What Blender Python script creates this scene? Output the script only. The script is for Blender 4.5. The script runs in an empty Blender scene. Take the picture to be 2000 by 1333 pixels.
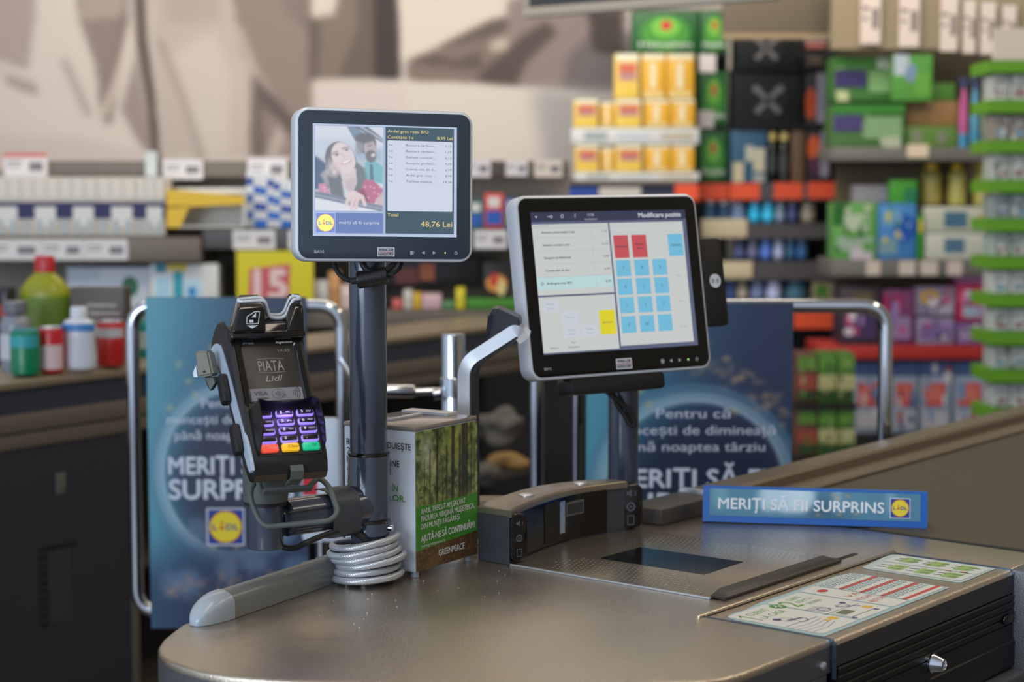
import bpy, bmesh, math, random
import numpy as np
from mathutils import Vector, Matrix, Euler

# ------------------------------------------------------------------ camera, world, lights, exposure
S = bpy.context.scene
COL = S.collection
PI = math.pi
FPX, PCX, PCY, HOR, EYE = 3550.0, 1000.0, 666.5, 358.0, 1.44
PITCH = math.atan((PCY - HOR) / FPX)
cam_data = bpy.data.cameras.new('camera')
cam = bpy.data.objects.new('camera', cam_data)
COL.objects.link(cam)
cam.location = (0, 0, EYE)
cam.rotation_euler = (PI / 2 - PITCH, 0, 0)
cam_data.sensor_width = 36.0
cam_data.lens = FPX / 2000.0 * 36.0
cam_data.clip_start, cam_data.clip_end = 0.05, 100
cam_data.dof.use_dof = True
cam_data.dof.focus_distance = 2.52
cam_data.dof.aperture_fstop = 3.8
S.camera = cam
S.view_settings.view_transform = 'Standard'
S.view_settings.look = 'None'
S.view_settings.gamma = 1.0
S.view_settings.use_curve_mapping = False
S.view_settings.exposure = 0.0
S.cycles.use_denoising = True
S.cycles.max_bounces = 8
S.cycles.caustics_reflective = False
S.cycles.caustics_refractive = False


def lin(c):
    r = []
    for v in c[:3]:
        v = v / 255.0
        r.append(v / 12.92 if v <= 0.04045 else ((v + 0.055) / 1.055) ** 2.4)
    return (r[0], r[1], r[2], 1.0)


# the light of the shop: dim warm hall all round, cool daylight from the glass front behind the camera
W = bpy.data.worlds.new('shop_ambient')
S.world = W
W.use_nodes = True
wn, wl = W.node_tree.nodes, W.node_tree.links
bg = wn['Background']
tc = wn.new('ShaderNodeTexCoord')
dot = wn.new('ShaderNodeVectorMath'); dot.operation = 'DOT_PRODUCT'
dv = Vector((-0.62, -0.72, 0.12)).normalized()
dot.inputs[1].default_value = dv
ramp = wn.new('ShaderNodeValToRGB')
ramp.color_ramp.elements[0].position = 0.0
ramp.color_ramp.elements[0].color = (0.20, 0.175, 0.14, 1)
ramp.color_ramp.elements[1].position = 1.0
ramp.color_ramp.elements[1].color = (0.62, 0.75, 0.95, 1)
e = ramp.color_ramp.elements.new(0.55); e.color = (0.19, 0.17, 0.145, 1)
wl.new(tc.outputs['Generated'], dot.inputs[0])
mr = wn.new('ShaderNodeMapRange')
mr.inputs['From Min'].default_value = -1; mr.inputs['From Max'].default_value = 1
wl.new(dot.outputs['Value'], mr.inputs['Value'])
wl.new(mr.outputs['Result'], ramp.inputs['Fac'])
wl.new(ramp.outputs['Color'], bg.inputs['Color'])
bg.inputs['Strength'].default_value = 1.0


def area_light(name, loc, target, sx, sy, power, color):
    d = bpy.data.lights.new(name, 'AREA')
    d.shape = 'RECTANGLE'; d.size = sx; d.size_y = sy; d.energy = power; d.color = color
    o = bpy.data.objects.new(name, d); COL.objects.link(o)
    o.location = loc
    o.rotation_euler = (Vector(target) - Vector(loc)).to_track_quat('-Z', 'Y').to_euler()
    return o


area_light('shop_window_daylight', (-3.4, -2.2, 2.0), (0.0, 3.0, 1.0), 3.2, 2.2, 135, (0.78, 0.89, 1.0))
area_light('ceiling_lamp_front', (0.3, 1.6, 3.7), (0.3, 1.6, 0), 0.5, 3.0, 26, (1.0, 0.86, 0.68))
area_light('ceiling_lamp_lane', (2.6, 3.6, 3.7), (2.6, 3.6, 0), 0.5, 3.4, 28, (1.0, 0.84, 0.64))
area_light('ceiling_lamp_aisle', (-0.8, 5.6, 3.7), (-0.8, 7.4, 0.6), 4.0, 0.6, 66, (1.0, 0.88, 0.72))
area_light('ceiling_lamp_wall', (-0.5, 7.4, 3.6), (-0.5, 10.0, 1.5), 5.0, 0.6, 96, (1.0, 0.93, 0.85))
area_light('ceiling_lamp_shelves', (2.6, 6.4, 3.6), (2.6, 8.6, 1.0), 2.6, 0.6, 7, (1.0, 0.87, 0.70))

# ------------------------------------------------------------------ camera helpers (where a point of the photograph stands)
CF = Vector((0, math.cos(PITCH), -math.sin(PITCH)))
CU = Vector((0, math.sin(PITCH), math.cos(PITCH)))
CR = Vector((1, 0, 0))
CC = Vector((0, 0, EYE))


def ray(px, py):
    return CF + CR * ((px - PCX) / FPX) - CU * ((py - PCY) / FPX)


def at_z(px, py, z):
    d = ray(px, py)
    return CC + d * ((z - EYE) / d.z)


def at_y(px, py, y):
    d = ray(px, py)
    return CC + d * (y / d.y)


# ------------------------------------------------------------------ materials
MATS = {}


def mat(name, color, rough=0.5, metal=0.0, spec=0.5, emit=0.0, alpha=None, trans=0.0, bump=None, noise=None, coat=0.0, brush=None):
    if name in MATS:
        return MATS[name]
    m = bpy.data.materials.new(name)
    m.use_nodes = True
    n, l = m.node_tree.nodes, m.node_tree.links
    b = n['Principled BSDF']
    c = lin(color)
    b.inputs['Base Color'].default_value = c
    b.inputs['Roughness'].default_value = rough
    b.inputs['Metallic'].default_value = metal
    b.inputs['Specular IOR Level'].default_value = spec
    if coat:
        b.inputs['Coat Weight'].default_value = coat
        b.inputs['Coat Roughness'].default_value = 0.05
    if emit:
        b.inputs['Emission Color'].default_value = c
        b.inputs['Emission Strength'].default_value = emit
    if trans:
        b.inputs['Transmission Weight'].default_value = trans
        b.inputs['IOR'].default_value = 1.3
    if alpha is not None:
        b.inputs['Alpha'].default_value = alpha
    if bump or noise or brush:
        t = n.new('ShaderNodeTexCoord')
    if bump:
        sc, st = bump
        nt = n.new('ShaderNodeTexNoise'); nt.inputs['Scale'].default_value = sc; nt.inputs['Detail'].default_value = 3
        bp = n.new('ShaderNodeBump'); bp.inputs['Strength'].default_value = st; bp.inputs['Distance'].default_value = 0.001
        l.new(t.outputs['Object'], nt.inputs['Vector'])
        l.new(nt.outputs['Fac'], bp.inputs['Height'])
        l.new(bp.outputs['Normal'], b.inputs['Normal'])
    if noise:
        sc, amt = noise
        nt = n.new('ShaderNodeTexNoise'); nt.inputs['Scale'].default_value = sc; nt.inputs['Detail'].default_value = 6
        mx = n.new('ShaderNodeMix'); mx.data_type = 'RGBA'
        mx.inputs['A'].default_value = tuple(v * (1 - amt) for v in c[:3]) + (1,)
        mx.inputs['B'].default_value = tuple(min(1, v * (1 + amt)) for v in c[:3]) + (1,)
        l.new(t.outputs['Object'], nt.inputs['Vector'])
        l.new(nt.outputs['Fac'], mx.inputs['Factor'])
        l.new(mx.outputs['Result'], b.inputs['Base Color'])
    if brush:
        sc = brush
        mp = n.new('ShaderNodeMapping'); mp.inputs['Scale'].default_value = (sc[0], sc[1], sc[2])
        nt = n.new('ShaderNodeTexNoise'); nt.inputs['Scale'].default_value = 1; nt.inputs['Detail'].default_value = 4
        mr_ = n.new('ShaderNodeMapRange'); mr_.inputs['To Min'].default_value = rough * 0.75; mr_.inputs['To Max'].default_value = rough * 1.3
        l.new(t.outputs['Object'], mp.inputs['Vector']); l.new(mp.outputs['Vector'], nt.inputs['Vector'])
        l.new(nt.outputs['Fac'], mr_.inputs['Value']); l.new(mr_.outputs['Result'], b.inputs['Roughness'])
    MATS[name] = m
    return m


def pc(color, rough=0.45, emit=0.0):
    """A plain printed / plastic colour."""
    return mat('print_%d_%d_%d_%d_%d' % (color[0], color[1], color[2], int(rough * 100), int(emit * 100)), color, rough, emit=emit)


def painted(name, emit=0.0, rough=0.5):
    """A print whose colours come from the mesh's own colour attribute."""
    if name in MATS:
        return MATS[name]
    m = bpy.data.materials.new(name); m.use_nodes = True
    n, l = m.node_tree.nodes, m.node_tree.links
    b = n['Principled BSDF']
    a = n.new('ShaderNodeAttribute'); a.attribute_name = 'Col'
    b.inputs['Roughness'].default_value = rough
    if emit:
        b.inputs['Base Color'].default_value = (0.01, 0.01, 0.012, 1)
        l.new(a.outputs['Color'], b.inputs['Emission Color'])
        b.inputs['Emission Strength'].default_value = emit
    else:
        l.new(a.outputs['Color'], b.inputs['Base Color'])
    MATS[name] = m
    return m


# ------------------------------------------------------------------ objects
def rotm(yaw=0, pitch=0, roll=0):
    r = math.radians
    return Matrix.Rotation(r(yaw), 4, 'Z') @ Matrix.Rotation(r(pitch), 4, 'X') @ Matrix.Rotation(r(roll), 4, 'Y')


def tag(o, label=None, cat=None, group=None, kind=None):
    if label: o['label'] = label
    if cat: o['category'] = cat
    if group: o['group'] = group
    if kind: o['kind'] = kind
    return o


def thing(name, label, cat, loc=(0, 0, 0), rot=None, group=None):
    o = bpy.data.objects.new(name, None)
    COL.objects.link(o)
    o.empty_display_size = 0.05
    M = Matrix.Translation(Vector(loc)) @ (rot if rot else Matrix.Identity(4))
    o.matrix_world = M
    return tag(o, label, cat, group)


def obj(name, bm, m, parent=None, smooth=35, loc=None, rot=None):
    me = bpy.data.meshes.new(name)
    bmesh.ops.recalc_face_normals(bm, faces=bm.faces)
    bm.to_mesh(me); bm.free()
    for mm in (m if isinstance(m, (list, tuple)) else [m]):
        me.materials.append(mm)
    if smooth:
        me.polygons.foreach_set('use_smooth', [True] * len(me.polygons))
        me.set_sharp_from_angle(angle=math.radians(smooth))
    o = bpy.data.objects.new(name, me)
    COL.objects.link(o)
    if parent is not None:
        o.parent = parent
    if loc is not None or rot is not None:
        o.matrix_local = Matrix.Translation(Vector(loc or (0, 0, 0))) @ (rot or Matrix.Identity(4))
    return o


def NB():
    return bmesh.new()


def box(bm, x0, x1, y0, y1, z0, z1, M=None, mi=0, bev=0.0):
    vs = [bm.verts.new((x, y, z)) for x in (x0, x1) for y in (y0, y1) for z in (z0, z1)]
    if M is not None:
        for v in vs: v.co = M @ v.co
    F = [(0, 1, 3, 2), (4, 6, 7, 5), (0, 4, 5, 1), (2, 3, 7, 6), (0, 2, 6, 4), (1, 5, 7, 3)]
    fs = [bm.faces.new([vs[i] for i in f]) for f in F]
    for f in fs: f.material_index = mi
    if bev:
        es = list({e_ for f in fs for e_ in f.edges})
        r = bmesh.ops.bevel(bm, geom=es, offset=bev, segments=2, affect='EDGES', profile=0.6)
        for f in r['faces']: f.material_index = mi
    return fs


def loft(bm, loops, cap0=True, cap1=True, closed=True, mi=0):
    rings = [[bm.verts.new(p) for p in lp] for lp in loops]
    n = len(rings[0])
    for a, b in zip(rings[:-1], rings[1:]):
        for i in range(n if closed else n - 1):
            j = (i + 1) % n
            f = bm.faces.new((a[i], a[j], b[j], b[i])); f.material_index = mi
    if cap0:
        f = bm.faces.new(list(reversed(rings[0]))); f.material_index = mi
    if cap1:
        f = bm.faces.new(rings[-1]); f.material_index = mi
    return rings


def rrect(w, h, r, n=6):
    """Rounded rectangle outline, counter-clockwise in (x, z)."""
    r = max(1e-5, min(r, w / 2 - 1e-5, h / 2 - 1e-5))
    pts = []
    for cx, cz, a0 in ((w / 2 - r, h / 2 - r, 0), (-w / 2 + r, h / 2 - r, 90), (-w / 2 + r, -h / 2 + r, 180), (w / 2 - r, -h / 2 + r, 270)):
        for k in range(n + 1):
            a = math.radians(a0 + 90 * k / n)
            pts.append((cx + r * math.cos(a), cz + r * math.sin(a)))
    return pts


def slab(bm, w, h, t, r, e=0.002, y0=0.0, cx=0.0, cz=0.0, n=6, mi=0):
    """Rounded slab facing -y: front face at y0, thickness t, edge rounding e."""
    L = []
    for yy, ins in ((y0, e), (y0 + e * 0.3, e * 0.3), (y0 + e, 0), (y0 + t - e, 0), (y0 + t - e * 0.3, e * 0.3), (y0 + t, e)):
        L.append([(cx + x, yy, cz + z) for x, z in rrect(w - 2 * ins, h - 2 * ins, max(r - ins, 1e-4), n)])
    loft(bm, L, mi=mi)


def plate(bm, x0, x1, z0, z1, y=0.0, mi=0, r=0.0):
    """A thin print facing -y (its own 0.2 mm thickness)."""
    w, h = x1 - x0, z1 - z0
    pts = [(x0, z0), (x1, z0), (x1, z1), (x0, z1)] if not r else [(x0 + w / 2 + a, z0 + h / 2 + b) for a, b in rrect(w, h, r, 4)]
    f = bm.faces.new([bm.verts.new((x, y, z)) for x, z in pts]); f.material_index = mi
    return f


def disc(bm, x, z, r, y=0.0, mi=0, n=24, rz=None):
    f = bm.faces.new([bm.verts.new((x + r * math.cos(2 * PI * k / n), y, z + (rz or r) * math.sin(2 * PI * k / n))) for k in range(n)])
    f.material_index = mi


def ring(bm, x, z, r0, r1, y=0.0, mi=0, n=32, a0=0, a1=360, rz=1.0):
    full = abs(a1 - a0) >= 360
    m = n if full else n + 1
    A = [math.radians(a0 + (a1 - a0) * k / n) for k in range(m)]
    i_ = [bm.verts.new((x + r0 * math.cos(a), y, z + r0 * rz * math.sin(a))) for a in A]
    o_ = [bm.verts.new((x + r1 * math.cos(a), y, z + r1 * rz * math.sin(a))) for a in A]
    for k in range(n):
        j = (k + 1) % m
        f = bm.faces.new((i_[k], o_[k], o_[j], i_[j])); f.material_index = mi


def poly(bm, pts, y=0.0, mi=0):
    f = bm.faces.new([bm.verts.new((x, y, z)) for x, z in pts]); f.material_index = mi


def line2(bm, p, q, w, y=0.0, mi=0):
    d = Vector((q[0] - p[0], q[1] - p[1])); d.normalize()
    n = Vector((-d.y, d.x)) * (w / 2)
    poly(bm, [(p[0] - n.x, p[1] - n.y), (q[0] - n.x, q[1] - n.y), (q[0] + n.x, q[1] + n.y), (p[0] + n.x, p[1] + n.y)], y, mi)


def lathe(bm, prof, n=32, M=None, mi=0, cap=True):
    L = [[(r * math.cos(2 * PI * k / n), r * math.sin(2 * PI * k / n), z) for k in range(n)] for r, z in prof]
    if M is not None:
        L = [[M @ Vector(p) for p in lp] for lp in L]
    loft(bm, L, cap, cap, mi=mi)


def cyl(bm, p, q, r, n=20, r2=None, mi=0, bev=0.0):
    p, q = Vector(p), Vector(q)
    L = (q - p).length
    M = Matrix.Translation(p) @ (q - p).to_track_quat('Z', 'Y').to_matrix().to_4x4()
    r2 = r if r2 is None else r2
    prof = [(r, 0), (r2, L)] if not bev else [(r - bev, 0), (r - bev * .3, bev * .3), (r, bev), (r2, L - bev), (r2 - bev * .3, L - bev * .3), (r2 - bev, L)]
    lathe(bm, prof, n, M, mi)


def smooth_path(P, k=8):
    P = [Vector(p) for p in P]
    if len(P) < 3: return P
    out = []
    for i in range(len(P) - 1):
        p0, p1, p2, p3 = P[max(i - 1, 0)], P[i], P[i + 1], P[min(i + 2, len(P) - 1)]
        for s in range(k):
            t = s / k
            out.append(0.5 * ((2 * p1) + (p2 - p0) * t + (2 * p0 - 5 * p1 + 4 * p2 - p3) * t * t + (3 * p1 - p0 - 3 * p2 + p3) * t ** 3))
    out.append(P[-1])
    return out


def round_path(P, r, k=6, closed=False):
    """Straight runs with corners rounded by radius r."""
    P = [Vector(p) for p in P]
    out = []
    n = len(P)
    for i in range(n):
        if not closed and i in (0, n - 1):
            out.append(P[i]); continue
        a, b, c = P[i - 1], P[i], P[(i + 1) % n]
        u, v = (a - b), (c - b)
        rr = min(r, u.length * 0.48, v.length * 0.48)
        p, q = b + u.normalized() * rr, b + v.normalized() * rr
        for s in range(k + 1):
            t = s / k
            out.append(p * (1 - t) ** 2 + b * 2 * t * (1 - t) + q * t * t)
    return out


def sweep(bm, path, prof, closed=False, up=None, mi=0, scale=None, twist=None):
    """Sweep a closed (a, b) profile along a path."""
    P = [Vector(p) for p in path]
    n = len(P)
    T = []
    for i in range(n):
        a = P[i - 1] if (i > 0 or closed) else P[0]
        b = P[(i + 1) % n] if (i < n - 1 or closed) else P[-1]
        T.append((b - a).normalized())
    N = Vector(up) if up else (Vector((0, 0, 1)) if abs(T[0].z) < 0.9 else Vector((1, 0, 0)))
    L = []
    for i in range(n):
        N = (N if not up else Vector(up))
        N = (N - T[i] * N.dot(T[i])).normalized()
        Bn = T[i].cross(N)
        s = scale[i] if scale else 1.0
        pts = prof
        if twist:
            ca, sa = math.cos(twist * i), math.sin(twist * i)
            pts = [(a * ca - b * sa, a * sa + b * ca) for a, b in prof]
        L.append([P[i] + N * (a * s) + Bn * (b * s) for a, b in pts])
    if closed:
        rings = loft(bm, L, False, False, mi=mi)
        m = len(prof)
        for i in range(m):
            j = (i + 1) % m
            f = bm.faces.new((rings[-1][i], rings[-1][j], rings[0][j], rings[0][i])); f.material_index = mi
    else:
        loft(bm, L, mi=mi)


def smooth_loop(P, k=4):
    """Closed Catmull-Rom through 2-D points."""
    out = []
    n = len(P)
    for i in range(n):
        p0, p1, p2, p3 = (Vector(P[(i + j) % n]) for j in (-1, 0, 1, 2))
        for s in range(k):
            t = s / k
            q = 0.5 * ((2 * p1) + (p2 - p0) * t + (2 * p0 - 5 * p1 + 4 * p2 - p3) * t * t + (3 * p1 - p0 - 3 * p2 + p3) * t ** 3)
            out.append((q.x, q.y))
    return out


def circle(r, n=12):
    return [(r * math.cos(2 * PI * k / n), r * math.sin(2 * PI * k / n)) for k in range(n)]


def tube(bm, path, r, n=12, closed=False, mi=0):
    sweep(bm, path, circle(r, n), closed, mi=mi)


def prism(bm, pts, z0, z1, bev=0.0, mi=0, M=None):
    """Vertical prism over an (x, y) outline, top edge rounded by bev (outline shrunk about its normals)."""
    def inset(P, d):
        n = len(P); out = []
        area = sum(P[i][0] * P[(i + 1) % n][1] - P[(i + 1) % n][0] * P[i][1] for i in range(n))
        sg = 1 if area > 0 else -1
        for i in range(n):
            a, b, c = Vector(P[i - 1]), Vector(P[i]), Vector(P[(i + 1) % n])
            u, v = (b - a).normalized(), (c - b).normalized()
            n1, n2 = Vector((-u.y, u.x)) * sg, Vector((-v.y, v.x)) * sg
            m_ = (n1 + n2)
            m_ = m_ / max(0.3, m_.length_squared / 2) if m_.length > 1e-6 else n1
            out.append((b.x + m_.x * d, b.y + m_.y * d))
        return out
    L = [[(x, y, z0) for x, y in pts]]
    if bev:
        for k in range(5):
            a = PI / 2 * k / 4
            L.append([(x, y, z1 - bev + bev * math.sin(a)) for x, y in inset(pts, bev * (1 - math.cos(a)))])
    else:
        L.append([(x, y, z1) for x, y in pts])
    if M is not None:
        L = [[M @ Vector(p) for p in lp] for lp in L]
    loft(bm, L, mi=mi)


def text(bm, s, x, z, h, y=-0.0004, w=None, align='C', bold=0.0, mi=0, M=None, shear=0.0):
    """Lettering in the x-z plane facing -y. h = cap height, w = fitted width of the line."""
    cu = bpy.data.curves.new('lettering', 'FONT')
    cu.body = s
    cu.size = 1.0
    cu.shear = shear
    cu.resolution_u = 3
    o = bpy.data.objects.new('lettering', cu)
    COL.objects.link(o)
    dg = bpy.context.evaluated_depsgraph_get()
    me = bpy.data.meshes.new_from_object(o.evaluated_get(dg))
    n = len(me.vertices)
    if n:
        co = np.empty(n * 3, np.float32); me.vertices.foreach_get('co', co); co = co.reshape(-1, 3)
        x0, x1 = co[:, 0].min(), co[:, 0].max()
        sz = h / 0.70
        sx = sz if w is None else w / max(1e-6, x1 - x0)
        off = {'C': -(x0 + x1) / 2, 'L': -x0, 'R': -x1}[align]
        new = np.empty_like(co)
        new[:, 0] = x + (co[:, 0] + off) * sx
        new[:, 1] = y
        new[:, 2] = z + co[:, 1] * sz
        b = max(0.0, bold) * sz * 0.9
        for k, (ox, oz) in enumerate(((0, 0),) if b <= 0 else ((-b, 0), (b, 0), (0, b), (0, -b))):
            q = new.copy(); q[:, 0] += ox; q[:, 2] += oz; q[:, 1] -= 0.00008 * k * max(1.0, h / 0.02)
            if M is not None:
                q = np.array([M @ Vector(p) for p in q.tolist()])
            vs = [bm.verts.new(p) for p in q.tolist()]
            for p in me.polygons:
                f = bm.faces.new([vs[i] for i in p.vertices]); f.material_index = mi
    bpy.data.objects.remove(o); bpy.data.curves.remove(cu); bpy.data.meshes.remove(me)


def flat(name, bm, m, parent):
    """Print parts: keep their faces as they are."""
    for f in bm.faces:
        f.normal_update()
        if f.normal.y > 0: f.normal_flip()
    me = bpy.data.meshes.new(name)
    bm.to_mesh(me); bm.free()
    for mm in (m if isinstance(m, (list, tuple)) else [m]):
        me.materials.append(mm)
    o = bpy.data.objects.new(name, me); COL.objects.link(o); o.parent = parent
    return o


# ------------------------------------------------------------------ printed pictures: a small painter that colours a grid mesh
class Picture:
    def __init__(s, w, h, x0, x1, y0, y1, base):
        s.w, s.h = w, h
        s.X, s.Y = np.meshgrid(np.linspace(x0, x1, w), np.linspace(y0, y1, h))   # y grows downwards
        s.px = (x1 - x0) / (w - 1)
        s.A = np.ones((h, w, 3)) * np.array(base, float)[None, None]

    @staticmethod
    def blur(m, k):
        if k < 1: return m
        k = int(k)
        for _ in range(2):
            for ax in (0, 1):
                p = np.pad(m, [(k, k) if a == ax else (0, 0) for a in (0, 1)], mode='edge')
                c = np.cumsum(p, axis=ax)
                c = np.concatenate([np.zeros_like(np.take(c, [0], axis=ax)), c], axis=ax)
                n = 2 * k + 1
                m = (np.take(c, range(n, c.shape[ax]), axis=ax) - np.take(c, range(0, c.shape[ax] - n), axis=ax)) / n
        return m

    def put(s, m, col, a=1.0, soft=0.0):
        if soft: m = s.blur(m.astype(float), max(1, soft / s.px))
        m = (m * a)[..., None]
        s.A = s.A * (1 - m) + np.array(col, float)[None, None] * m

    def poly(s, pts, col, a=1.0, soft=0.0):
        m = np.zeros(s.X.shape, bool)
        n = len(pts)
        for i in range(n):
            xa, ya = pts[i]; xb, yb = pts[(i + 1) % n]
            if ya == yb: continue
            c = ((s.Y < ya) != (s.Y < yb)) & (s.X < (xb - xa) * (s.Y - ya) / (yb - ya) + xa)
            m ^= c
        s.put(m.astype(float), col, a, soft)

    def ell(s, cx, cy, rx, ry, col, a=1.0, soft=0.0, ang=0.0):
        c, q = math.cos(math.radians(ang)), math.sin(math.radians(ang))
        dx, dy = s.X - cx, s.Y - cy
        u, v = (dx * c + dy * q) / rx, (-dx * q + dy * c) / ry
        s.put((u * u + v * v < 1).astype(float), col, a, soft)

    def ringm(s, cx, cy, r, wd, col, a=1.0, ry=None):
        d = np.sqrt((s.X - cx) ** 2 + ((s.Y - cy) * (r / (ry or r))) ** 2)
        s.put(np.exp(-((d - r) / wd) ** 2), col, a)

    def stroke(s, pts, wd, col, a=1.0, soft=0.0):
        m = np.zeros(s.X.shape)
        for (xa, ya), (xb, yb) in zip(pts[:-1], pts[1:]):
            dx, dy = xb - xa, yb - ya
            t = np.clip(((s.X - xa) * dx + (s.Y - ya) * dy) / (dx * dx + dy * dy + 1e-9), 0, 1)
            d = np.hypot(s.X - xa - t * dx, s.Y - ya - t * dy)
            m = np.maximum(m, np.clip(1.5 - d / (wd / 2), 0, 1) if wd > 0 else 0)
        s.put(np.clip(m * 2, 0, 1), col, a, soft)

    def mesh(s, name, x0, x1, z0, z1, m, parent=None, y=0.0, M=None, thick=0.0):
        """The picture as a grid in x-z facing -y, z1 at the top."""
        me = bpy.data.meshes.new(name)
        xs = np.linspace(x0, x1, s.w); zs = np.linspace(z1, z0, s.h)
        XX, ZZ = np.meshgrid(xs, zs)
        co = np.stack([XX, np.full_like(XX, y), ZZ], -1).reshape(-1, 3)
        if M is not None:
            R = np.array(M.to_3x3()); co = co @ R.T + np.array(M.translation)
        idx = np.arange(s.w * s.h).reshape(s.h, s.w)
        q = np.stack([idx[:-1, :-1], idx[1:, :-1], idx[1:, 1:], idx[:-1, 1:]], -1).reshape(-1, 4)
        me.from_pydata(co.tolist(), [], q.tolist())
        a = np.clip(s.A, 0, 255) / 255.0
        a = np.where(a <= 0.04045, a / 12.92, ((a + 0.055) / 1.055) ** 2.4)
        at = me.color_attributes.new('Col', 'FLOAT_COLOR', 'POINT')
        at.data.foreach_set('color', np.concatenate([a.reshape(-1, 3), np.ones((s.w * s.h, 1))], 1).astype(np.float32).ravel())
        me.materials.append(m)
        o = bpy.data.objects.new(name, me); COL.objects.link(o)
        if parent is not None: o.parent = parent
        return o


ORD = ['first', 'second', 'third', 'fourth', 'fifth', 'sixth', 'seventh', 'eighth', 'ninth', 'tenth', 'eleventh', 'twelfth', 'thirteenth', 'fourteenth', 'fifteenth']

# common materials
M_silver = mat('silver_plastic', (232, 237, 244), 0.28, 0.2)
M_black = mat('black_plastic', (26, 25, 25), 0.42, bump=(900, 0.1))
M_gloss = mat('glossy_black_plastic', (12, 12, 13), 0.10, coat=0.3)
M_glass = mat('black_glass', (8, 9, 10), 0.05)
M_slate = mat('slate_paint', (74, 82, 98), 0.2, 0.2, coat=0.6)
M_greygreen = mat('grey_powder_coat', (92, 100, 97), 0.55, 0.1, bump=(1500, 0.25))
M_steel = mat('embossed_steel', (214, 200, 182), 0.2, 0.9, bump=(460, 0.75), noise=(6, 0.05))
M_shaded_steel = mat('shaded_steel', (112, 112, 116), 0.42, 0.6, bump=(460, 0.6))  # the counter steel darkened for upright faces, their shade put into the colour
M_brushed = mat('brushed_steel', (196, 184, 166), 0.24, 0.9, brush=(6, 160, 50))
M_chrome = mat('chrome', (215, 218, 224), 0.12, 1.0)
M_alu = mat('brushed_aluminium', (226, 228, 233), 0.3, 0.85, bump=(700, 0.08))
M_rubber = mat('black_rubber', (22, 22, 24), 0.6)
M_white = mat('white_card', (226, 230, 234), 0.45)
M_ink = mat('dark_ink', (26, 30, 42), 0.6)
# ================================================================== THE ROOM
bm = NB(); box(bm, -7, 9, -2.5, 10.6, -0.05, 0)
tag(obj('floor', bm, mat('floor_tiles', (84, 79, 72), 0.4, noise=(2, 0.08)), smooth=0), kind='structure')
bm = NB(); box(bm, -7, 9, 10.4, 10.6, 0, 4.2)
tag(obj('wall_back', bm, mat('wall_paint', (190, 180, 165), 0.8), smooth=0), kind='structure')
# ================================================================== THE CHECKOUT COUNTER
CZ = 0.88
O = at_z(722, 1135, CZ)
AZ = math.radians(39.0)
E1 = Vector((math.sin(AZ), math.cos(AZ), 0)); E2 = Vector((math.cos(AZ), -math.sin(AZ), 0))
RC = Matrix.Rotation(PI / 2 - AZ, 4, 'Z')           # local x along the counter, local y away from the cashier


def UV(u, v, z=0.0):
    return Vector((O.x, O.y, 0)) + E1 * u + E2 * v + Vector((0, 0, z))


def L3(u, v, z=0.0):
    return Vector((u, -v, z))


counter = thing('checkout_counter', 'long steel topped checkout counter with a rounded near end carrying the poles and scanner', 'checkout counter', (O.x, O.y, 0), RC)
edge = [(-0.310, -0.017), (-0.340, -0.008), (-0.368, 0.009), (-0.402, 0.031), (-0.429, 0.054), (-0.449, 0.080), (-0.463, 0.114), (-0.469, 0.145), (-0.471, 0.180), (-0.463, 0.219), (-0.446, 0.262),
        (-0.420, 0.310), (-0.390, 0.356), (-0.340, 0.425), (-0.285, 0.495), (-0.225, 0.565), (-0.175, 0.620), (-0.145, 0.650), (-0.115, 0.664), (-0.08, 0.669)]
outline = edge + [(0.118, 0.669), (0.118, 0.4835), (0.645, 0.4835), (0.645, 0.673), (0.774, 0.673), (0.774, 0.655), (0.789, 0.10), (0.789, -0.17), (0.03, -0.17), (-0.02, -0.085), (-0.15, -0.052)]
bm = NB(); prism(bm, [(u, -v) for u, v in outline], CZ - 0.009, CZ, 0.005)
obj('worktop', bm, M_steel, counter, 40)
bm = NB(); prism(bm, [(u, -v) for u, v in outline], CZ - 0.042, CZ - 0.009)
obj('edge_band', bm, M_shaded_steel, counter, 40)
bm = NB()
body = [(u * 0.97 + 0.004, v * 0.97 + 0.006) for u, v in edge] + [(0.112, 0.650), (0.112, 0.60), (0.772, 0.60), (0.772, -0.15), (0.04, -0.15), (-0.015, -0.075), (-0.14, -0.045)]
prism(bm, [(u, -v) for u, v in body], 0.0, CZ - 0.042)
obj('cabinet_body', bm, mat('navy_laminate', (34, 40, 58), 0.45), counter, 40)
# apron below the front edge, left of the drawer
bm = NB()
box(bm, -0.09, 0.112, -0.668, -0.652, CZ - 0.115, CZ - 0.043, bev=0.002)
box(bm, 0.03, 0.112, -0.668, -0.652, CZ - 0.24, CZ - 0.114, bev=0.002)
obj('corner_plate', bm, M_shaded_steel, counter, 30)
bm = NB(); box(bm, 0.052, 0.056, -0.6695, -0.66, CZ - 0.2, CZ - 0.075); box(bm, 0.086, 0.088, -0.6695, -0.66, CZ - 0.2, CZ - 0.06)
obj('trim_strip', bm, M_chrome, counter, 0)
for u_, z_ in ((0.098, CZ - 0.030), (0.668, CZ - 0.016), (0.668, CZ - 0.066), (0.668, CZ - 0.135), (0.70, CZ - 0.02)):
    bm = NB(); v_ = 0.670 if u_ < 0.5 else 0.7055
    M = Matrix.Translation(L3(u_, v_, z_)) @ Matrix.Rotation(PI / 2, 4, 'X')
    lathe(bm, [(0.0055, -0.001), (0.0055, 0.0012), (0.004, 0.0026), (0.0015, 0.003)], 16, M)
    obj('screw', bm, M_alu, counter)
# raised bead, and the hairline frame of the till lid
bm = NB(); cyl(bm, L3(0.106, 0.4815, CZ + 0.0005), L3(0.650, 0.4815, CZ + 0.0005), 0.0032, 12, bev=0.002)
obj('bead', bm, M_steel, counter)
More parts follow.
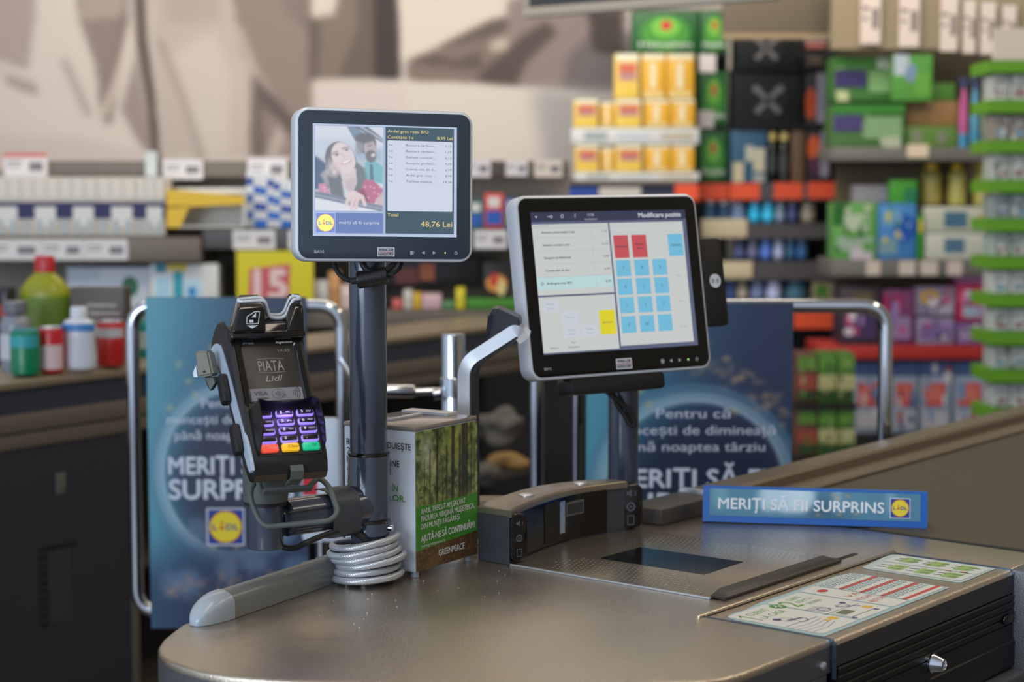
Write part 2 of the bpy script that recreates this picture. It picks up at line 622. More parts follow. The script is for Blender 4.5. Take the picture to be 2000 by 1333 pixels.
# ---- till lid, drawer front
bm = NB()
pr = [(-0.4855, CZ - 0.008), (-0.4855, CZ - 0.0012), (-0.668, CZ - 0.0012), (-0.6715, CZ - 0.002), (-0.6740, CZ - 0.0045), (-0.6750, CZ - 0.008), (-0.64, CZ - 0.008)]
loft(bm, [[(0.121, y, z) for y, z in pr], [(0.642, y, z) for y, z in pr]])
obj('till_lid', bm, M_steel, counter, 40)
bm = NB()
pr = [(-0.50, CZ - 0.0082), (-0.6750, CZ - 0.0082), (-0.676, CZ - 0.034), (-0.672, CZ - 0.036), (-0.50, CZ - 0.036)]
loft(bm, [[(0.121, y, z) for y, z in pr], [(0.642, y, z) for y, z in pr]])
obj('lid_front', bm, mat('lid_front_shaded_steel', (74, 73, 74), 0.45, 0.5, bump=(700, 0.8)), counter, 40)  # lid steel made darker: the dim reflection on this upright face is coloured in
for u_ in (0.1185, 0.6435):
    bm = NB()
    box(bm, u_ - 0.0008, u_ + 0.0008, -0.672, -0.485, CZ - 0.004, CZ + 0.0006)
    box(bm, u_ - 0.0008, u_ + 0.0008, -0.6765, -0.671, CZ - 0.05, CZ - 0.004)
    obj('lid_edging', bm, mat('blued_steel', (110, 128, 150), 0.25, 0.9), counter, 0)
drawer = None
bm = NB()
zt = CZ - 0.036
prof = [(-0.60, zt)]
zz = zt
for k in range(4):
    prof += [(-0.676, zz), (-0.678, zz - 0.002), (-0.678, zz - 0.008), (-0.6755, zz - 0.0095), (-0.6755, zz - 0.0105)]
    zz -= 0.0108
prof += [(-0.677, zz), (-0.678, zz - 0.024), (-0.6805, zz - 0.0255), (-0.6805, zz - 0.060), (-0.678, zz - 0.064), (-0.60, zz - 0.064)]
loft(bm, [[(0.123, y, z) for y, z in prof], [(0.642, y, z) for y, z in prof]])
drawer = obj('drawer_front', bm, mat('drawer_plastic', (15, 16, 20), 0.32, bump=(800, 0.12)), counter, 25)
bm = NB()
M = Matrix.Translation(L3(0.378, 0.6805, CZ - 0.083)) @ Matrix.Rotation(PI / 2, 4, 'X')
lathe(bm, [(0.0135, -0.003), (0.0135, 0.001), (0.0120, 0.003), (0.0085, 0.0155), (0.0075, 0.0165), (0.0065, 0.0165), (0.006, 0.0145), (0.0005, 0.0145)], 28, M)
lock = obj('lock', bm, M_chrome, drawer)
bm = NB(); slab(bm, 0.030, 0.013, 0.003, 0.006, 0.001)
badge = obj('badge', bm, M_gloss, drawer, loc=L3(0.618, 0.6815, CZ - 0.068))
bm = NB(); text(bm, 'Anker', 0, -0.0028, 0.0055, y=-0.0003, w=0.022)
flat('badge_lettering', bm, mat('badge_grey', (120, 118, 112), 0.4, 0.5), badge)
bm = NB(); box(bm, 0.112, 0.775, -0.700, -0.60, CZ - 0.165, CZ - 0.146, bev=0.003); box(bm, 0.646, 0.775, -0.705, -0.60, CZ - 0.165, CZ - 0.001, bev=0.003)
obj('drawer_frame', bm, M_shaded_steel, counter, 30)

# ---- stickers on the till lid (x along u from the near end, y towards the cashier)
ZS = CZ - 0.0009


def sticker(name, label, pts, group=None):
    c = Vector((sum(p[0] for p in pts) / len(pts), sum(p[1] for p in pts) / len(pts)))
    o = thing(name, label, 'sticker', UV(c.x, c.y, ZS), RC, group)
    return o, c


def sheet(root, c, name, pts, col, h, rough=0.35):
    bm = NB()
    prism(bm, [(u - c.x, -(v - c.y)) for u, v in pts], 0, h)
    return obj(name, bm, pc(col, rough), root, 0)


# the two sheets; lettering reads from the cashier's side
pts = [(0.132, 0.512), (0.140, 0.506), (0.160, 0.502), (0.182, 0.5045), (0.230, 0.498), (0.300, 0.498), (0.440, 0.496), (0.462, 0.500), (0.478, 0.512), (0.478, 0.655), (0.126, 0.656), (0.124, 0.64), (0.127, 0.53)]
st, c = sticker('instruction_sticker', 'pale sticker with green steps, little drawings and a red striped table on the till lid', pts)
sheet(st, c, 'backing', pts, (176, 206, 210), 0.0004)


def to_lid(bm, root, name, col):
    for f in bm.faces:
        f.normal_update()
        if f.normal.z < 0: f.normal_flip()
    me = bpy.data.meshes.new(name); bm.to_mesh(me); bm.free(); me.materials.append(pc(col, 0.35))
    o = bpy.data.objects.new(name, me); COL.objects.link(o); o.parent = root
    return o


def lid_print(name, root, c, col, fill, h=0.0008):
    """fill(add) draws with u, v coordinates; add(points) makes one flat patch."""
    bm = NB()

    def add(P):
        bm.faces.new([bm.verts.new((u - c.x, -(v - c.y), h)) for u, v in P])
    fill(add)
    return to_lid(bm, root, name, col)


def rr(u0, u1, v0, v1, r=0.006):
    w, h = u1 - u0, v1 - v0
    return [(u0 + w / 2 + a, v0 + h / 2 + b) for a, b in rrect(w, h, r, 3)]


def seg(a, p, q, w):
    d = Vector((q[0] - p[0], q[1] - p[1])); d.normalize(); n = Vector((-d.y, d.x)) * w / 2
    a([(p[0] + n.x, p[1] + n.y), (q[0] + n.x, q[1] + n.y), (q[0] - n.x, q[1] - n.y), (p[0] - n.x, p[1] - n.y)])


def lid_text(name, root, c, col, items, h=0.0009):
    """Words on the lid: (string, u, v of the baseline, cap height, width along u)."""
    bm = NB()
    M = Matrix(((1, 0, 0, 0), (0, 0, 1, 0), (0, 0, 0, h), (0, 0, 0, 1)))
    for s_, u, v, ch, w in items:
        text(bm, s_, u - c.x, -(v - c.y), ch, w=w, align='L', M=M, y=0, bold=-0.004)
    return to_lid(bm, root, name, col)


def _disc(a, u, v, r, n=20, rv=None):
    a([(u + r * math.cos(2 * PI * k / n), v + (rv or r) * math.sin(2 * PI * k / n)) for k in range(n)])


cream = (232, 232, 222)
lid_print('cream_fields', st, c, cream, lambda a: (a(rr(0.134, 0.227, 0.508, 0.648)), a(rr(0.232, 0.318, 0.508, 0.648)), a(rr(0.323, 0.367, 0.505, 0.648)), a(rr(0.371, 0.474, 0.503, 0.650, 0.003))))
lid_text('green_lettering', st, c, (92, 160, 60), [('CLIENT', 0.158, 0.531, 0.012, 0.046), ('LA CASA', 0.158, 0.5525, 0.012, 0.054),
                                                   ('2', 0.240, 0.552, 0.034, 0.018), ('CLIENTI', 0.264, 0.5265, 0.009, 0.030), ('RESPECTA', 0.262, 0.5415, 0.009, 0.038), ('ORDINEA', 0.264, 0.5570, 0.009, 0.036)])
lid_print('step_number', st, c, (92, 160, 60), lambda a: (seg(a, (0.1485, 0.517), (0.1485, 0.553), 0.0022), seg(a, (0.1405, 0.526), (0.1490, 0.5175), 0.0022)), 0.0010)
lid_print('plus_sign_disc', st, c, (70, 150, 60), lambda a: _disc(a, 0.2265, 0.529, 0.0115), 0.0010)
lid_print('plus_sign', st, c, (235, 240, 230), lambda a: (a(rr(0.2195, 0.2335, 0.5275, 0.5305, 0.001)), a(rr(0.225, 0.228, 0.522, 0.536, 0.001))), 0.0012)


def doodle(a):
    rnd = random.Random(3)
    for (u0, v0) in ((0.172, 0.575), (0.182, 0.590), (0.250, 0.585), (0.285, 0.595)):
        P = [(u0 + 0.011 * math.cos(t * 1.1) + rnd.uniform(-.003, .003), v0 + 0.010 * math.sin(t * 1.1)) for t in range(7)]
        for p, q in zip(P[:-1], P[1:]): seg(a, p, q, 0.0012)
    seg(a, (0.138, 0.594), (0.210, 0.598), 0.0014)
    for k in range(4):
        seg(a, (0.134, 0.604 + 0.010 * k), (0.170, 0.609 + 0.009 * k), 0.0009); seg(a, (0.170, 0.609 + 0.009 * k), (0.205, 0.606 + 0.007 * k), 0.0009)
    for k in range(5):
        seg(a, (0.232 + 0.006 * k, 0.566), (0.240 + 0.006 * k, 0.592), 0.0013)
    seg(a, (0.222, 0.600), (0.310, 0.604), 0.0012); seg(a, (0.236, 0.634), (0.300, 0.634), 0.0014); seg(a, (0.236, 0.605), (0.236, 0.634), 0.0012)
    _disc(a, 0.162, 0.566, 0.006, 12); _disc(a, 0.300, 0.585, 0.005, 12); _disc(a, 0.236, 0.638, 0.004, 10); _disc(a, 0.296, 0.638, 0.004, 10)
    seg(a, (0.276, 0.588), (0.300, 0.612), 0.004); seg(a, (0.168, 0.578), (0.192, 0.586), 0.004)


lid_print('blue_drawing', st, c, (70, 72, 130), doodle, 0.0009)
lid_print('yellow_bags', st, c, (240, 190, 50), lambda a: (_disc(a, 0.216, 0.617, 0.0075, 12), _disc(a, 0.201, 0.618, 0.005, 12), _disc(a, 0.300, 0.622, 0.0075, 12)), 0.0010)
lid_print('trolley_patch', st, c, (112, 122, 92), lambda a: a(rr(0.242, 0.268, 0.606, 0.622, 0.002)), 0.0010)
lid_text('red_lettering', st, c, (205, 70, 66), [('VA', 0.335, 0.578, 0.011, 0.030), ('RUGAM', 0.330, 0.598, 0.010, 0.034), ('AJUTOR', 0.328, 0.616, 0.010, 0.038)])
lid_print('red_mark', st, c, (205, 60, 56), lambda a: _disc(a, 0.346, 0.529, 0.010, 14, 0.007), 0.0010)
lid_print('table_cells', st, c, (186, 208, 212), lambda a: [a(rr(0.374 + 0.0145 * j, 0.383 + 0.0145 * j, 0.507 + 0.0325 * k, 0.530 + 0.0325 * k, 0.001)) for k in range(4) for j in range(7)], 0.0009)
lid_print('red_columns', st, c, (214, 70, 62), lambda a: [a([(0.371, v), (0.476, v), (0.476, v + 0.0065), (0.371, v + 0.0065)]) for v in (0.5395, 0.5715, 0.604, 0.6365)], 0.0010)


def table_ink(a):
    rnd = random.Random(5)
    for k in range(4):
        for j in range(14):
            for i in range(4):
                v = 0.506 + 0.0325 * k + 0.0065 * i + rnd.uniform(0, .002)
                seg(a, (0.375 + 0.0072 * j, v), (0.3775 + 0.0072 * j, v), 0.0022)


lid_print('table_figures', st, c, (88, 92, 96), table_ink, 0.0011)

pts = [(0.517, 0.502), (0.524, 0.496), (0.560, 0.492), (0.610, 0.486), (0.632, 0.487), (0.636, 0.495), (0.636, 0.652), (0.518, 0.654), (0.514, 0.648)]
st, c = sticker('code_list_sticker', 'pale blue sticker with green cells at the far end of the till lid', pts)
sheet(st, c, 'backing', pts, (196, 214, 208), 0.0004)
lid_print('white_cells', st, c, (224, 230, 226), lambda a: (a(rr(0.524, 0.574, 0.508, 0.648, 0.003)), a(rr(0.580, 0.631, 0.500, 0.648, 0.003))))
lid_print('green_cells', st, c, (160, 196, 110), lambda a: [a(rr(u, u + 0.034, v, v + 0.024, 0.002)) for u, v in ((0.534, 0.526), (0.534, 0.570), (0.534, 0.612), (0.590, 0.518), (0.590, 0.562), (0.590, 0.606))], 0.0010)


def codes(a):
    rnd = random.Random(8)
    for u in (0.541, 0.556, 0.598, 0.612):
        for k in range(6):
            v = 0.510 + 0.0225 * k
            seg(a, (u, v), (u + 0.003, v + 0.011 + rnd.uniform(0, .004)), 0.003)


lid_print('code_figures', st, c, (70, 76, 80), codes, 0.0011)
lid_print('red_code', st, c, (170, 70, 50), lambda a: (a(rr(0.574, 0.579, 0.598, 0.610, 0.001)), a(rr(0.578, 0.583, 0.622, 0.634, 0.001))), 0.0011)

# ================================================================== CONVEYOR
belt = thing('conveyor_belt', 'broad olive brown conveyor belt running away behind the blue divider bar', 'conveyor belt', (O.x, O.y, 0), RC)
bm = NB()
pr = [(0.795, 0.868), (0.797, 0.8765), (0.803, 0.8805), (0.815, 0.8815), (2.9, 0.8815), (2.9, 0.868)]
loft(bm, [[(u, -0.652, z) for u, z in pr], [(u, -0.09, z) for u, z in pr]])
obj('belt_surface', bm, mat('belt_rubber', (78, 71, 54), 0.5, bump=(1200, 0.25)), belt, 40)
bm = NB(); box(bm, 0.800, 2.9, -0.650, -0.03, 0.0, 0.866)
obj('belt_bed', bm, mat('navy_laminate', (34, 40, 58), 0.45), belt, 0)
bm = NB(); box(bm, 0.795, 2.9, -0.705, -0.654, CZ - 0.12, CZ - 0.001, bev=0.003)
obj('side_frame', bm, M_shaded_steel, belt, 30)
bm = NB(); cyl(bm, L3(0.7945, 0.10, 0.8755), L3(0.7945, 0.652, 0.8755), 0.004, 12)
obj('end_strip', bm, mat('dark_strip', (40, 38, 36), 0.5), belt)
rail = thing('side_guard', 'low bronze metal guard rail along the far side of the conveyor belt', 'guard rail', (O.x, O.y, 0), RC)
a0, a1 = Vector((0.62, 0.082)), Vector((2.75, 0.026))


def gp(t, off, z):
    q = a0.lerp(a1, t); return L3(q.x, q.y + off, z)


bm = NB()
pr = [(-0.062, 0.8822), (-0.062, 0.907), (-0.058, 0.911), (-0.006, 0.911), (0, 0.906), (0.002, 0.8822)]
M_bronze = mat('bronze_anodised', (138, 124, 104), 0.38, 0.6, bump=(900, 0.1))
loft(bm, [[gp(0.085, o_, z) for o_, z in pr], [gp(1, o_, z) for o_, z in pr]])
obj('rail_profile', bm, M_bronze, rail, 25)
bm = NB(); lp = [(0.003, 0.8822), (0.003, 0.892), (0.040, 0.889), (0.046, 0.886), (0.046, 0.8822)]
loft(bm, [[gp(0.115, o_, z) for o_, z in lp], [gp(1, o_, z) for o_, z in lp]])
obj('rail_ledge', bm, M_bronze, rail, 25)
bm = NB(); box(bm, 0.60, 0.775, -0.088, -0.010, CZ + 0.0005, CZ + 0.027, bev=0.004)
obj('end_block', bm, mat('end_block_plastic', (70, 64, 58), 0.45), rail, 30)
bm = NB(); box(bm, 0.765, 0.781, -0.086, -0.012, CZ + 0.0008, CZ + 0.034, bev=0.002)
obj('joint_clip', bm, M_alu, rail, 30)

# ================================================================== DIVIDER BAR
A, B = at_z(1372, 1019, CZ + 0.0018), at_z(1811, 1033, CZ + 0.0018)
dl = (B - A).length
ang = math.degrees(math.atan2((B - A).y, (B - A).x))
div = thing('divider_bar', 'blue shopping divider bar with printed front lying across the start of the belt', 'divider', (A + B) / 2, rotm(ang))
hd = dl / 2
TD = Matrix.Rotation(math.radians(-9), 4, 'X')
bm = NB()
pr = [(0, 0), (0.0088, 0.0555), (0.0125, 0.058), (0.020, 0.058), (0.050, 0.0035), (0.048, 0)]
loft(bm, [[(-hd, y, z) for y, z in pr], [(hd, y, z) for y, z in pr]])
M_lblue = mat('divider_blue', (16, 96, 184), 0.32)
dbody = obj('bar_body', bm, M_lblue, div, 25)
pic = Picture(200, 36, 0, 200, 0, 36, (82, 136, 164))
rnd = random.Random(11)
for k in range(9):
    pic.ell(rnd.uniform(0, 200), rnd.uniform(0, 36), rnd.uniform(10, 28), rnd.uniform(6, 16), rnd.choice([(96, 150, 172), (58, 100, 130), (120, 170, 190), (50, 86, 112)]), 0.6, 8)
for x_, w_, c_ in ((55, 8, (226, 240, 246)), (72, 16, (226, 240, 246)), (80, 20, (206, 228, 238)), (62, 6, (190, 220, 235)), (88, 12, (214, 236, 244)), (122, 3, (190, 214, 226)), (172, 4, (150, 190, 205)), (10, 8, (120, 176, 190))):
    pic.ell(x_, 8, w_, 22, c_, 0.75, 4)  # pale ellipses: white glare on the front, painted over the print
for x_, y_ in ((118, 4), (122, 8), (124, 30), (132, 5), (140, 28), (104, 31)):
    pic.ell(x_, y_, 1.8, 1.8, (220, 170, 110), 0.8, 1)
pic.mesh('front_print', -hd + 0.0110, hd - 0.0110, 0.0105, 0.0550, painted('divider_print_glare', rough=0.22), div, -0.0006, TD)
bm = NB()
text(bm, 'MERI\u021aI S\u0102 FII SURPRINS', -hd + 0.026, 0.0225, 0.0175, y=-0.0011, w=0.268, align='L', bold=0.022)
for v_ in bm.verts: v_.co = TD @ v_.co
flat('front_lettering', bm, pc((238, 242, 246)), div)


def logo(root, x, z, s, y=-0.0011, TT=None, emit=0.0, wash=0.0, word=True):
    """The round shop emblem on its blue square."""
    def cc(c): return tuple(int(v * (1 - wash) + 215 * wash) for v in c)
    cols = [cc((225, 230, 238)) if not emit else (150, 166, 216), cc((32, 62, 150)), cc((214, 52, 44)), cc((246, 220, 44))]
    bm = NB()
    plate(bm, x - s * 0.54, x + s * 0.54, z - s * 0.54, z + s * 0.54, y, 0)
    plate(bm, x - s * 0.5, x + s * 0.5, z - s * 0.5, z + s * 0.5, y - 0.0003, 1)
    disc(bm, x, z, s * 0.47, y - 0.0006, 2, 32)
    disc(bm, x, z, s * 0.445, y - 0.0009, 3, 32)
    if word:
        bw = s * 0.0
        text(bm, 'L', x - s * 0.30, z - s * 0.085, s * 0.17, y=y - 0.0012, w=s * 0.14, bold=0.03, mi=1)
        text(bm, 'DL', x + s * 0.20, z - s * 0.085, s * 0.17, y=y - 0.0012, w=s * 0.36, bold=0.03, mi=1)
        poly(bm, [(x - s * .1, z - s * .105), (x - s * .035, z - s * .03), (x - s * .1, z + s * .06), (x - s * .165, z - s * .03)], y - 0.0012, 2)
        disc(bm, x - s * 0.1, z + s * 0.12, s * 0.04, y - 0.0012, 2, 12)
    if TT is not None:
        for v_ in bm.verts: v_.co = TT @ v_.co
    if TT is None:
        pass
    for f in bm.faces:
        f.normal_update()
        if f.normal.y > 0: f.normal_flip()
    me = bpy.data.meshes.new('emblem'); bm.to_mesh(me); bm.free()
    for c_ in cols: me.materials.append(pc(c_, 0.35, emit) if not emit else mat('screen_%d_%d_%d' % c_, c_, 0.3, emit=emit))
    o = bpy.data.objects.new('emblem', me); COL.objects.link(o); o.parent = root
    return o


logo(div, hd - 0.0435, 0.0315, 0.030, -0.0011, TD)

# ================================================================== CRUMBS
rnd = random.Random(14)
bm = NB()
for k in range(34):
    u, v = rnd.uniform(-0.34, 0.22), rnd.uniform(0.045, 0.20)
    if u < -0.30 + v * .3: continue
    q = UV(u, v, CZ + 0.0003); s_ = rnd.uniform(0.0003, 0.0010)
    box(bm, q.x - s_, q.x + s_, q.y - s_, q.y + s_, q.z, q.z + s_ * 0.8)
tag(obj('crumbs', bm, mat('crumb_pale', (226, 222, 212), 0.7), smooth=0), 'scattered pale crumbs on the steel counter in front of cable coil and collection box', 'crumbs', None, 'stuff')

# ================================================================== BIOPTIC SCANNER
sc_ = thing('barcode_scanner', 'upright barcode scanner with dark glass window and steel weigh plate set in the counter', 'scanner', (O.x, O.y, 0), RC)
front = [(0.205, 0.088), (0.242, 0.074), (0.29, 0.061), (0.33, 0.052), (0.375, 0.045), (0.414, 0.042), (0.45, 0.045), (0.49, 0.054), (0.530, 0.066)]
back = [(0.205, 0.028), (0.25, 0.012), (0.30, 0.000), (0.35, -0.010), (0.40, -0.014), (0.45, -0.006), (0.49, 0.010), (0.530, 0.034)]
zt_, zb_ = 0.958, CZ + 0.0005
bm = NB(); prism(bm, [(u, -v) for u, v in front + back[::-1]], zb_, zt_ - 0.006)
tower = obj('tower_body', bm, mat('scanner_grey', (66, 67, 74), 0.35), sc_, 40)
bm = NB(); prism(bm, [(u, -(v + 0.003)) for u, v in front] + [(u, -(v - 0.002)) for u, v in back[::-1]], zt_ - 0.007, zt_ + 0.004, 0.004)
cover = obj('top_cover', bm, mat('cover_bronze', (150, 138, 122), 0.3, 0.7), sc_, 40)
for u, v in ((0.32, 0.028), (0.46, 0.028)):
    bm = NB(); lathe(bm, [(0.012, 0.003), (0.012, 0.0055), (0.008, 0.007), (0.001, 0.0075)], 20, Matrix.Translation(L3(u, v, zt_)))
    obj('top_button', bm, M_alu, cover)


def wall_strip(pts, z0, z1, off):
    """Curved strip standing just in front of a row of (u, v) points."""
    bm = NB()
    lo = [bm.verts.new(L3(u, v + off, z0)) for u, v in pts]; hi = [bm.verts.new(L3(u, v + off, z1)) for u, v in pts]
    lo2 = [bm.verts.new(L3(u, v + off - 0.002, z0)) for u, v in pts]; hi2 = [bm.verts.new(L3(u, v + off - 0.002, z1)) for u, v in pts]
    n = len(pts)
    for i in range(n - 1):
        bm.faces.new((lo[i], lo[i + 1], hi[i + 1], hi[i])); bm.faces.new((hi[i], hi[i + 1], hi2[i + 1], hi2[i]))
        bm.faces.new((lo2[i + 1], lo2[i], hi2[i], hi2[i + 1])); bm.faces.new((lo[i + 1], lo[i], lo2[i], lo2[i + 1]))
    bm.faces.new((lo[0], hi[0], hi2[0], lo2[0])); bm.faces.new((lo[-1], lo2[-1], hi2[-1], hi[-1]))
    return bm


win = obj('vertical_window', wall_strip(front[1:8], CZ + 0.004, zt_ - 0.006, 0.0035), M_glass, sc_, 60)
bm = wall_strip(front[3:5], CZ + 0.008, zt_ - 0.010, 0.0045)
obj('speaker_mesh', bm, mat('speaker_mesh_black', (14, 13, 13), 0.6, bump=(2500, 0.5)), win)
bm = NB()
pw = front[4:6]
bm = wall_strip([(0.378, 0.0447), (0.392, 0.0432)], CZ + 0.016, zt_ - 0.012, 0.0048)
obj('window_slit', bm, mat('scan_mirror', (190, 205, 222), 0.2, 0.6), win)
bm = wall_strip([(0.396, 0.0430), (0.440, 0.0440)], zt_ - 0.038, zt_ - 0.016, 0.0046)
obj('window_frame_inset', bm, mat('scan_inset', (120, 118, 112), 0.3, 0.3), win)
bm = wall_strip([(0.399, 0.0430), (0.437, 0.0440)], zt_ - 0.035, zt_ - 0.019, 0.0052)
obj('window_inset_glass', bm, mat('inset_dark', (58, 56, 54), 0.2), win)
# icon pods at both ends
for u0, u1, v, yaw in ((0.207, 0.236, 0.0885, -0.35), (0.520, 0.560, 0.066, -0.62)):
    M = Matrix.Translation(L3((u0 + u1) / 2, v, (zb_ + zt_) / 2)) @ Matrix.Rotation(yaw, 4, 'Z')
    bm = NB(); slab(bm, (u1 - u0) * 1.05, zt_ - zb_ - 0.006, 0.03, 0.012, 0.003, y0=-0.007)
    for v_ in bm.verts: v_.co = M @ v_.co
    pod = obj('icon_panel', bm, M_gloss, sc_, 40)
    bm = NB(); w_ = (u1 - u0) * 0.13
    x_ = 0
    ring(bm, x_, 0, w_ * 0.9, w_ * 1.5, -0.0074, n=16); disc(bm, x_, 0, w_ * 0.45, -0.0074, n=10)
    poly(bm, [(x_ - w_ * 1.4, 0.022 - w_ * .5), (x_ - w_ * .6, 0.022 - w_ * .5), (x_ + w_ * .3, 0.022 - w_ * 1.2), (x_ + w_ * .3, 0.022 + w_ * 1.2), (x_ - w_ * .6, 0.022 + w_ * .5), (x_ - w_ * 1.4, 0.022 + w_ * .5)], -0.0074)
    ring(bm, x_ + w_ * .5, 0.022, w_ * .9, w_ * 1.2, -0.0074, n=8, a0=-50, a1=50)
    for q in (-1, 1): plate(bm, x_ + q * w_ - w_ * .15, x_ + q * w_ + w_ * .15, -0.022 - w_ * 1.5, -0.022 + w_ * 1.5, -0.0074); plate(bm, x_ - w_, x_ + w_, -0.022 + q * w_ * 1.4 - w_ * .15, -0.022 + q * w_ * 1.4 + w_ * .15, -0.0074)
    for v_ in bm.verts: v_.co = M @ v_.co
    flat('icon_print', bm, pc((92, 96, 102)), pod)
# plate
pl = [(0.206, 0.098), (0.236, 0.084), (0.33, 0.058), (0.414, 0.048), (0.49, 0.060), (0.530, 0.074), (0.545, 0.078), (0.545, 0.437), (0.206, 0.437)]
bm = NB(); prism(bm, [(u, -v) for u, v in pl], CZ + 0.0003, CZ + 0.0022, 0.0008)
wp = obj('weigh_plate', bm, M_brushed, sc_, 30)
bm = NB(); box(bm, 0.2035, 0.2055, -0.437, -0.09, CZ + 0.0003, CZ + 0.0026)
obj('plate_edge_highlight', bm, mat('edge_highlight', (225, 230, 236), 0.25, 0.6), wp, 0)  # pale strip: the highlight along the plate edge, put into the colour
bm = NB(); box(bm, 0.5465, 0.5500, -0.447, -0.06, CZ + 0.0001, CZ + 0.0006); box(bm, 0.206, 0.60, -0.4475, -0.4385, CZ + 0.0001, CZ + 0.0005)
obj('plate_gap', bm, mat('shadow_gap', (16, 17, 20), 0.6), wp, 0)
bm = NB(); prism(bm, [(u, -v) for u, v in ((0.320, 0.168), (0.426, 0.168), (0.433, 0.348), (0.323, 0.351))], CZ + 0.001, CZ + 0.0026)
obj('scan_glass', bm, mat('scan_glass', (14, 16, 12), 0.1, spec=0.3), wp, 0)
for k in range(2):
    bm = NB()
    u0 = 0.222 if k == 0 else 0.452
    for i in range(8):
        for j in range(34):
            u = u0 + 0.0115 * i; v = 0.13 + 0.0085 * j + (0.00425 if i % 2 else 0)
            lim = 0.415 - (i * 0.012 if k == 0 else (7 - i) * 0.012)
            low = 0.13 + (abs(i - 3.5) * 0.006)
            if v > lim or v < low: continue
            bm.faces.new([bm.verts.new(L3(u + a, v + b, CZ + 0.0026)) for a, b in ((-0.0022, 0), (0, 0.0015), (0.0022, 0), (0, -0.0015))][::-1])
    obj('dot_pattern', bm, mat('dot_steel', (226, 216, 198), 0.42, 0.6), wp, 0)
bm = NB()
pr = [(-0.4575, CZ + 0.0006), (-0.4575, CZ + 0.004), (-0.452, CZ + 0.0095), (-0.437, CZ + 0.0115), (-0.4345, CZ + 0.009), (-0.4345, CZ + 0.0022)]
lo = [(y, min(z, CZ + 0.004)) for y, z in pr]
loft(bm, [[(0.210, y, z) for y, z in lo], [(0.226, y, z) for y, z in pr], [(0.51, y, z) for y, z in pr], [(0.530, y, z) for y, z in lo]])
obj('bumper_strip', bm, mat('bumper_plastic', (52, 47, 43), 0.4), sc_, 25)
bm = NB(); tube(bm, round_path([L3(0.352, 0.4335, CZ + 0.002), L3(0.352, 0.424, CZ + 0.0035), L3(0.385, 0.424, CZ + 0.0035), L3(0.385, 0.4335, CZ + 0.002)], 0.005), 0.0014, 8)
obj('lift_tab', bm, M_chrome, sc_)

# ================================================================== CABLE COVER
A, B = Vector((-0.398, 2.274, CZ)), Vector((-0.2550, 2.5420, CZ))
d_ = (B - A); cl = d_.length; ya = math.degrees(math.atan2(d_.y, d_.x))
cc_ = thing('cable_cover', 'rounded grey plastic cable cover with pale end cap along the counter edge', 'cable cover', A, rotm(ya))
dp = [(0.0, 0.0)]
hw = 0.021
prof = [(-hw, 0.0), (-hw, 0.020), (-hw * 0.9, 0.026), (-hw * 0.6, 0.0315), (-hw * 0.2, 0.0345), (hw * 0.2, 0.0345), (hw * 0.6, 0.0315), (hw * 0.9, 0.026), (hw, 0.020), (hw, 0.0)]
bm = NB(); loft(bm, [[(x, y, z + 0.0005) for y, z in prof] for x in (0.040, cl * .5, cl - 0.022)])
obj('channel', bm, mat('cover_grey', (132, 136, 132), 0.25), cc_, 40)
bm = NB()
loops = []
for k in range(9):
    a = PI / 2 * k / 8
    s_ = math.sin(a); 
    x = 0.046 - 0.058 * math.cos(a)
    loops.append([(x, y * (0.12 + 0.93 * s_), 0.0005 + z * (0.04 + 1.0 * s_)) for y, z in prof])
loft(bm, loops)
obj('end_cap', bm, mat('cap_pale', (176, 186, 194), 0.2), cc_, 50)
bm = NB(); loft(bm, [[(x, y * 1.04, 0.0005 + z * 1.03) for y, z in prof] for x in (cl - 0.022, cl)])
obj('joint_sleeve', bm, mat('cover_grey', (132, 136, 132), 0.25), cc_, 40)
# ================================================================== CUSTOMER POLE WITH ITS SIDE ARM
PZ = at_y(723, 893, 2.53)
pole = thing('display_pole', 'slate grey steel pole with collars and a side arm standing behind the cable coil', 'pole', (O.x, O.y, CZ), Matrix.Identity(4))


def zf(py, Y):
    return EYE - (py - HOR) / FPX * Y


bm = NB(); lathe(bm, [(0.033, 0.0003), (0.033, 0.003), (0.0315, 0.0045), (0.030, 0.0055)], 40)
obj('base_flange', bm, M_gloss, pole)
bm = NB(); cyl(bm, (0, 0, 0.004), (0, 0, zf(505, 2.52) - CZ), 0.0262, 40)
obj('pole_tube', bm, M_slate, pole)
bm = NB(); zs = [0.006, zf(1032, 2.50) - CZ, zf(1026, 2.50) - CZ, zf(898, 2.50) - CZ]
lathe(bm, [(0.0285, 0.067), (0.0296, 0.068), (0.0296, zs[1] - 0.002), (0.0286, zs[1])], 40)
obj('lower_collar', bm, M_slate, pole)
bm = NB(); lathe(bm, [(0.0284, zs[2]), (0.0297, zs[2] + .0015), (0.0297, zs[3] - 0.0015), (0.0287, zs[3])], 40)
coll = obj('swivel_collar', bm, M_slate, pole)
for z0 in (zs[1], zs[3]):
    bm = NB()
    lathe(bm, [(0.0262, z0), (0.0295, z0 + 0.0005), (0.0300, z0 + 0.0025), (0.0290, z0 + 0.0045), (0.0262, z0 + 0.005)], 40)
    obj('sealing_ring', bm, M_gloss, pole)
bm = NB(); cyl(bm, (0.0285, -0.010, zf(1037, 2.52) - CZ), (0.0335, -0.0115, zf(1037, 2.52) - CZ), 0.0048, 14)
obj('grub_screw', bm, M_chrome, pole)
C2 = at_y(519, 1015, 2.42); C2.z = 0.987
pc_ = Vector((O.x, O.y, 0.987))
loc0 = Vector((O.x, O.y, CZ))


def Lp(p): return Vector(p) - loc0


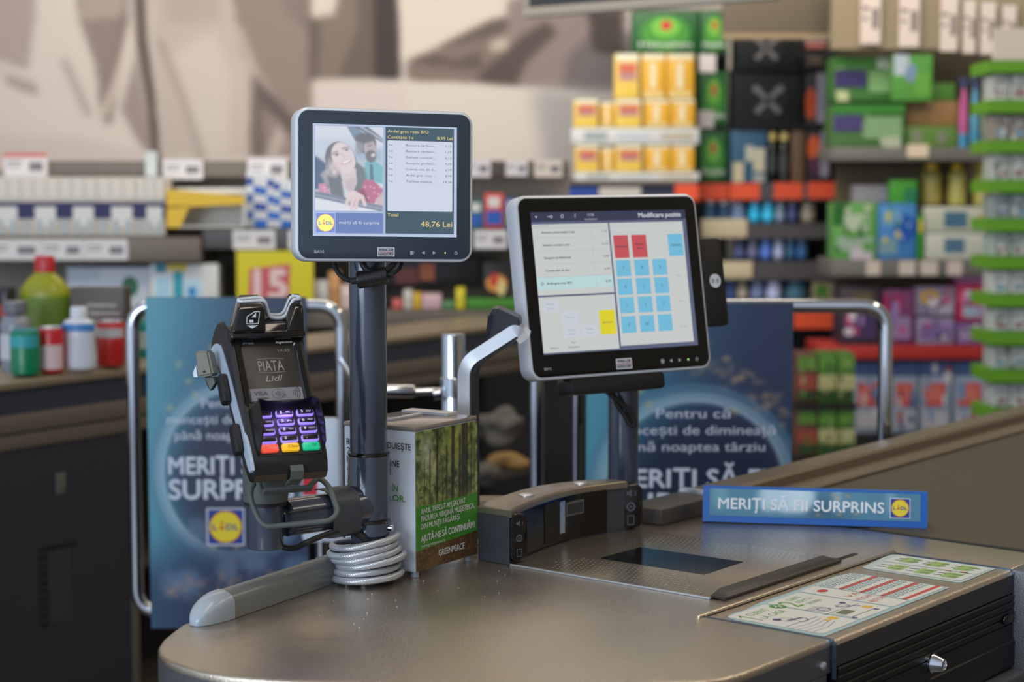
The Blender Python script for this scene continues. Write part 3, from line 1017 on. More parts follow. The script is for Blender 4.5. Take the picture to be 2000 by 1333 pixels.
ad = (C2 - pc_); al = ad.length; adn = ad.normalized()
side = adn.cross(Vector((0, 0, 1))).normalized()
bm = NB()
ov = []
for a, b in rrect(0.050, 0.050, 0.021, 8): ov.append((b, a))
sweep(bm, [Lp(pc_ + adn * t) for t in (0.012, 0.05, al - 0.0295)], ov, up=(0, 0, 1))
cyl(bm, Lp(pc_ + adn * (al - 0.034)), Lp(pc_ + adn * (al - 0.021)), 0.016, 20)
arm = obj('side_arm', bm, M_slate, pole, 50)
bm = NB()
sweep(bm, [Lp(pc_ + adn * 0.008), Lp(pc_ + adn * 0.016), Lp(pc_ + adn * 0.056), Lp(pc_ + adn * 0.060)], circle(0.0285, 28), up=(0, 0, 1), scale=[0.93, 1, 1, 0.94])
obj('arm_socket', bm, M_slate, arm, 40)
bm = NB()
cpf = [(0.029, 0.014), (0.031, 0.006), (0.031, -0.010), (0.026, -0.022), (0.012, -0.0305), (-0.012, -0.0315), (-0.024, -0.030), (-0.031, -0.020), (-0.0330, -0.006), (-0.0345, -0.006), (-0.0330, -0.022), (-0.025, -0.0318), (-0.012, -0.0333), (0.013, -0.0323), (0.027, -0.0235), (0.0327, -0.0105), (0.0327, 0.006), (0.031, 0.0148)]
sg = 1 if (adn.cross(Vector((0, 0, 1))).y < 0) else -1
sweep(bm, [Lp(pc_ + adn * 0.036), Lp(pc_ + adn * 0.082)], cpf, up=(0, 0, 1))
obj('cable_clip', bm, mat('clip_slate', (66, 71, 78), 0.45, 0.1), arm, 50)
bm = NB()
for sgn in (-1, 1):
    pass
p1, p2 = pc_ + adn * 0.06, pc_ + adn * (al - 0.02)
for zz_ in (0.0115, -0.0145):
    q = side * (-0.0252 if side.y > 0 else 0.0252) + Vector((0, 0, zz_))
    cyl(bm, Lp(p1 + q), Lp(p2 + q), 0.0012, 8)
obj('arm_groove_trim', bm, mat('trim_dark', (40, 44, 52), 0.3), arm)
bm = NB(); zc0, zc1 = zf(1084, 2.40), zf(988, 2.40)
lathe(bm, [(0.0225, zc0 - CZ), (0.0240, zc0 + 0.001 - CZ), (0.0243, zc0 + 0.003 - CZ), (0.0243, zf(992, 2.39) - 0.0050 - CZ)], 40, Matrix.Translation((C2.x - O.x, C2.y - O.y, 0)))
obj('arm_socket_tube', bm, M_slate, arm)
bm = NB()
P = [at_y(534, 1056, 2.452), at_y(556, 1070, 2.450), at_y(578, 1070, 2.44), at_y(604, 1058, 2.42), at_y(636, 1045, 2.44), at_y(668, 1036, 2.47), at_y(686, 1039, 2.490), at_y(698, 1043, 2.4935), at_y(709, 1051, 2.4935), at_y(716, 1060, 2.4935)]
tube(bm, [Lp(p) for p in smooth_path(P, 6)], 0.0042, 10)
obj('arm_cable', bm, M_rubber, pole)

# ================================================================== COILED STEEL CABLE
coil = thing('coiled_cable', 'clear sheathed silver steel cable coiled six turns round the pole foot', 'cable coil', (O.x, O.y, CZ))
LX = [(643, 1134), (648, 1121.5), (654, 1110.5), (645, 1098.5), (638, 1088.5), (643, 1073)]
RX = [(791, 1126), (784, 1111), (796, 1090), (786, 1078), (781, 1065), (784, 1051)]
k_ = 2.53 / FPX
ctl = []
cxp = 722
for (l, r) in zip(LX, RX):
    ctl.append(('L', (l[0] + 6 - cxp) * k_, max(0.0052, zf(l[1], 2.53) - CZ)))
    ctl.append(('R', (r[0] - 6 - cxp) * k_, max(0.0052, zf(r[1], 2.53) - CZ)))
path = []
st_n = 120
for i in range(len(ctl) - 1):
    s0, x0, z0 = ctl[i]; s1, x1, z1 = ctl[i + 1]
    for k in range(st_n):
        t = k / st_n
        a = PI * t
        xm, xr = (x0 + x1) / 2, (x1 - x0) / 2
        dep = (-abs(xr) if s0 == 'L' else 0.0325) * math.sin(a)
        e_ = t - math.sin(2 * PI * t) / (2 * PI) * 0.5
        path.append(Vector((xm - xr * math.cos(a), dep, z0 + (z1 - z0) * e_)))
rope = []
NS = 10
for k in range(NS * 4):
    a = 2 * PI * k / (NS * 4)
    rr_ = 0.0046 + 0.00042 * abs(math.sin(NS * a / 2)) ** 0.8
    rope.append((rr_ * math.cos(a), rr_ * math.sin(a)))
bm = NB(); sweep(bm, path, rope, twist=0.22, up=(0, 0, 1))
for i_, f in enumerate(bm.faces): f.material_index = 1 if (i_ % len(rope)) % 4 in (3,) else 0  # groove faces take a darker tone: shade between the strands painted in
obj('steel_rope', bm, [mat('clear_sheathed_steel', (214, 219, 226), 0.22, 0.4, coat=0.5), mat('groove_shade', (138, 142, 148), 0.3, 0.3, coat=0.5)], coil, 60)

# ================================================================== CUSTOMER MONITOR
SCR = []


def spc(c, e=0.9):
    """A colour shown on a lit screen."""
    nm = 'screen_%d_%d_%d' % (c[0], c[1], c[2])
    if nm in MATS: return MATS[nm]
    m = mat(nm, c, 0.25, emit=e)
    m.node_tree.nodes['Principled BSDF'].inputs['Base Color'].default_value = (0.012, 0.012, 0.014, 1)
    return m


def mon_body(root, w, h, t, r, cz, rim, glass, gm):
    bm = NB(); slab(bm, w, h, t, r, 0.004, y0=0.0, cz=cz, n=10)
    hsg = obj('housing', bm, M_silver, root, 40)
    bm = NB(); slab(bm, w - 2 * rim, h - 2 * rim, 0.004, r - rim, 0.0008, y0=-0.0012, cz=cz, n=10)
    gl = obj('front_glass', bm, gm, root, 40)
    return hsg, gl


def brand_plate(root, x, z, w, h, y, b='BA90', bx=0, bz=0):
    bm = NB(); plate(bm, x - w / 2, x + w / 2, z - h / 2, z + h / 2, y)
    bp = flat('brand_plate', bm, pc((216, 220, 228)), root)
    bm = NB()
    text(bm, 'WINCOR', x, z + h * 0.12, h * 0.27, y=y - 0.0003, w=w * 0.86, bold=0.02)
    text(bm, 'NIXDORF', x, z - h * 0.38, h * 0.27, y=y - 0.0003, w=w * 0.86, bold=0.02)
    flat('brand_lettering', bm, M_ink, bp)
    bm = NB(); plate(bm, x - w * .45, x + w * .45, z - h * .045, z + h * .02, y - 0.0003)
    flat('red_line', bm, pc((200, 60, 70)), bp)
    bm = NB(); text(bm, b[:2], bx, bz, 0.0040, y=y, w=0.0072, align='L', bold=0.025); text(bm, b[2:], bx + 0.0076, bz, 0.0040, y=y, w=0.0058, align='L')
    flat('model_lettering', bm, pc((196, 202, 208)), root)


def osd_icons(root, xs, z, y, s=0.0022):
    bm = NB()
    x = xs[0]
    for q in (-1, 1): plate(bm, x - s, x + s * .9, z + q * s - s * .2, z + q * s + s * .2, y); plate(bm, x + q * s - s * .15, x + q * s + s * .15, z - s, z + s, y)
    plate(bm, x - s * .5, x + s * .4, z - s * .6, z + s * .6, y); poly(bm, [(x + s * 1.1, z - s * .4), (x + s * 1.6, z), (x + s * 1.1, z + s * .4)], y)
    poly(bm, [(xs[1] - s, z), (xs[1] + s, z - s), (xs[1] + s, z + s)], y)
    poly(bm, [(xs[2] + s, z), (xs[2] - s, z + s), (xs[2] - s, z - s)], y)
    ring(bm, xs[4], z - s * .1, s * .75, s * 1.05, y, n=16, a0=120, a1=420); plate(bm, xs[4] - s * .15, xs[4] + s * .15, z, z + s * 1.2, y)
    flat('button_icons', bm, pc((200, 206, 212)), root)
    bm = NB(); disc(bm, xs[3], z, s * .5, y, n=10)
    flat('power_light', bm, mat('led_green', (190, 255, 150), 0.3, emit=1.2), root)


def arrow():
    pass


R90 = rotm(17.9, -2.8, 1.1)
m90 = thing('customer_monitor', 'smaller monitor with silver rim on the slate pole showing a photo and a shopping total', 'monitor', (-0.172, 2.48, 1.440), R90)
hs, gl = mon_body(m90, 0.2486, 0.2075, 0.034, 0.019, -0.0034, 0.0042, None, mat('slate_glass', (60, 72, 84), 0.22))
bm = NB(); slab(bm, 0.12, 0.10, 0.028, 0.012, 0.004, y0=0.0335, cz=-0.01)
box(bm, -0.04, 0.04, 0.03, 0.075, -0.085, -0.03, bev=0.004)
obj('rear_mount', bm, M_black, m90, 40)
YS = -0.0016
bm = NB(); plate(bm, -0.1006, 0.1004, -0.0725, 0.0782, YS)
scr = flat('lit_screen', bm, spc((196, 210, 236)), m90)
bm = NB(); plate(bm, -0.0985, 0.0965, -0.0700, 0.0765, YS - 0.0002)
flat('screen_field', bm, spc((176, 192, 224)), scr)
# the photograph on the screen
pic = Picture(130, 158, 0, 770, 0, 950, (222, 228, 240))
P = pic.put
pic.poly([(0, 150), (450, 150), (450, 330), (0, 330)], (190, 208, 230), 0.6, 40)
pic.poly([(440, 260), (770, 240), (770, 420), (440, 420)], (150, 176, 205), 0.7, 30)
pic.poly([(0, 330), (770, 380), (770, 560), (0, 560)], (196, 204, 214), 0.8, 25)
pic.poly([(360, 0), (480, 0), (560, 90), (480, 200), (420, 110)], (120, 140, 165), 0.9, 10)
pic.poly([(440, 0), (600, 0), (770, 130), (770, 175)], (108, 122, 140), 0.95, 4)
pic.stroke([(520, 0), (770, 150)], 16, (205, 214, 226), 0.8, 2)
pic.poly([(0, 340), (120, 420), (160, 700), (0, 720)], (76, 98, 128), 0.9, 15)
# man
pic.poly([(560, 400), (660, 370), (770, 440), (770, 640), (560, 600)], (128, 192, 200), 1, 8)
pic.poly([(620, 420), (650, 420), (660, 600), (620, 600)], (96, 110, 130), 0.8, 6)
pic.ell(580, 190, 110, 115, (116, 120, 128), 1, 10)
pic.ell(500, 230, 50, 90, (160, 164, 168), 0.8, 12)
pic.ell(620, 250, 68, 115, (192, 180, 184), 1, 8, ang=-8)
pic.ell(630, 330, 60, 70, (118, 116, 124), 0.9, 10)
pic.ell(655, 315, 26, 18, (236, 226, 228), 1, 4, ang=-20)
pic.ell(560, 125, 110, 55, (110, 112, 120), 0.95, 12)
pic.stroke([(600, 215), (640, 205)], 10, (110, 104, 110), 0.8, 3)
# woman: hair, neck, face
pic.ell(290, 395, 172, 225, (120, 120, 130), 1, 10, ang=-18)
pic.poly([(160, 330), (120, 480), (60, 540), (100, 640), (200, 720), (250, 560)], (172, 170, 174), 0.9, 14)
pic.poly([(140, 560), (170, 780), (330, 820), (300, 600)], (112, 120, 128), 0.95, 12)
pic.poly([(440, 380), (560, 470), (590, 640), (500, 800), (420, 740), (450, 560)], (118, 124, 130), 0.95, 12)
pic.poly([(40, 650), (120, 640), (180, 790), (40, 770)], (214, 150, 180), 1, 8)
pic.poly([(560, 590), (650, 600), (770, 700), (760, 760), (660, 870), (420, 820), (520, 700)], (196, 118, 146), 1, 8)
pic.poly([(420, 760), (540, 690), (620, 860), (440, 850)], (140, 84, 108), 0.8, 12)
pic.poly([(680, 820), (770, 730), (770, 900), (690, 880)], (214, 190, 190), 1, 8)
pic.poly([(270, 500), (460, 470), (470, 640), (400, 780), (330, 700)], (222, 208, 212), 1, 10)
pic.poly([(330, 640), (430, 560), (470, 600), (400, 780)], (206, 190, 196), 0.8, 14)
pic.ell(318, 355, 128, 182, (234, 220, 222), 1, 8, ang=-22)
pic.ell(230, 470, 60, 80, (224, 206, 210), 0.8, 20, ang=-22)
pic.ell(215, 515, 20, 30, (230, 206, 208), 1, 5)
pic.stroke([(190, 320), (215, 295), (255, 288)], 10, (140, 118, 120), 0.85, 3)
pic.stroke([(300, 255), (340, 235), (372, 240)], 10, (140, 118, 120), 0.85, 3)
pic.ell(240, 328, 34, 15, (238, 236, 240), 0.9, 3, ang=-18); pic.ell(242, 325, 13, 13, (104, 116, 130), 1, 3)
pic.ell(352, 270, 32, 14, (238, 236, 240), 0.9, 3, ang=-18); pic.ell(354, 268, 12, 12, (104, 116, 130), 1, 3)
pic.stroke([(208, 326), (240, 310), (272, 318)], 6, (96, 82, 86), 0.8, 2)
pic.stroke([(322, 268), (350, 254), (382, 258)], 6, (96, 82, 86), 0.8, 2)
pic.stroke([(300, 300), (325, 350), (352, 340)], 8, (206, 178, 180), 0.7, 4)
pic.ell(350, 400, 66, 26, (216, 170, 174), 1, 4, ang=-22); pic.ell(350, 396, 54, 15, (250, 248, 250), 1, 3, ang=-22)
pic.stroke([(100, 580), (170, 480), (210, 400)], 8, (214, 212, 214), 0.7, 4); pic.stroke([(60, 560), (140, 500)], 7, (214, 212, 214), 0.6, 4)
# car door and hand
pic.poly([(0, 735), (770, 890), (770, 960), (0, 810)], (126, 138, 156), 1, 5)
pic.stroke([(0, 775), (770, 928)], 14, (176, 186, 202), 0.8, 4)
pic.poly([(0, 812), (770, 962), (0, 962)], (232, 236, 244), 1, 4)
pic.poly([(340, 790), (380, 735), (450, 720), (520, 760), (560, 800), (470, 850), (390, 850)], (236, 216, 218), 1, 6)
for q in (((385, 790), (348, 880)), ((430, 800), (408, 925)), ((475, 800), (455, 930)), ((530, 790), (562, 880))):
    pic.stroke(list(q), 34, (236, 214, 216), 1, 4)
for q in (((408, 800), (380, 900)), ((452, 810), (434, 915)), ((505, 810), (500, 870))):
    pic.stroke(list(q), 6, (196, 168, 176), 0.8, 3)
for x_, y_ in ((560, 680), (625, 675), (665, 690), (735, 680), (670, 740), (715, 760), (600, 800), (100, 700), (110, 730)):
    pic.stroke([(x_ - 10, y_ - 8), (x_, y_ + 8), (x_ + 10, y_ - 8)], 7, (240, 214, 222), 0.9, 2)
pic.put(np.ones(pic.X.shape), (206, 214, 228), 0.14)
pic.mesh('screen_photo', -0.0975, -0.0037, -0.0382, 0.0752, painted('screen_picture', emit=0.9), scr, YS - 0.0005)
bm = NB(); plate(bm, -0.0975, -0.0037, -0.0685, -0.0413, YS - 0.0005)
flat('slogan_bar', bm, spc((118, 140, 196)), scr)
bm = NB(); text(bm, 'meri\u021bi s\u0103 fii surprins', -0.0368, -0.0560, 0.0040, y=YS - 0.0008, w=0.0555)
flat('slogan_lettering', bm, spc((228, 234, 248)), scr)
logo(scr, -0.0835, -0.0549, 0.0255, YS - 0.0007, None, emit=0.85, wash=0.42)
bm = NB(); plate(bm, -0.0006, 0.0962, -0.0684, 0.0762, YS - 0.0005)
flat('order_field', bm, spc((74, 96, 110)), scr)
bm = NB(); plate(bm, 0.0022, 0.0939, -0.0378, 0.0580, YS - 0.0007, r=0.0015)
flat('order_list', bm, spc((214, 222, 240)), scr)
bm = NB()
text(bm, 'Ardei gras rosu BIO', 0.0022, 0.0686, 0.0042, y=YS - 0.001, w=0.0578, align='L', bold=0.012)
text(bm, 'Cantitate 1x', 0.0022, 0.0605, 0.0042, y=YS - 0.001, w=0.0365, align='L', bold=0.012)
text(bm, '8,99 Lei', 0.0940, 0.0605, 0.0042, y=YS - 0.001, w=0.0220, align='R', bold=0.012)
text(bm, 'Total', 0.0022, -0.0450, 0.0042, y=YS - 0.001, w=0.0150, align='L', bold=0.012)
text(bm, '48,76 Lei', 0.0935, -0.0585, 0.0072, y=YS - 0.001, w=0.0445, align='R', bold=0.012)
flat('gold_lettering', bm, spc((226, 208, 140)), scr)
bm = NB()
for k, (a, b) in enumerate((('Bautura carbon...', '1,15'), ('Bautura carbon...', '1,15'), ('Solutie curatar...', '6,13'), ('Sampon profesi...', '9,99'), ('Crema-ulei de d...', '6,99'), ('Ardei gras rosu ...', '8,99'), ('Tablete masina ...', '14,36'))):
    z = 0.0505 - 0.00815 * k
    text(bm, '1x', 0.0042, z, 0.0030, y=YS - 0.001, w=0.0052, align='L')
    text(bm, a, 0.0278, z, 0.0030, y=YS - 0.001, w=0.0425, align='L')
    text(bm, b, 0.0925, z, 0.0030, y=YS - 0.001, w=0.0088 if k < 6 else 0.0115, align='R')
flat('order_lettering', bm, spc((92, 104, 128)), scr)
brand_plate(m90, 0.0003, -0.0934, 0.0244, 0.0124, YS, 'BA90', -0.0985, -0.0957)
osd_icons(m90, (0.0368, 0.0528, 0.0686, 0.0840, 0.0995), -0.0942, YS)
# cable with ferrite hanging below the monitor
kc = thing('monitor_cable', 'black monitor cable with ribbed filter block hanging below the smaller monitor', 'cable', at_y(725, 548, 2.495))
l0 = at_y(725, 548, 2.495)


def Lk(px, py, Y): return at_y(px, py, Y) - l0


fa, fb = Lk(697, 548, 2.488), Lk(757, 538, 2.488)
bm = NB()
tube(bm, smooth_path([Lk(653, 506, 2.51), Lk(655, 522, 2.50), Lk(664, 537, 2.492), Lk(678, 546, 2.488), Lk(690, 548, 2.488), fa], 6), 0.0034, 10)
obj('cord', bm, M_rubber, kc)
bm = NB()
tube(bm, smooth_path([fb, Lk(770, 533, 2.488), Lk(781, 524, 2.495), Lk(786, 508, 2.51)], 6), 0.0026, 10)
obj('cord', bm, M_rubber, kc)
bm = NB(); tube(bm, smooth_path([Lk(705, 505, 2.492), Lk(710, 520, 2.488), Lk(722, 530, 2.486), Lk(745, 532, 2.486), Lk(765, 520, 2.49), Lk(775, 505, 2.50)], 6), 0.0042, 10)
obj('cord', bm, M_rubber, kc)
bm = NB(); cyl(bm, fa, fb, 0.0115, 24, bev=0.002)
d_ = (fb - fa)
fer = obj('filter_block', bm, M_black, kc)
bm = NB()
for k in range(14):
    p = fa + d_ * ((k + 1) / 15)
    cyl(bm, p - d_.normalized() * 0.0008, p + d_.normalized() * 0.0008, 0.0123, 20)
obj('rib_rings', bm, M_black, fer)
for p in (fa, fb):
    bm = NB()
    s_ = -1 if p is fa else 1
    cyl(bm, p, p + d_.normalized() * 0.008 * s_, 0.0050, 14, r2=0.0042)
    obj('strain_relief', bm, M_rubber, kc)

# ================================================================== PAYMENT TERMINAL
RT = rotm(24.7, -33.7, 0)
TP = Vector((-0.315, 2.38, 1.191))
TY = 0.006
term = thing('payment_terminal', 'black card payment terminal with lit purple keypad tilted on its bracket', 'card terminal', TP, RT)
# main body: side profile widening towards the top, lofted across its width with rounded edges
bp_ = []


def body_loop(x, s):
    """Outline in (y, z) at width x; s shrinks it at the flanks."""
    P = [(-0.006, 0.062), (-0.004, 0.050), (0.0, 0.046), (0.0, -0.044), (-0.004, -0.052), (-0.004, -0.120), (0.000, -0.134), (0.006, -0.1440), (0.016, -0.148), (0.026, -0.144), (0.034, -0.126), (0.040, -0.060), (0.046, 0.020), (0.050, 0.060), (0.040, 0.085), (0.010, 0.078)]
    cy, cz = 0.02, -0.04
    return [(x, cy + (y - cy) * s, cz + (z - cz) * (1 - (1 - s) * 0.35)) for y, z in P]


bm = NB()
loft(bm, [body_loop(-0.0515, 0.80), body_loop(-0.0505, 0.93), body_loop(-0.048, 1.0), body_loop(0.048, 1.0), body_loop(0.0505, 0.93), body_loop(0.0515, 0.80)])
tb = obj('terminal_body', bm, M_black, term, 35)
# raised head with the card slot: left block, saddle, right horn
M_head = mat('head_gloss', (16, 15, 15), 0.12, coat=0.5)
bm = NB()


def wedge(bm, bot, top, y0b, y0t, depth, r=0.004):
    """Block with a sloping front: bot/top = (x0, x1, z)."""
    A = [(bot[0], y0b, bot[2]), (bot[1], y0b, bot[2]), (bot[1], depth, bot[2]), (bot[0], depth, bot[2])]
    B_ = [(top[0], y0t, top[2]), (top[1], y0t, top[2]), (top[1], depth * 0.9, top[2]), (top[0], depth * 0.9, top[2])]
    va = [bm.verts.new(p) for p in A]; vb = [bm.verts.new(p) for p in B_]
    fs = [bm.faces.new(va[::-1]), bm.faces.new(vb)]
    for i in range(4):
        j = (i + 1) % 4
        fs.append(bm.faces.new((va[i], va[j], vb[j], vb[i])))
    bmesh.ops.bevel(bm, geom=list({e_ for f in fs for e_ in f.edges}), offset=r, segments=3, affect='EDGES', profile=0.5)



def hexa(bm, bf, tf, tb_, bb, r=0.004):
    """Block from four edges, each (x0, x1, y, z): bottom front, top front, top back, bottom back."""
    vs = [[bm.verts.new((x, e_[2], e_[3])) for x in e_[:2]] for e_ in (bf, tf, tb_, bb)]
    fs = [bm.faces.new([v[0] for v in vs]), bm.faces.new([v[1] for v in vs][::-1])]
    for k in range(4):
        p, q = vs[k], vs[(k + 1) % 4]
        fs.append(bm.faces.new((p[0], p[1], q[1], q[0])))
    bmesh.ops.bevel(bm, geom=list({e_ for f in fs for e_ in f.edges}), offset=r, segments=3, affect='EDGES', profile=0.5)


hexa(bm, (-0.0500, -0.0040, -0.018, 0.052), (-0.0400, -0.0020, -0.030, 0.0835), (-0.0260, 0.0040, 0.000, 0.1215), (-0.0480, 0.0040, 0.046, 0.060))
hexa(bm, (0.0220, 0.0500, -0.016, 0.052), (0.0390, 0.0540, -0.021, 0.0870), (0.0425, 0.0610, 0.000, 0.1215), (0.0220, 0.0530, 0.046, 0.060))
hexa(bm, (-0.010, 0.046, -0.012, 0.050), (-0.010, 0.046, -0.010, 0.0700), (-0.010, 0.046, 0.012, 0.0960), (-0.010, 0.046, 0.044, 0.056), 0.003)
hexa(bm, (-0.0505, 0.0515, -0.0125, 0.0465), (-0.0505, 0.0525, -0.0150, 0.0560), (-0.0495, 0.0535, 0.020, 0.0640), (-0.0500, 0.0520, 0.040, 0.0480), 0.003)
head = obj('card_reader_head', bm, M_head, term, 30)
bm = NB()
sl = []
yy_ = 0.004
TOPN = Vector((0, -0.78, 0.62))
strip = [Vector(p) for p in ((-0.0270, -0.0160, 0.1035), (-0.0050, -0.0150, 0.1055), (0.0030, -0.0150, 0.1050), (0.0065, -0.0080, 0.0960), (0.0090, -0.0030, 0.0865), (0.0160, -0.0025, 0.0850), (0.0270, -0.0025, 0.0850), (0.0330, -0.0040, 0.0890), (0.0440, -0.0110, 0.1080), (0.0510, -0.0110, 0.1085))]
sl_d = Vector((0, 0.62, 0.78)) * 0.0052
for sg_ in (-1, 1):
    tube(bm, round_path([p + sl_d * sg_ - TOPN * 0.0016 for p in strip], 0.004, 4), 0.0026, 8)
for e_, dx in ((strip[0], -0.005), (strip[-1], 0.004)):
    tube(bm, [e_ - TOPN * 0.0016 + sl_d * (-math.cos(PI * t)) + Vector((dx * math.sin(PI * t), 0, 0)) for t in [k / 10 for k in range(11)]], 0.0026, 8)
obj('slot_trim', bm, mat('trim_white', (214, 220, 228), 0.3), head, 60)
# card icon on the left block (sits on its sloping front)
TI = Matrix.Translation((0, 0, 0))


def fz(z): return -0.018 + (z - 0.052) / 0.0315 * -0.012 - 0.0006


bm = NB()
ic = [(-0.0300, 0.0625), (-0.0140, 0.0625), (-0.0110, 0.0775), (-0.0175, 0.0775), (-0.0285, 0.0715)]
for a, b in zip(ic, ic[1:] + ic[:1]): line2(bm, a, b, 0.0011)
poly(bm, [(-0.0225, 0.0705), (-0.0165, 0.0705), (-0.0160, 0.0760)]); plate(bm, -0.0260, -0.0205, 0.0640, 0.0675)
poly(bm, [(-0.0300, 0.0605), (-0.0140, 0.0605), (-0.0225, 0.0565)])
for v_ in bm.verts: v_.co.y = fz(v_.co.z)
flat('card_icon', bm, pc((214, 222, 232)), head)
# bezel, screen
bm = NB()
fr = rrect(0.090, 0.103, 0.006, 4)
fi = rrect(0.0705, 0.0815, 0.003, 4)
loft(bm, [[(x, 0.001, z) for x, z in fr], [(x, -0.0028, z) for x, z in [(a * 0.99, b * 0.99) for a, b in fr]], [(x, -0.0028, z) for x, z in [(a * 1.08, b * 1.08) for a, b in fi]], [(x, 0.0012, z) for x, z in fi]], False, False)
obj('screen_bezel', bm, M_head, term, 30)
bm = NB(); plate(bm, -0.0352, 0.0352, -0.0405, 0.0405, 0.0002)
ts = flat('terminal_screen', bm, mat('terminal_lcd', (104, 94, 86), 0.12), term)
bm = NB(); plate(bm, -0.0352, 0.0352, -0.0405, -0.0225, -0.0001)
flat('lower_field', bm, mat('terminal_lcd_pale', (138, 136, 142), 0.15), ts)
bm = NB()
text(bm, 'PIATA', -0.0005, 0.0035, 0.0150, y=-0.0002, w=0.0345, bold=0.0)
line2(bm, (-0.018, 0.0205), (0.0, 0.0222), 0.0006, -0.0002); line2(bm, (0.0, 0.0222), (0.018, 0.0205), 0.0006, -0.0002)
line2(bm, (-0.018, 0.0015), (0.0, 0.0002), 0.0006, -0.0002); line2(bm, (0.0, 0.0002), (0.018, 0.0015), 0.0006, -0.0002)
text(bm, 'Lidl', 0.0005, -0.0125, 0.0090, y=-0.0002, w=0.024, bold=-0.01, shear=0.3)
text(bm, '14:33', 0.021, 0.0315, 0.0035, y=-0.0002, w=0.016)
flat('screen_lettering', bm, mat('lcd_letter', (150, 146, 146), 0.3), ts)
bm = NB()
text(bm, 'VISA', -0.0215, -0.0325, 0.0062, y=-0.0004, w=0.0185, bold=0.02)
ring(bm, 0.002, -0.0310, 0.0086, 0.0091, -0.0004, n=24, rz=0.78)
for k in range(4): ring(bm, -0.0035, -0.0310, 0.002 + 0.0017 * k, 0.0026 + 0.0017 * k, -0.0004, n=8, a0=-40, a1=40)
line2(bm, (0.0045, -0.028), (0.0120, -0.035), 0.0008, -0.0004); line2(bm, (0.003, -0.031), (0.009, -0.0365), 0.0008, -0.0004)
for k in range(4): ring(bm, 0.0190, -0.0305, 0.0030 + 0.0030 * k, 0.0042 + 0.0030 * k, -0.0004, n=10, a0=-42, a1=42)
plate(bm, -0.028, -0.012, -0.0380, -0.0360, -0.0004)
flat('card_symbols', bm, mat('lcd_symbol', (84, 78, 80), 0.3), ts)
bm = NB()
text(bm, 'iPP480', -0.0265, 0.0422, 0.0030, y=-0.0034, w=0.0150)
flat('model_lettering', bm, pc((120, 132, 140)), term)
bm = NB(); text(bm, 'ingenico', 0.0225, 0.0422, 0.0034, y=-0.0034, w=0.0225, bold=0.005, shear=0.15)
flat('maker_lettering', bm, pc((222, 222, 220)), term)
# keypad floor, keys
bm = NB(); plate(bm, -0.042, 0.0455, -0.122, -0.046, -0.0045)
flat('keypad_floor', bm, mat('keypad_black', (20, 17, 22), 0.4), term)
M_kglow = mat('key_glow', (148, 126, 240), 0.35, emit=0.85)
KEYS = [('', ''), ('2', 'ABC'), ('3', 'DEF'), ('4', 'GHI'), ('5', 'JKL'), ('6', 'MNO'), ('7', 'PQRS'), ('8', 'TUV'), ('9', 'WXYZ'), ('', ''), ('0', ''), ('.', '')]
for k, (a, b) in enumerate(KEYS):
    r_, c_ = divmod(k, 3)
    x, z = 0.0022 + (c_ - 1) * 0.0282, -0.0632 - 0.0123 * r_
    bm = NB(); slab(bm, 0.0232, 0.0098, 0.004, 0.003, 0.0010, y0=-0.0078, cx=x, cz=z - 0.0006, n=4)
    ky = obj('key', bm, M_kglow, term, 40)
    bm = NB(); slab(bm, 0.0208, 0.0066, 0.001, 0.0016, 0.0003, y0=-0.0083, cx=x + 0.0002, cz=z + 0.0004, n=4)
    obj('key_cap', bm, mat('key_face', (26, 22, 30), 0.3), ky, 40)
    if a:
        bm = NB(); text(bm, a, x - 0.0048, z - 0.0011, 0.0038, y=-0.0086, w=0.0030 if a != '.' else 0.001, bold=0.012)
        if b: text(bm, b, x + 0.0045, z - 0.0004, 0.0024, y=-0.0086, w=0.0022 * len(b))
        flat('key_lettering', bm, pc((226, 220, 246), 0.4, 0.3), ky)
for x, col, s_ in ((-0.0262, (236, 84, 60), 'Stop'), (0.0018, (232, 178, 32), 'Clear'), (0.0296, (24, 176, 130), 'OK')):
    bm = NB(); slab(bm, 0.0232, 0.0112, 0.006, 0.0028, 0.0012, y0=-0.0085, cx=x, cz=-0.1125, n=4)
    ky = obj('key', bm, mat('key_%s' % s_.lower(), col, 0.3, emit=0.55), term, 40)
    ky['label'] = {'Stop': 'red stop key', 'Clear': 'yellow clear key', 'OK': 'green confirm key'}[s_]
    bm = NB(); text(bm, s_, x + 0.004, -0.1135, 0.0038, y=-0.0088, w=0.0030 * len(s_))
    flat('key_lettering', bm, pc((240, 190, 170) if s_ == 'Stop' else (120, 84, 20) if s_ == 'Clear' else (16, 110, 84)), ky)
# privacy shield: open tray wall round the keypad, high at the flanks
bm = NB()
M_shield = mat('shield_black', (24, 23, 26), 0.25)
def sh(x, z, y, s=1.0): return Vector((x, y, z))
outer = [(-0.0420, -0.1210, -0.006), (-0.0415, -0.1120, -0.022), (-0.0385, -0.0960, -0.036), (-0.0390, -0.0580, -0.036), (-0.0350, -0.0510, -0.029), (-0.022, -0.0520, -0.023), (0.002, -0.0535, -0.021), (0.026, -0.0520, -0.022), (0.0400, -0.0490, -0.025), (0.0470, -0.0540, -0.025), (0.0490, -0.0850, -0.024), (0.0480, -0.1100, -0.016), (0.0450, -0.121, -0.006)]
base = [(-0.0440, -0.121, -0.002), (-0.0450, -0.110, -0.002), (-0.0450, -0.090, -0.002), (-0.0445, -0.056, -0.002), (-0.036, -0.0500, -0.002), (-0.022, -0.0490, -0.002), (0.002, -0.0490, -0.002), (0.026, -0.0490, -0.002), (0.0400, -0.0500, -0.002), (0.0455, -0.056, -0.002), (0.0465, -0.085, -0.002), (0.0460, -0.110, -0.002), (0.0445, -0.121, -0.002)]
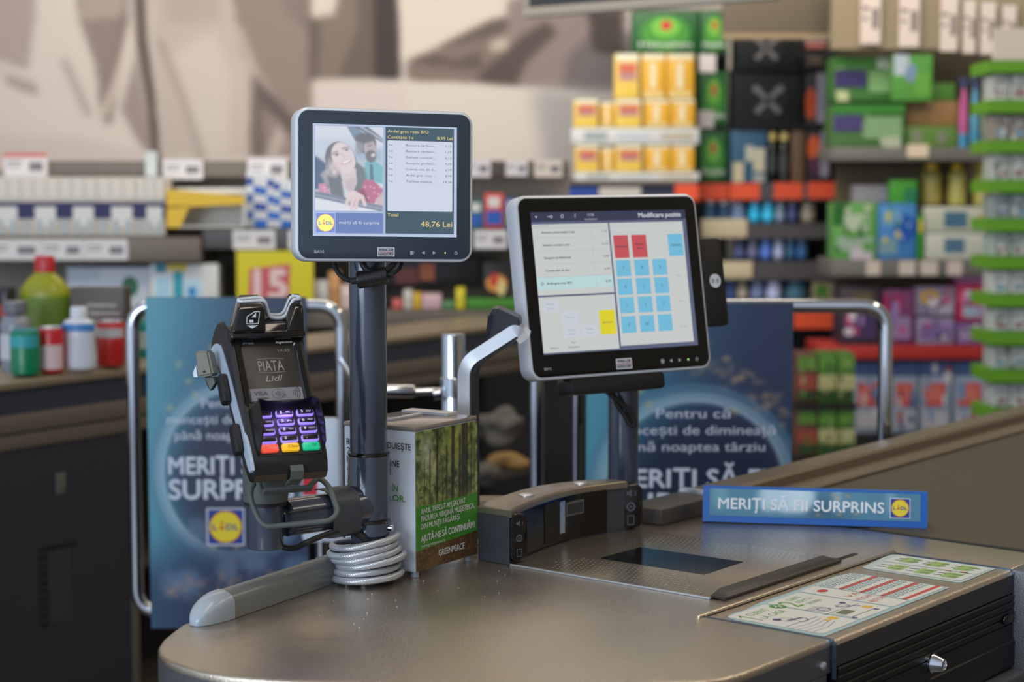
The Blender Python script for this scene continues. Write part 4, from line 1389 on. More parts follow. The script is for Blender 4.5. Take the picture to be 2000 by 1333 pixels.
inr = [(x * 0.965 + 0.0001, z * 0.99 - 0.0010, y) for x, z, y in outer]
bin_ = [(x * 0.965, z * 0.99 - 0.0010, y) for x, z, y in base]
R_ = [[bm.verts.new((x, y, z)) for x, z, y in L_] for L_ in (base, outer, inr, bin_)]
for a, b in zip(R_[:-1], R_[1:]):
    for i in range(len(a) - 1): bm.faces.new((a[i], a[i + 1], b[i + 1], b[i]))
for i in (0, -1): bm.faces.new((R_[0][i], R_[1][i], R_[2][i], R_[3][i]))
shd = obj('keypad_shield', bm, M_shield, term, 40)
lamp = bpy.data.lights.new('keypad_backlight', 'POINT'); lamp.energy = 0.035; lamp.color = (0.42, 0.30, 1.0); lamp.shadow_soft_size = 0.01
lo_ = bpy.data.objects.new('keypad_backlight', lamp); COL.objects.link(lo_); lo_.parent = term; lo_.location = (0.004, -0.020, -0.066)
# black flank shell, white side trim, cradle knobs
bm = NB()
fl = [(0.006, 0.074), (0.016, 0.086), (0.030, 0.092), (0.050, 0.091), (0.072, 0.084), (0.080, 0.066), (0.052, 0.020), (0.028, -0.120), (0.004, -0.118), (-0.002, -0.05), (0.000, 0.050)]
fl = smooth_loop(fl, 4)
loft(bm, [[(-0.0530, y, z) for y, z in fl], [(-0.0490, y - 0.002, z + 0.002) for y, z in fl]])
obj('side_shell', bm, mat('shell_dark', (40, 40, 44), 0.4), term, 30)
bm = NB()
wt = [(0.026, 0.052), (0.034, 0.064), (0.047, 0.0725), (0.063, 0.0775), (0.080, 0.0755), (0.089, 0.060), (0.089, 0.036), (0.078, 0.046), (0.064, 0.048), (0.055, 0.042), (0.048, 0.030), (0.031, -0.030), (0.010, -0.128), (0.002, -0.138), (-0.005, -0.1365), (-0.002, -0.092), (0.012, -0.010)]
wt = smooth_loop(wt, 4)
loft(bm, [[(-0.0545, y, z) for y, z in wt], [(-0.0500, y, z) for y, z in wt]])
obj('side_trim', bm, mat('trim_pale_blue', (190, 204, 222), 0.35), term, 30)
bm = NB()
loft(bm, [[(x, y, z) for y, z in ((0.052, 0.070), (0.078, 0.066), (0.060, -0.02), (0.037, -0.126), (0.036, -0.118), (0.0485, 0.02))] for x in (-0.046, 0.046)])
obj('rear_cradle', bm, mat('shell_dark', (40, 40, 44), 0.4), term, 30)
for y_, z_, L_ in ((0.0300, -0.0060, 0.034), (0.0170, -0.0860, 0.034)):
    bm = NB()
    pk = smooth_loop([(-0.010, -L_ * .5), (-0.003, -L_ * .62), (0.004, -L_ * .62), (0.010, -L_ * .45), (0.010, L_ * .4), (0.003, L_ * .62), (-0.005, L_ * .6), (-0.010, L_ * .45)], 3)
    loft(bm, [[(-0.0655, y_ + a * .7, z_ + b * .9) for a, b in pk], [(-0.0630, y_ + a, z_ + b) for a, b in pk], [(-0.057, y_ + a, z_ + b) for a, b in pk], [(-0.0535, y_ + a * .6, z_ + b * .6) for a, b in pk]])
    obj('clamp_knob', bm, M_rubber, term, 30)
# ---- bracket that carries the terminal: neck sleeve, back plate, side clamp, chin clip, wire hoop
br = thing('terminal_bracket', 'grey green metal bracket with wire hoop holding the card terminal on the side arm', 'bracket', C2)


def Lb(p): return Vector(p) - C2


bm = NB(); zn = zf(992, 2.39)
lathe(bm, [(0.0262, zn - C2.z), (0.0298, zn + 0.001 - C2.z), (0.0303, zn + 0.004 - C2.z), (0.0300, 0.098)], 40)
nk = obj('neck_sleeve', bm, M_greygreen, br)
bm = NB(); lathe(bm, [(0.0245, zn - 0.0045 - C2.z), (0.0285, zn - 0.004 - C2.z), (0.0285, zn + 0.0005 - C2.z), (0.0255, zn + 0.001 - C2.z)], 40)
obj('neck_ring', bm, M_rubber, br)
MT = Matrix.Translation(TP) @ RT


def T2(x, y, z): return MT @ Vector((x, y, z))


bm = NB()
box(bm, -0.040, 0.040, 0.080, 0.084, -0.060, 0.060)
for v_ in bm.verts: v_.co = Lb(MT @ v_.co)
obj('back_plate', bm, M_greygreen, br, 30)
# clamp block seen beside the terminal
bm = NB()
bx = [at_y(380, 686, 2.395), at_y(406, 685, 2.395), at_y(416, 733, 2.39), at_y(387, 738, 2.39)]
fr_ = [Lb(p) for p in bx]
rot_n = Vector((-0.25, -1, 0.2)).normalized()
loft(bm, [[p for p in fr_], [p + Vector((0.006, 0.020, -0.002)) for p in fr_]])
bmesh.ops.bevel(bm, geom=bm.edges[:], offset=0.0025, segments=3, affect='EDGES')
obj('clamp_block', bm, mat('clamp_beige', (132, 130, 118), 0.5, 0.2, bump=(1500, 0.25)), br, 30)
bm = NB(); p = Lb(at_y(398.5, 726, 2.3905)); cyl(bm, p + Vector((0, -0.0012, 0)), p + Vector((0, 0.004, 0)), 0.0016, 10)
obj('clamp_pin', bm, M_rubber, br)
bm = NB()
w0 = [Lb(at_y(400, 738, 2.40)), Lb(at_y(416, 738, 2.395)), Lb(at_y(420, 748, 2.395)), Lb(at_y(410, 764, 2.395)), Lb(at_y(404, 752, 2.395))]
loft(bm, [w0, [p + Vector((0.003, 0.014, 0)) for p in w0]])
obj('clamp_foot', bm, M_greygreen, br, 30)
bm = NB()
w0 = [Lb(at_y(377, 728, 2.41)), Lb(at_y(382, 715, 2.41)), Lb(at_y(386, 737, 2.41)), Lb(at_y(378, 737, 2.41))]
loft(bm, [w0, [p + Vector((0.003, 0.018, 0)) for p in w0]])
obj('clamp_tongue', bm, M_alu, br, 30)
bm = NB()
sweep(bm, [Lb(T2(0.006, 0.030, -0.1485)), Lb(T2(0.006, 0.006, -0.1510)), Lb(T2(0.006, -0.002, -0.1440)), Lb(T2(0.006, -0.003, -0.1365))], [(0.0012, 0.0085), (0.0012, -0.0085), (-0.0012, -0.0085), (-0.0012, 0.0085)])
obj('chin_clip', bm, M_greygreen, br, 30)
bm = NB()
hp = [T2(-0.030, 0.047, -0.148), at_y(503, 935, 2.375), at_y(488, 958, 2.36), at_y(492, 985, 2.35), at_y(507, 1018, 2.335), at_y(520, 1030, 2.332), at_y(645, 1018, 2.345), at_y(661, 1002, 2.352), at_y(643, 950, 2.375), at_y(622, 932, 2.385), T2(0.030, 0.047, -0.150)]
tube(bm, [Lb(p) for p in round_path(hp, 0.014, 6)], 0.0037, 12)
obj('wire_hoop', bm, M_greygreen, br)
bm = NB(); box(bm, -0.030, 0.036, 0.032, 0.046, -0.1535, -0.1495, bev=0.001)
for v_ in bm.verts: v_.co = Lb(MT @ v_.co)
obj('cradle_lip', bm, M_greygreen, br, 30)
# ================================================================== DONATION BOX
fc = at_z(812, 1120, CZ + 0.009)
dx_ = Vector((0.0846, 0.132, 0)).normalized()
ya = math.degrees(math.atan2(dx_.y, dx_.x))
bw, bdp, bh = 0.157, 0.128, 0.208
dbx = thing('donation_box', 'white collection box with forest picture and clear lid behind the slate pole', 'donation box', Vector((fc.x, fc.y, CZ)), rotm(ya))
# local x along the forest face (away), local y into the box
z0 = 0.009
bm = NB(); box(bm, 0.001, bw - 0.001, 0.001, bdp - 0.001, z0, z0 + bh - 0.006, bev=0.002)
obj('box_body', bm, mat('box_white', (222, 228, 236), 0.35), dbx, 30)
bm = NB(); box(bm, 0.0, bw, 0.0, bdp, z0 + bh - 0.006, z0 + bh, bev=0.002)
lidb = obj('lid', bm, mat('clear_lid', (150, 140, 132), 0.12, spec=0.7), dbx, 30)
bm = NB(); box(bm, bw * .25, bw * .75, bdp * .55, bdp * .62, z0 + bh + 0.0003, z0 + bh + 0.003); box(bm, bw * .80, bw * .98, bdp * .25, bdp * .9, z0 + bh + 0.0002, z0 + bh + 0.004)
obj('coin_slot', bm, mat('clear_edge', (196, 200, 206), 0.12), lidb, 0)
for px_, py_ in ((0.012, 0.010), (0.012, bdp - 0.010), (bw - 0.012, 0.010), (bw - 0.012, bdp - 0.010)):
    bm = NB(); cyl(bm, (px_, py_, 0.0004), (px_, py_, z0 + 0.001), 0.006, 16)
    obj('foot', bm, mat('clear_foot', (190, 198, 206), 0.1), dbx)
# forest print (colours of the printed picture only)
rng = np.random.default_rng(4)
PW, PH = 190, 252
pic = Picture(PW, PH, 0, 157, 0, 208, (50, 70, 36))


def cloud(k, sx=1):
    m = Picture.blur(rng.random((PH, PW)), k)
    return (m - m.min()) / (m.max() - m.min())


lo, md, hi = cloud(12), cloud(4), cloud(1)
wood = (pic.Y < 125).astype(float)
pic.put(np.clip(lo * 2.2 - .7, 0, 1) * wood, (150, 164, 84), 0.8)
pic.put(np.clip(md * 3.0 - 1.3, 0, 1) * wood, (200, 206, 120), 0.8)
pic.put(np.clip((0.42 - md) * 5, 0, 1) * wood, (22, 40, 20), 0.8)
pic.put(np.clip(hi * 3 - 1.7, 0, 1) * wood, (236, 236, 190), 0.75)
pic.put(np.clip((0.40 - hi) * 4, 0, 1) * wood, (20, 34, 18), 0.55)
pic.ell(26, 34, 15, 30, (236, 236, 216), 0.6, 6)
pic.ell(46, 62, 9, 20, (226, 226, 180), 0.55, 5)
pic.ell(98, 28, 22, 26, (206, 206, 80), 0.5, 8)
for x_, w_, c_, y_ in ((52, 4, (50, 42, 28), 6), (76, 3.2, (72, 62, 38), 30), (92, 6, (44, 38, 26), 2), (110, 4, (50, 44, 30), 18), (120, 9, (60, 50, 38), 0), (128, 3, (34, 30, 22), 0), (34, 1.8, (52, 52, 30), 30), (20, 1.4, (52, 54, 32), 44), (104, 1.6, (160, 150, 100), 60), (66, 1.5, (60, 60, 36), 50), (140, 2.2, (52, 54, 30), 20), (148, 1.6, (70, 72, 40), 40)):
    pic.stroke([(x_ + 1.5, y_), (x_, 125)], w_, c_, 0.9, 0.6)
pic.put(np.clip(hi * 3 - 1.5, 0, 1) * (pic.Y < 78), (74, 108, 46), 0.75)
pic.poly([(0, 104), (157, 104), (157, 128), (0, 128)], (138, 146, 78), 0.35, 5)
pic.poly([(0, 112), (157, 112), (157, 172), (0, 178)], (70, 148, 46), 1)
pic.put(((pic.Y > 112) & (pic.Y < 177)) * np.clip(lo * 1.4 - .3, 0, 1), (92, 168, 56), 0.5)
for x_ in (52, 76, 92, 118): pic.stroke([(x_, 112), (x_, 176)], 5, (60, 128, 40), 0.35, 2)
pic.poly([(0, 178), (157, 171), (157, 208), (0, 208)], (82, 60, 34), 1)
pic.put((pic.Y > 175) * np.clip(hi * 2 - .8, 0, 1), (176, 140, 84), 0.7)
pic.put((pic.Y > 175) * np.clip(lo * 2 - .9, 0, 1), (58, 40, 22), 0.8)
pic.poly([(60, 180), (84, 178), (50, 208), (20, 208)], (150, 112, 60), 0.5, 5)
pic.mesh('forest_print', 0.0005, bw - 0.0005, z0 + 0.001, z0 + bh - 0.007, painted('forest_print', rough=0.3), dbx, -0.0006)
bm = NB()
kz = lambda y: z0 + bh - y / 1000.0


def ftext(s, x, y, h, w, b=0.0):
    text(bm, s, x, kz(y), h, y=-0.0011, w=w, align='L', bold=b)


ftext('ANUL TRECUT AM SALVAT', 0.012, 125.5, 0.0078, 0.112, 0.01)
ftext('P\u0102DUREA VIRGIN\u0102 MU\u0218ETEICA,', 0.012, 136.5, 0.0078, 0.136, 0.01)
ftext('DIN MUN\u021aII F\u0102G\u0102RA\u0218.', 0.012, 147.5, 0.0078, 0.098, 0.01)
ftext('AJUT\u0102-NE S\u0102 CONTINU\u0102M!', 0.012, 165.5, 0.0092, 0.136, 0.03)
ftext('www.greenpeace.ro', 0.012, 174, 0.0046, 0.060, -0.005)
ftext('GREENPEACE', 0.055, 193, 0.0092, 0.066, 0.012)
flat('forest_lettering', bm, pc((238, 240, 236)), dbx)
# white side: local x = 0 face, seen with the pole in front of it
MS = Matrix(((0, 1, 0, -0.0006), (-1, 0, 0, bdp), (0, 0, 1, 0), (0, 0, 0, 1)))   # (x right, y, z) -> face looking to -x


def side_text(items, name, m):
    bm = NB()
    for s, x, y, h, w, al in items:
        text(bm, s, x, kz(y), h, y=-0.0004, w=w, align=al, M=MS, bold=0.006)
    for f in bm.faces:
        f.normal_update()
        if f.normal.x > 0: f.normal_flip()
    me = bpy.data.meshes.new(name); bm.to_mesh(me); bm.free(); me.materials.append(m)
    o = bpy.data.objects.new(name, me); COL.objects.link(o); o.parent = dbx


side_text([('ROM\u00c2NIA G\u0102ZDUIE\u0218TE', 0.007, 33, 0.0092, 0.114, 'L'), ('2/3 DINTRE', 0.007, 46, 0.0092, 0.072, 'L'), ('P\u0102DURILE VIRGINE', 0.007, 58.5, 0.0092, 0.094, 'L'), ('ALE EUROPEI.', 0.007, 70, 0.0092, 0.082, 'L')], 'side_lettering', M_ink)
side_text([('S\u0102 LE P\u0102STR\u0102M \u00ceN', 0.007, 93.5, 0.0092, 0.091, 'L'), ('GRIJA COPIILOR.', 0.007, 108, 0.0092, 0.104, 'L')], 'green_side_lettering', pc((60, 150, 50)))
side_text([('ajut\u0103 GREENP', 0.007, 119, 0.0055, 0.077, 'L'), ('suma de 5 lei', 0.007, 141, 0.0055, 0.078, 'L'), ('pe an, 2017', 0.007, 150, 0.0055, 0.082, 'L')], 'small_side_lettering', pc((90, 94, 104)))

# ================================================================== CASHIER MONITOR
R92 = rotm(31, -9.6, -0.4)
m92 = thing('cashier_monitor', 'larger touch monitor with silver rim showing a blue number pad, seen at an angle', 'monitor', (0.169, 2.96, 1.282), R92)
hs2, gl2 = mon_body(m92, 0.3560, 0.2960, 0.034, 0.021, -0.0063, 0.0048, None, mat('black_front_glass', (14, 13, 12), 0.12))
bm = NB(); slab(bm, 0.22, 0.17, 0.030, 0.02, 0.005, y0=0.0335, cz=-0.01)
obj('rear_mount', bm, M_black, m92, 40)
bm = NB(); plate(bm, -0.152, 0.152, -0.114, 0.114, YS)
scr = flat('lit_screen', bm, spc((92, 100, 128)), m92)
bm = NB(); plate(bm, -0.152, 0.152, 0.0985, 0.114, YS - 0.0002)
flat('header_bar', bm, spc((54, 58, 84)), scr)
WH = (204, 208, 206)
bm = NB()
plate(bm, -0.152, -0.006, -0.0195, 0.0945, YS - 0.0003); plate(bm, -0.152, -0.0065, -0.1115, -0.0225, YS - 0.0003); plate(bm, -0.0030, 0.1440, -0.1075, 0.0945, YS - 0.0003)
flat('white_fields', bm, spc(WH), scr)
bm = NB(); plate(bm, -0.152, -0.006, -0.0105, 0.0095, YS - 0.0005)
flat('selected_row', bm, spc((190, 220, 222)), scr)
bm = NB()
for r_ in range(3):
    for c_ in range(3):
        plate(bm, 0.0018 + 0.0365 * c_, 0.0305 + 0.0365 * c_, 0.0060 - 0.0305 * r_, 0.0325 - 0.0305 * r_, YS - 0.0005)
for c_ in range(3): plate(bm, 0.0018 + 0.0365 * c_, 0.0305 + 0.0365 * c_, -0.0872, -0.0597, YS - 0.0005)
plate(bm, 0.1105, 0.1410, 0.0369, 0.0738, YS - 0.0005)
flat('blue_buttons', bm, spc((116, 190, 222)), scr)
bm = NB(); plate(bm, 0.0018, 0.0306, 0.0361, 0.0737, YS - 0.0005); plate(bm, 0.0376, 0.0670, 0.0361, 0.0737, YS - 0.0005)
flat('red_buttons', bm, spc((200, 84, 92)), scr)
bm = NB(); plate(bm, -0.0400, -0.0094, -0.0875, -0.0478, YS - 0.0005)
flat('yellow_button', bm, spc((226, 214, 44)), scr)
bm = NB()
for a in ((-0.145, -0.117, -0.046, -0.027), (-0.112, -0.080, -0.068, -0.047), (-0.112, -0.080, -0.090, -0.070), (-0.076, -0.046, -0.090, -0.070)): plate(bm, *a, YS - 0.0005)
flat('grey_buttons', bm, spc((204, 211, 220)), scr)
bm = NB()
plate(bm, -0.152, -0.006, 0.0882, 0.0890, YS - 0.0005)
for z in (0.0725, 0.0510, 0.0300, 0.0095): plate(bm, -0.152, -0.006, z, z + 0.0005, YS - 0.0006)
plate(bm, -0.040, -0.0395, -0.0105, 0.088, YS - 0.0006)
for a in ((0.0, 0.102, 0.0778, 0.0905), (0.107, 0.142, 0.0778, 0.0905)):
    x0_, x1_, z0_, z1_ = a
    for p, q in (((x0_, z0_), (x1_, z0_)), ((x1_, z0_), (x1_, z1_)), ((x1_, z1_), (x0_, z1_)), ((x0_, z1_), (x0_, z0_))): line2(bm, p, q, 0.0005, YS - 0.0006)
flat('screen_lines', bm, spc((178, 186, 200)), scr)
bm = NB()
for i, s in enumerate(('Bautura carbonatata Cola', 'Solutie curatare univ.', 'Sampon profesional', 'Crema-ulei de dus', 'Ardei gras rosu BIO')):
    z = 0.0795 - 0.0205 * i
    text(bm, s, -0.1345, z, 0.0036, y=YS - 0.0008, w=(0.062, 0.052, 0.050, 0.046, 0.048)[i], align='L', bold=0.015)
    text(bm, ('1,15', '6,13', '9,99', '6,99', '8,99')[i], -0.0105, z, 0.0036, y=YS - 0.0008, w=0.0105, align='R')
ring(bm, -0.1425, -0.0005, 0.0018, 0.0026, YS - 0.0008, n=14); line2(bm, (-0.1445, -0.0035), (-0.1437, -0.002), 0.0008, YS - 0.0008)
flat('order_lettering', bm, spc((62, 66, 76)), scr)
bm = NB()
text(bm, 'Stornare', 0.0162, 0.0535, 0.0034, y=YS - 0.0008, w=0.021, bold=0.01)
text(bm, 'Anulare', 0.0523, 0.0570, 0.0034, y=YS - 0.0008, w=0.019, bold=0.01); text(bm, 'Bon', 0.0523, 0.0500, 0.0034, y=YS - 0.0008, w=0.010, bold=0.01)
text(bm, 'Cantitate', 0.1258, 0.0535, 0.0034, y=YS - 0.0008, w=0.021, bold=0.01)
text(bm, 'Reducere', -0.0247, -0.0690, 0.0032, y=YS - 0.0008, w=0.019)
text(bm, 'PLU', -0.094, -0.0985, 0.0030, y=YS - 0.0008); text(bm, 'Sumarizare', -0.094, -0.1055, 0.0030, y=YS - 0.0008, w=0.022); text(bm, 'Vanzare', -0.132, -0.1055, 0.0030, y=YS - 0.0008, w=0.016)
flat('button_lettering', bm, spc((62, 66, 76)), scr)
bm = NB()
for i, s in enumerate(('789', '456', '123')):
    for j in range(3): text(bm, s[j], 0.0162 + 0.0365 * j, 0.0162 - 0.0305 * i, 0.0060, y=YS - 0.0008)
for j, s in enumerate(('0', '00', '.')): text(bm, s, 0.0162 + 0.0365 * j, -0.0765, 0.0060, y=YS - 0.0008)
flat('number_lettering', bm, spc((74, 124, 156)), scr)
bm = NB()
text(bm, 'Selectie pozitie', -0.1495, 0.0905, 0.0026, y=YS - 0.0008, w=0.030, align='L')
for x, z, s, w in ((0.126, 0.003, 'Info', 0.010), (0.126, -0.040, 'PLU', 0.010), (0.126, -0.083, 'Sterge', 0.014), (-0.131, -0.035, 'Deschide', 0.016), (-0.131, -0.042, 'sertar', 0.013), (-0.096, -0.058, 'Tiparire', 0.015), (-0.096, -0.078, 'Valoare', 0.015), (-0.096, -0.085, 'articol', 0.013), (-0.061, -0.078, 'Repeta', 0.013), (-0.061, -0.085, 'bon', 0.008), (0.1245, 0.0825, '<', 0.004)):
    text(bm, s, x, z, 0.0028, y=YS - 0.0008, w=w)
flat('grey_lettering', bm, spc((150, 156, 166)), scr)
bm = NB()
text(bm, 'Modificare pozitie', 0.1420, 0.1025, 0.0075, y=YS - 0.0008, w=0.086, align='R', bold=0.025)
text(bm, '?', -0.0685, 0.1035, 0.0068, y=YS - 0.0008); text(bm, '11:36', -0.038, 0.1065, 0.0040, y=YS - 0.0008, w=0.012)
text(bm, 'Mie 20.09.2017', -0.038, 0.0998, 0.0024, y=YS - 0.0008, w=0.024)
ring(bm, -0.093, 0.1070, 0.0020, 0.0028, YS - 0.0008, n=14); line2(bm, (-0.0952, 0.1040), (-0.0943, 0.1052), 0.0009, YS - 0.0008)
ring(bm, -0.114, 0.1065, 0.0016, 0.0024, YS - 0.0008, n=14); plate(bm, -0.122, -0.1164, 0.1061, 0.1069, YS - 0.0008)
poly(bm, [(-0.1450, 0.1075), (-0.1425, 0.1045), (-0.1400, 0.1075)], YS - 0.0008)
flat('header_lettering', bm, spc((206, 212, 220)), scr)
brand_plate(m92, -0.0002, -0.1365, 0.0312, 0.0172, YS, 'BA92', -0.153, -0.1385)
osd_icons(m92, (0.0765, 0.0935, 0.1120, 0.1290, 0.1470), -0.1370, YS, 0.0028)
# reader on its right flank, bar below
bm = NB(); slab(bm, 0.064, 0.1500, 0.022, 0.009, 0.003, y0=0.002, cx=0.1930, cz=-0.0090)
rd_ = obj('card_reader', bm, M_black, m92, 40)
bm = NB(); disc(bm, 0.2030, -0.0075, 0.0118, 0.0012, 0, 28)
for k in range(3):
    for s_ in (0, 180): ring(bm, 0.2030, -0.0075, 0.0022 + 0.0021 * k, 0.0031 + 0.0021 * k, 0.0009, 1, 8, s_ - 42, s_ + 42)
flat('contactless_badge', bm, [pc((214, 220, 226)), pc((60, 66, 74))], rd_)
bm = NB(); slab(bm, 0.185, 0.028, 0.045, 0.008, 0.003, y0=0.004, cx=-0.0100, cz=-0.1670)
obj('lower_bar', bm, M_black, m92, 40)
pbase = at_y(1217, 900, 3.06)
p92 = thing('monitor_pole', 'slate grey steel pole under the larger monitor behind the scanner', 'pole', (pbase.x, pbase.y, CZ))
bm = NB(); cyl(bm, (0, 0, 0.004), (0, 0, 1.165 - CZ), 0.0262, 36)
obj('pole_tube', bm, M_slate, p92)
bm = NB(); lathe(bm, [(0.035, 0.0003), (0.035, 0.003), (0.033, 0.0045), (0.026, 0.0055)], 36)
obj('base_flange', bm, M_gloss, p92)
bm = NB(); cyl(bm, (0, 0.002, 1.160 - CZ), (-0.012, 0.035, 1.200 - CZ), 0.020, 20)
obj('tilt_joint', bm, M_black, p92)
c0 = at_y(1195, 765, 3.02)
kc2 = thing('reader_cable', 'black looped cable hanging below the larger monitor beside its pole', 'cable', c0)
bm = NB(); tube(bm, [p - c0 for p in smooth_path([at_y(1180, 762, 3.02), at_y(1205, 780, 3.018), at_y(1228, 802, 3.018), at_y(1240, 826, 3.02), at_y(1232, 831, 3.02), at_y(1222, 815, 3.022), at_y(1205, 790, 3.022), at_y(1196, 764, 3.022)], 6)], 0.0042, 10)
obj('cord', bm, M_rubber, kc2)

# ================================================================== SCALE DISPLAY ON AN ALUMINIUM ARM
sa = at_y(911, 1000, 2.80); sa.z = CZ
arm_ = thing('scale_display', 'bent aluminium arm with a black display head behind the donation box', 'scale display', sa)
Ys = 2.80
pp = [at_y(911, 1010, Ys), at_y(911, 708, Ys), at_y(1012, 643, Ys), at_y(1026, 660, Ys + .002)]
pp[0].z = CZ + 0.0006
path_ = [p - sa for p in round_path(pp, 0.022, 8)]
bm = NB()
nw, nt = 0.0085, 0.017
sweep(bm, path_, [(-0.0085, -0.017), (-0.0085, 0.017), (0.0085, 0.017), (0.0085, -0.017)], up=None if False else (0, 1, 0)) if False else None
# flat bar: narrow side to the customer, broad side along the depth
for i, (a0_, a1_) in enumerate(((0, 1),)):
    prof_ = [(-0.0165, -0.0095), (0.0165, -0.0095), (0.0165, 0.0095), (-0.0165, 0.0095)]
    sweep(bm, path_, prof_, up=(0.25, 1, 0))
obj('arm_bar', bm, M_alu, arm_, 40)
bm = NB()
inner = [p - sa + Vector((0.0115, 0.006, -0.001)) for p in round_path([pp[0] + Vector((0.002, 0, 0)), at_y(911, 712, Ys), at_y(1000, 655, Ys)], 0.020, 8)]
sweep(bm, inner, [(-0.014, -0.004), (0.014, -0.004), (0.014, 0.004), (-0.014, 0.004)], up=(0.25, 1, 0))
obj('arm_lining', bm, mat('lining_dark', (44, 42, 40), 0.4), arm_, 40)
h0 = [at_y(951, 664, Ys + .004), at_y(957, 606, Ys + .004), at_y(968, 600, Ys + .004), at_y(1016, 622, Ys + .004), at_y(1014, 648, Ys + .004)]
bm = NB()
loft(bm, [[p - sa + Vector((0, -0.018, 0)) for p in h0], [p - sa + Vector((0.004, 0.035, 0.002)) for p in h0]])
bmesh.ops.bevel(bm, geom=bm.edges[:], offset=0.003, segments=3, affect='EDGES')
hd_ = obj('display_head', bm, mat('head_slate', (54, 58, 68), 0.3), arm_, 30)
bm = NB()
h1 = [at_y(950, 655, Ys), at_y(954.5, 616, Ys), at_y(963, 612, Ys), at_y(958, 650, Ys)]
loft(bm, [[p - sa + Vector((-0.001, -0.020, 0)) for p in h1], [p - sa + Vector((0.0, -0.006, 0)) for p in h1]])
obj('display_window', bm, M_glass, hd_, 30)
bm = NB(); cyl(bm, (0, 0, 0.0003), (0, 0, 0.004), 0.03, 24)
obj('base_plate', bm, M_alu, arm_)

# ================================================================== BRONZE RAIL END BEHIND THE DONATION BOX
q = at_z(950, 985, 0.90)
br_ = thing('rail_end', 'rounded bronze rail end lying behind the barcode scanner', 'rail', (at_y(955, 985, 3.0).x, 3.0, CZ))
bm = NB(); slab(bm, 0.12, 0.034, 0.05, 0.010, 0.006, y0=-0.025, cz=0.020)
obj('rail_body', bm, M_bronze, br_, 40)

# ================================================================== GATES WITH BANNERS
def gate(name, label, pxl, pxr, pyt, pyb, Y, rot=0, r=0.0155, foot=True):
    a, b = at_y(pxl, pyt, Y), at_y(pxr, pyt, Y)
    zt, zb = a.z, at_y(pxl, pyb, Y).z
    o = thing(name, label, 'gate', ((a.x + b.x) / 2, Y, 0))
    w = (b.x - a.x) / 2
    bm = NB()
    tube(bm, round_path([(-w, 0, zb), (-w, 0, zt), (w, 0, zt), (w, 0, zb)], 0.055, 8, closed=True)[0:], r, 16, closed=True)
    obj('tube_frame', bm, M_chrome, o, 60)
    return o, w, zb, zt


def banner(name, label, pxl, pxr, pyt, pyb, Y, flip=False):
    a, b = at_y(pxl, pyt, Y), at_y(pxr, pyb, Y)
    w, h = b.x - a.x, a.z - b.z
    o = thing(name, label, 'banner', ((a.x + b.x) / 2, Y, b.z))
    bm = NB(); box(bm, -w / 2, w / 2, 0.0015, 0.012, 0, h)
    obj('board', bm, mat('board_edge', (22, 24, 30), 0.5), o, 0)
    pic = Picture(100, 200, 0, 100, 0, 200, (52, 64, 92))
    pic.poly([(-10, -10), (55, -10), (40, 60), (30, 200), (-10, 200)], (72, 138, 166), 1, 22)
    pic.poly([(-10, -10), (16, -10), (12, 120), (8, 200), (-10, 200)], (98, 172, 190), 0.8, 12)
    pic.ell(55, 108, 40, 44, (44, 52, 74), 0.9, 10)
    pic.ringm(53, 105, 47, 3.0, (150, 186, 206), 0.75, 52); pic.ringm(53, 105, 44, 1.4, (196, 220, 232), 0.6, 49); pic.ringm(53, 105, 51, 2.0, (96, 140, 168), 0.6, 57)
    pic.ell(50, 180, 60, 30, (40, 54, 88), 0.8, 14)
    rnd = random.Random(21)
    for k in range(9): pic.ell(rnd.uniform(10, 95), rnd.uniform(140, 185), rnd.uniform(5, 10), rnd.uniform(5, 10), rnd.choice([(140, 160, 186), (110, 130, 166), (90, 130, 160)]), 0.45, 3)
    for k in range(70):
        t = rnd.random(); x_ = 8 + 90 * t; y_ = 178 - 6 * math.sin(t * 3) + rnd.gauss(0, 4)
        pic.ell(x_, y_, 1.0, 1.0, (208, 150, 110), 0.75, 0.6)
    for k in range(60):
        t = rnd.random(); x_ = 40 + 58 * t; y_ = 33 + 30 * t * t + rnd.gauss(0, 5)
        pic.ell(x_, y_, 1.1, 1.1, (226, 180, 130), 0.8, 0.6)
    for x_, y_ in ((20, 40), (26, 50), (30, 58), (14, 66), (88, 100), (72, 62), (55, 150), (40, 150)): pic.ell(x_, y_, 1.7, 1.7, (226, 200, 140), 0.8, 0.8)
    pic.mesh('banner_print', -w / 2, w / 2, 0, h, painted('banner_print', rough=0.35), o, 0.0)
    bm = NB()
    cx_ = w * 0.02
    text(bm, 'Pentru c\u0103', cx_, h * (1 - 0.330), h * 0.027, y=-0.0006, w=w * 0.36)
    text(bm, 'munce\u0219ti de diminea\u021b\u0103', cx_, h * (1 - 0.378), h * 0.027, y=-0.0006, w=w * 0.80)
    text(bm, 'p\u00e2n\u0103 noaptea t\u00e2rziu', cx_, h * (1 - 0.426), h * 0.027, y=-0.0006, w=w * 0.70)
    flat('intro_lettering', bm, pc((214, 222, 236)), o)
    bm = NB()
    text(bm, 'MERI\u021aI S\u0102 FII', cx_, h * (1 - 0.530), h * 0.052, y=-0.0006, w=w * 0.78, bold=0.03)
    text(bm, 'SURPRINS', cx_, h * (1 - 0.605), h * 0.058, y=-0.0006, w=w * 0.78, bold=0.03)
    flat('banner_lettering', bm, pc((214, 222, 236)), o)
    logo(o, -w * 0.02 if not flip else cx_, h * (1 - 0.69), h * 0.105, -0.0006)
    return o


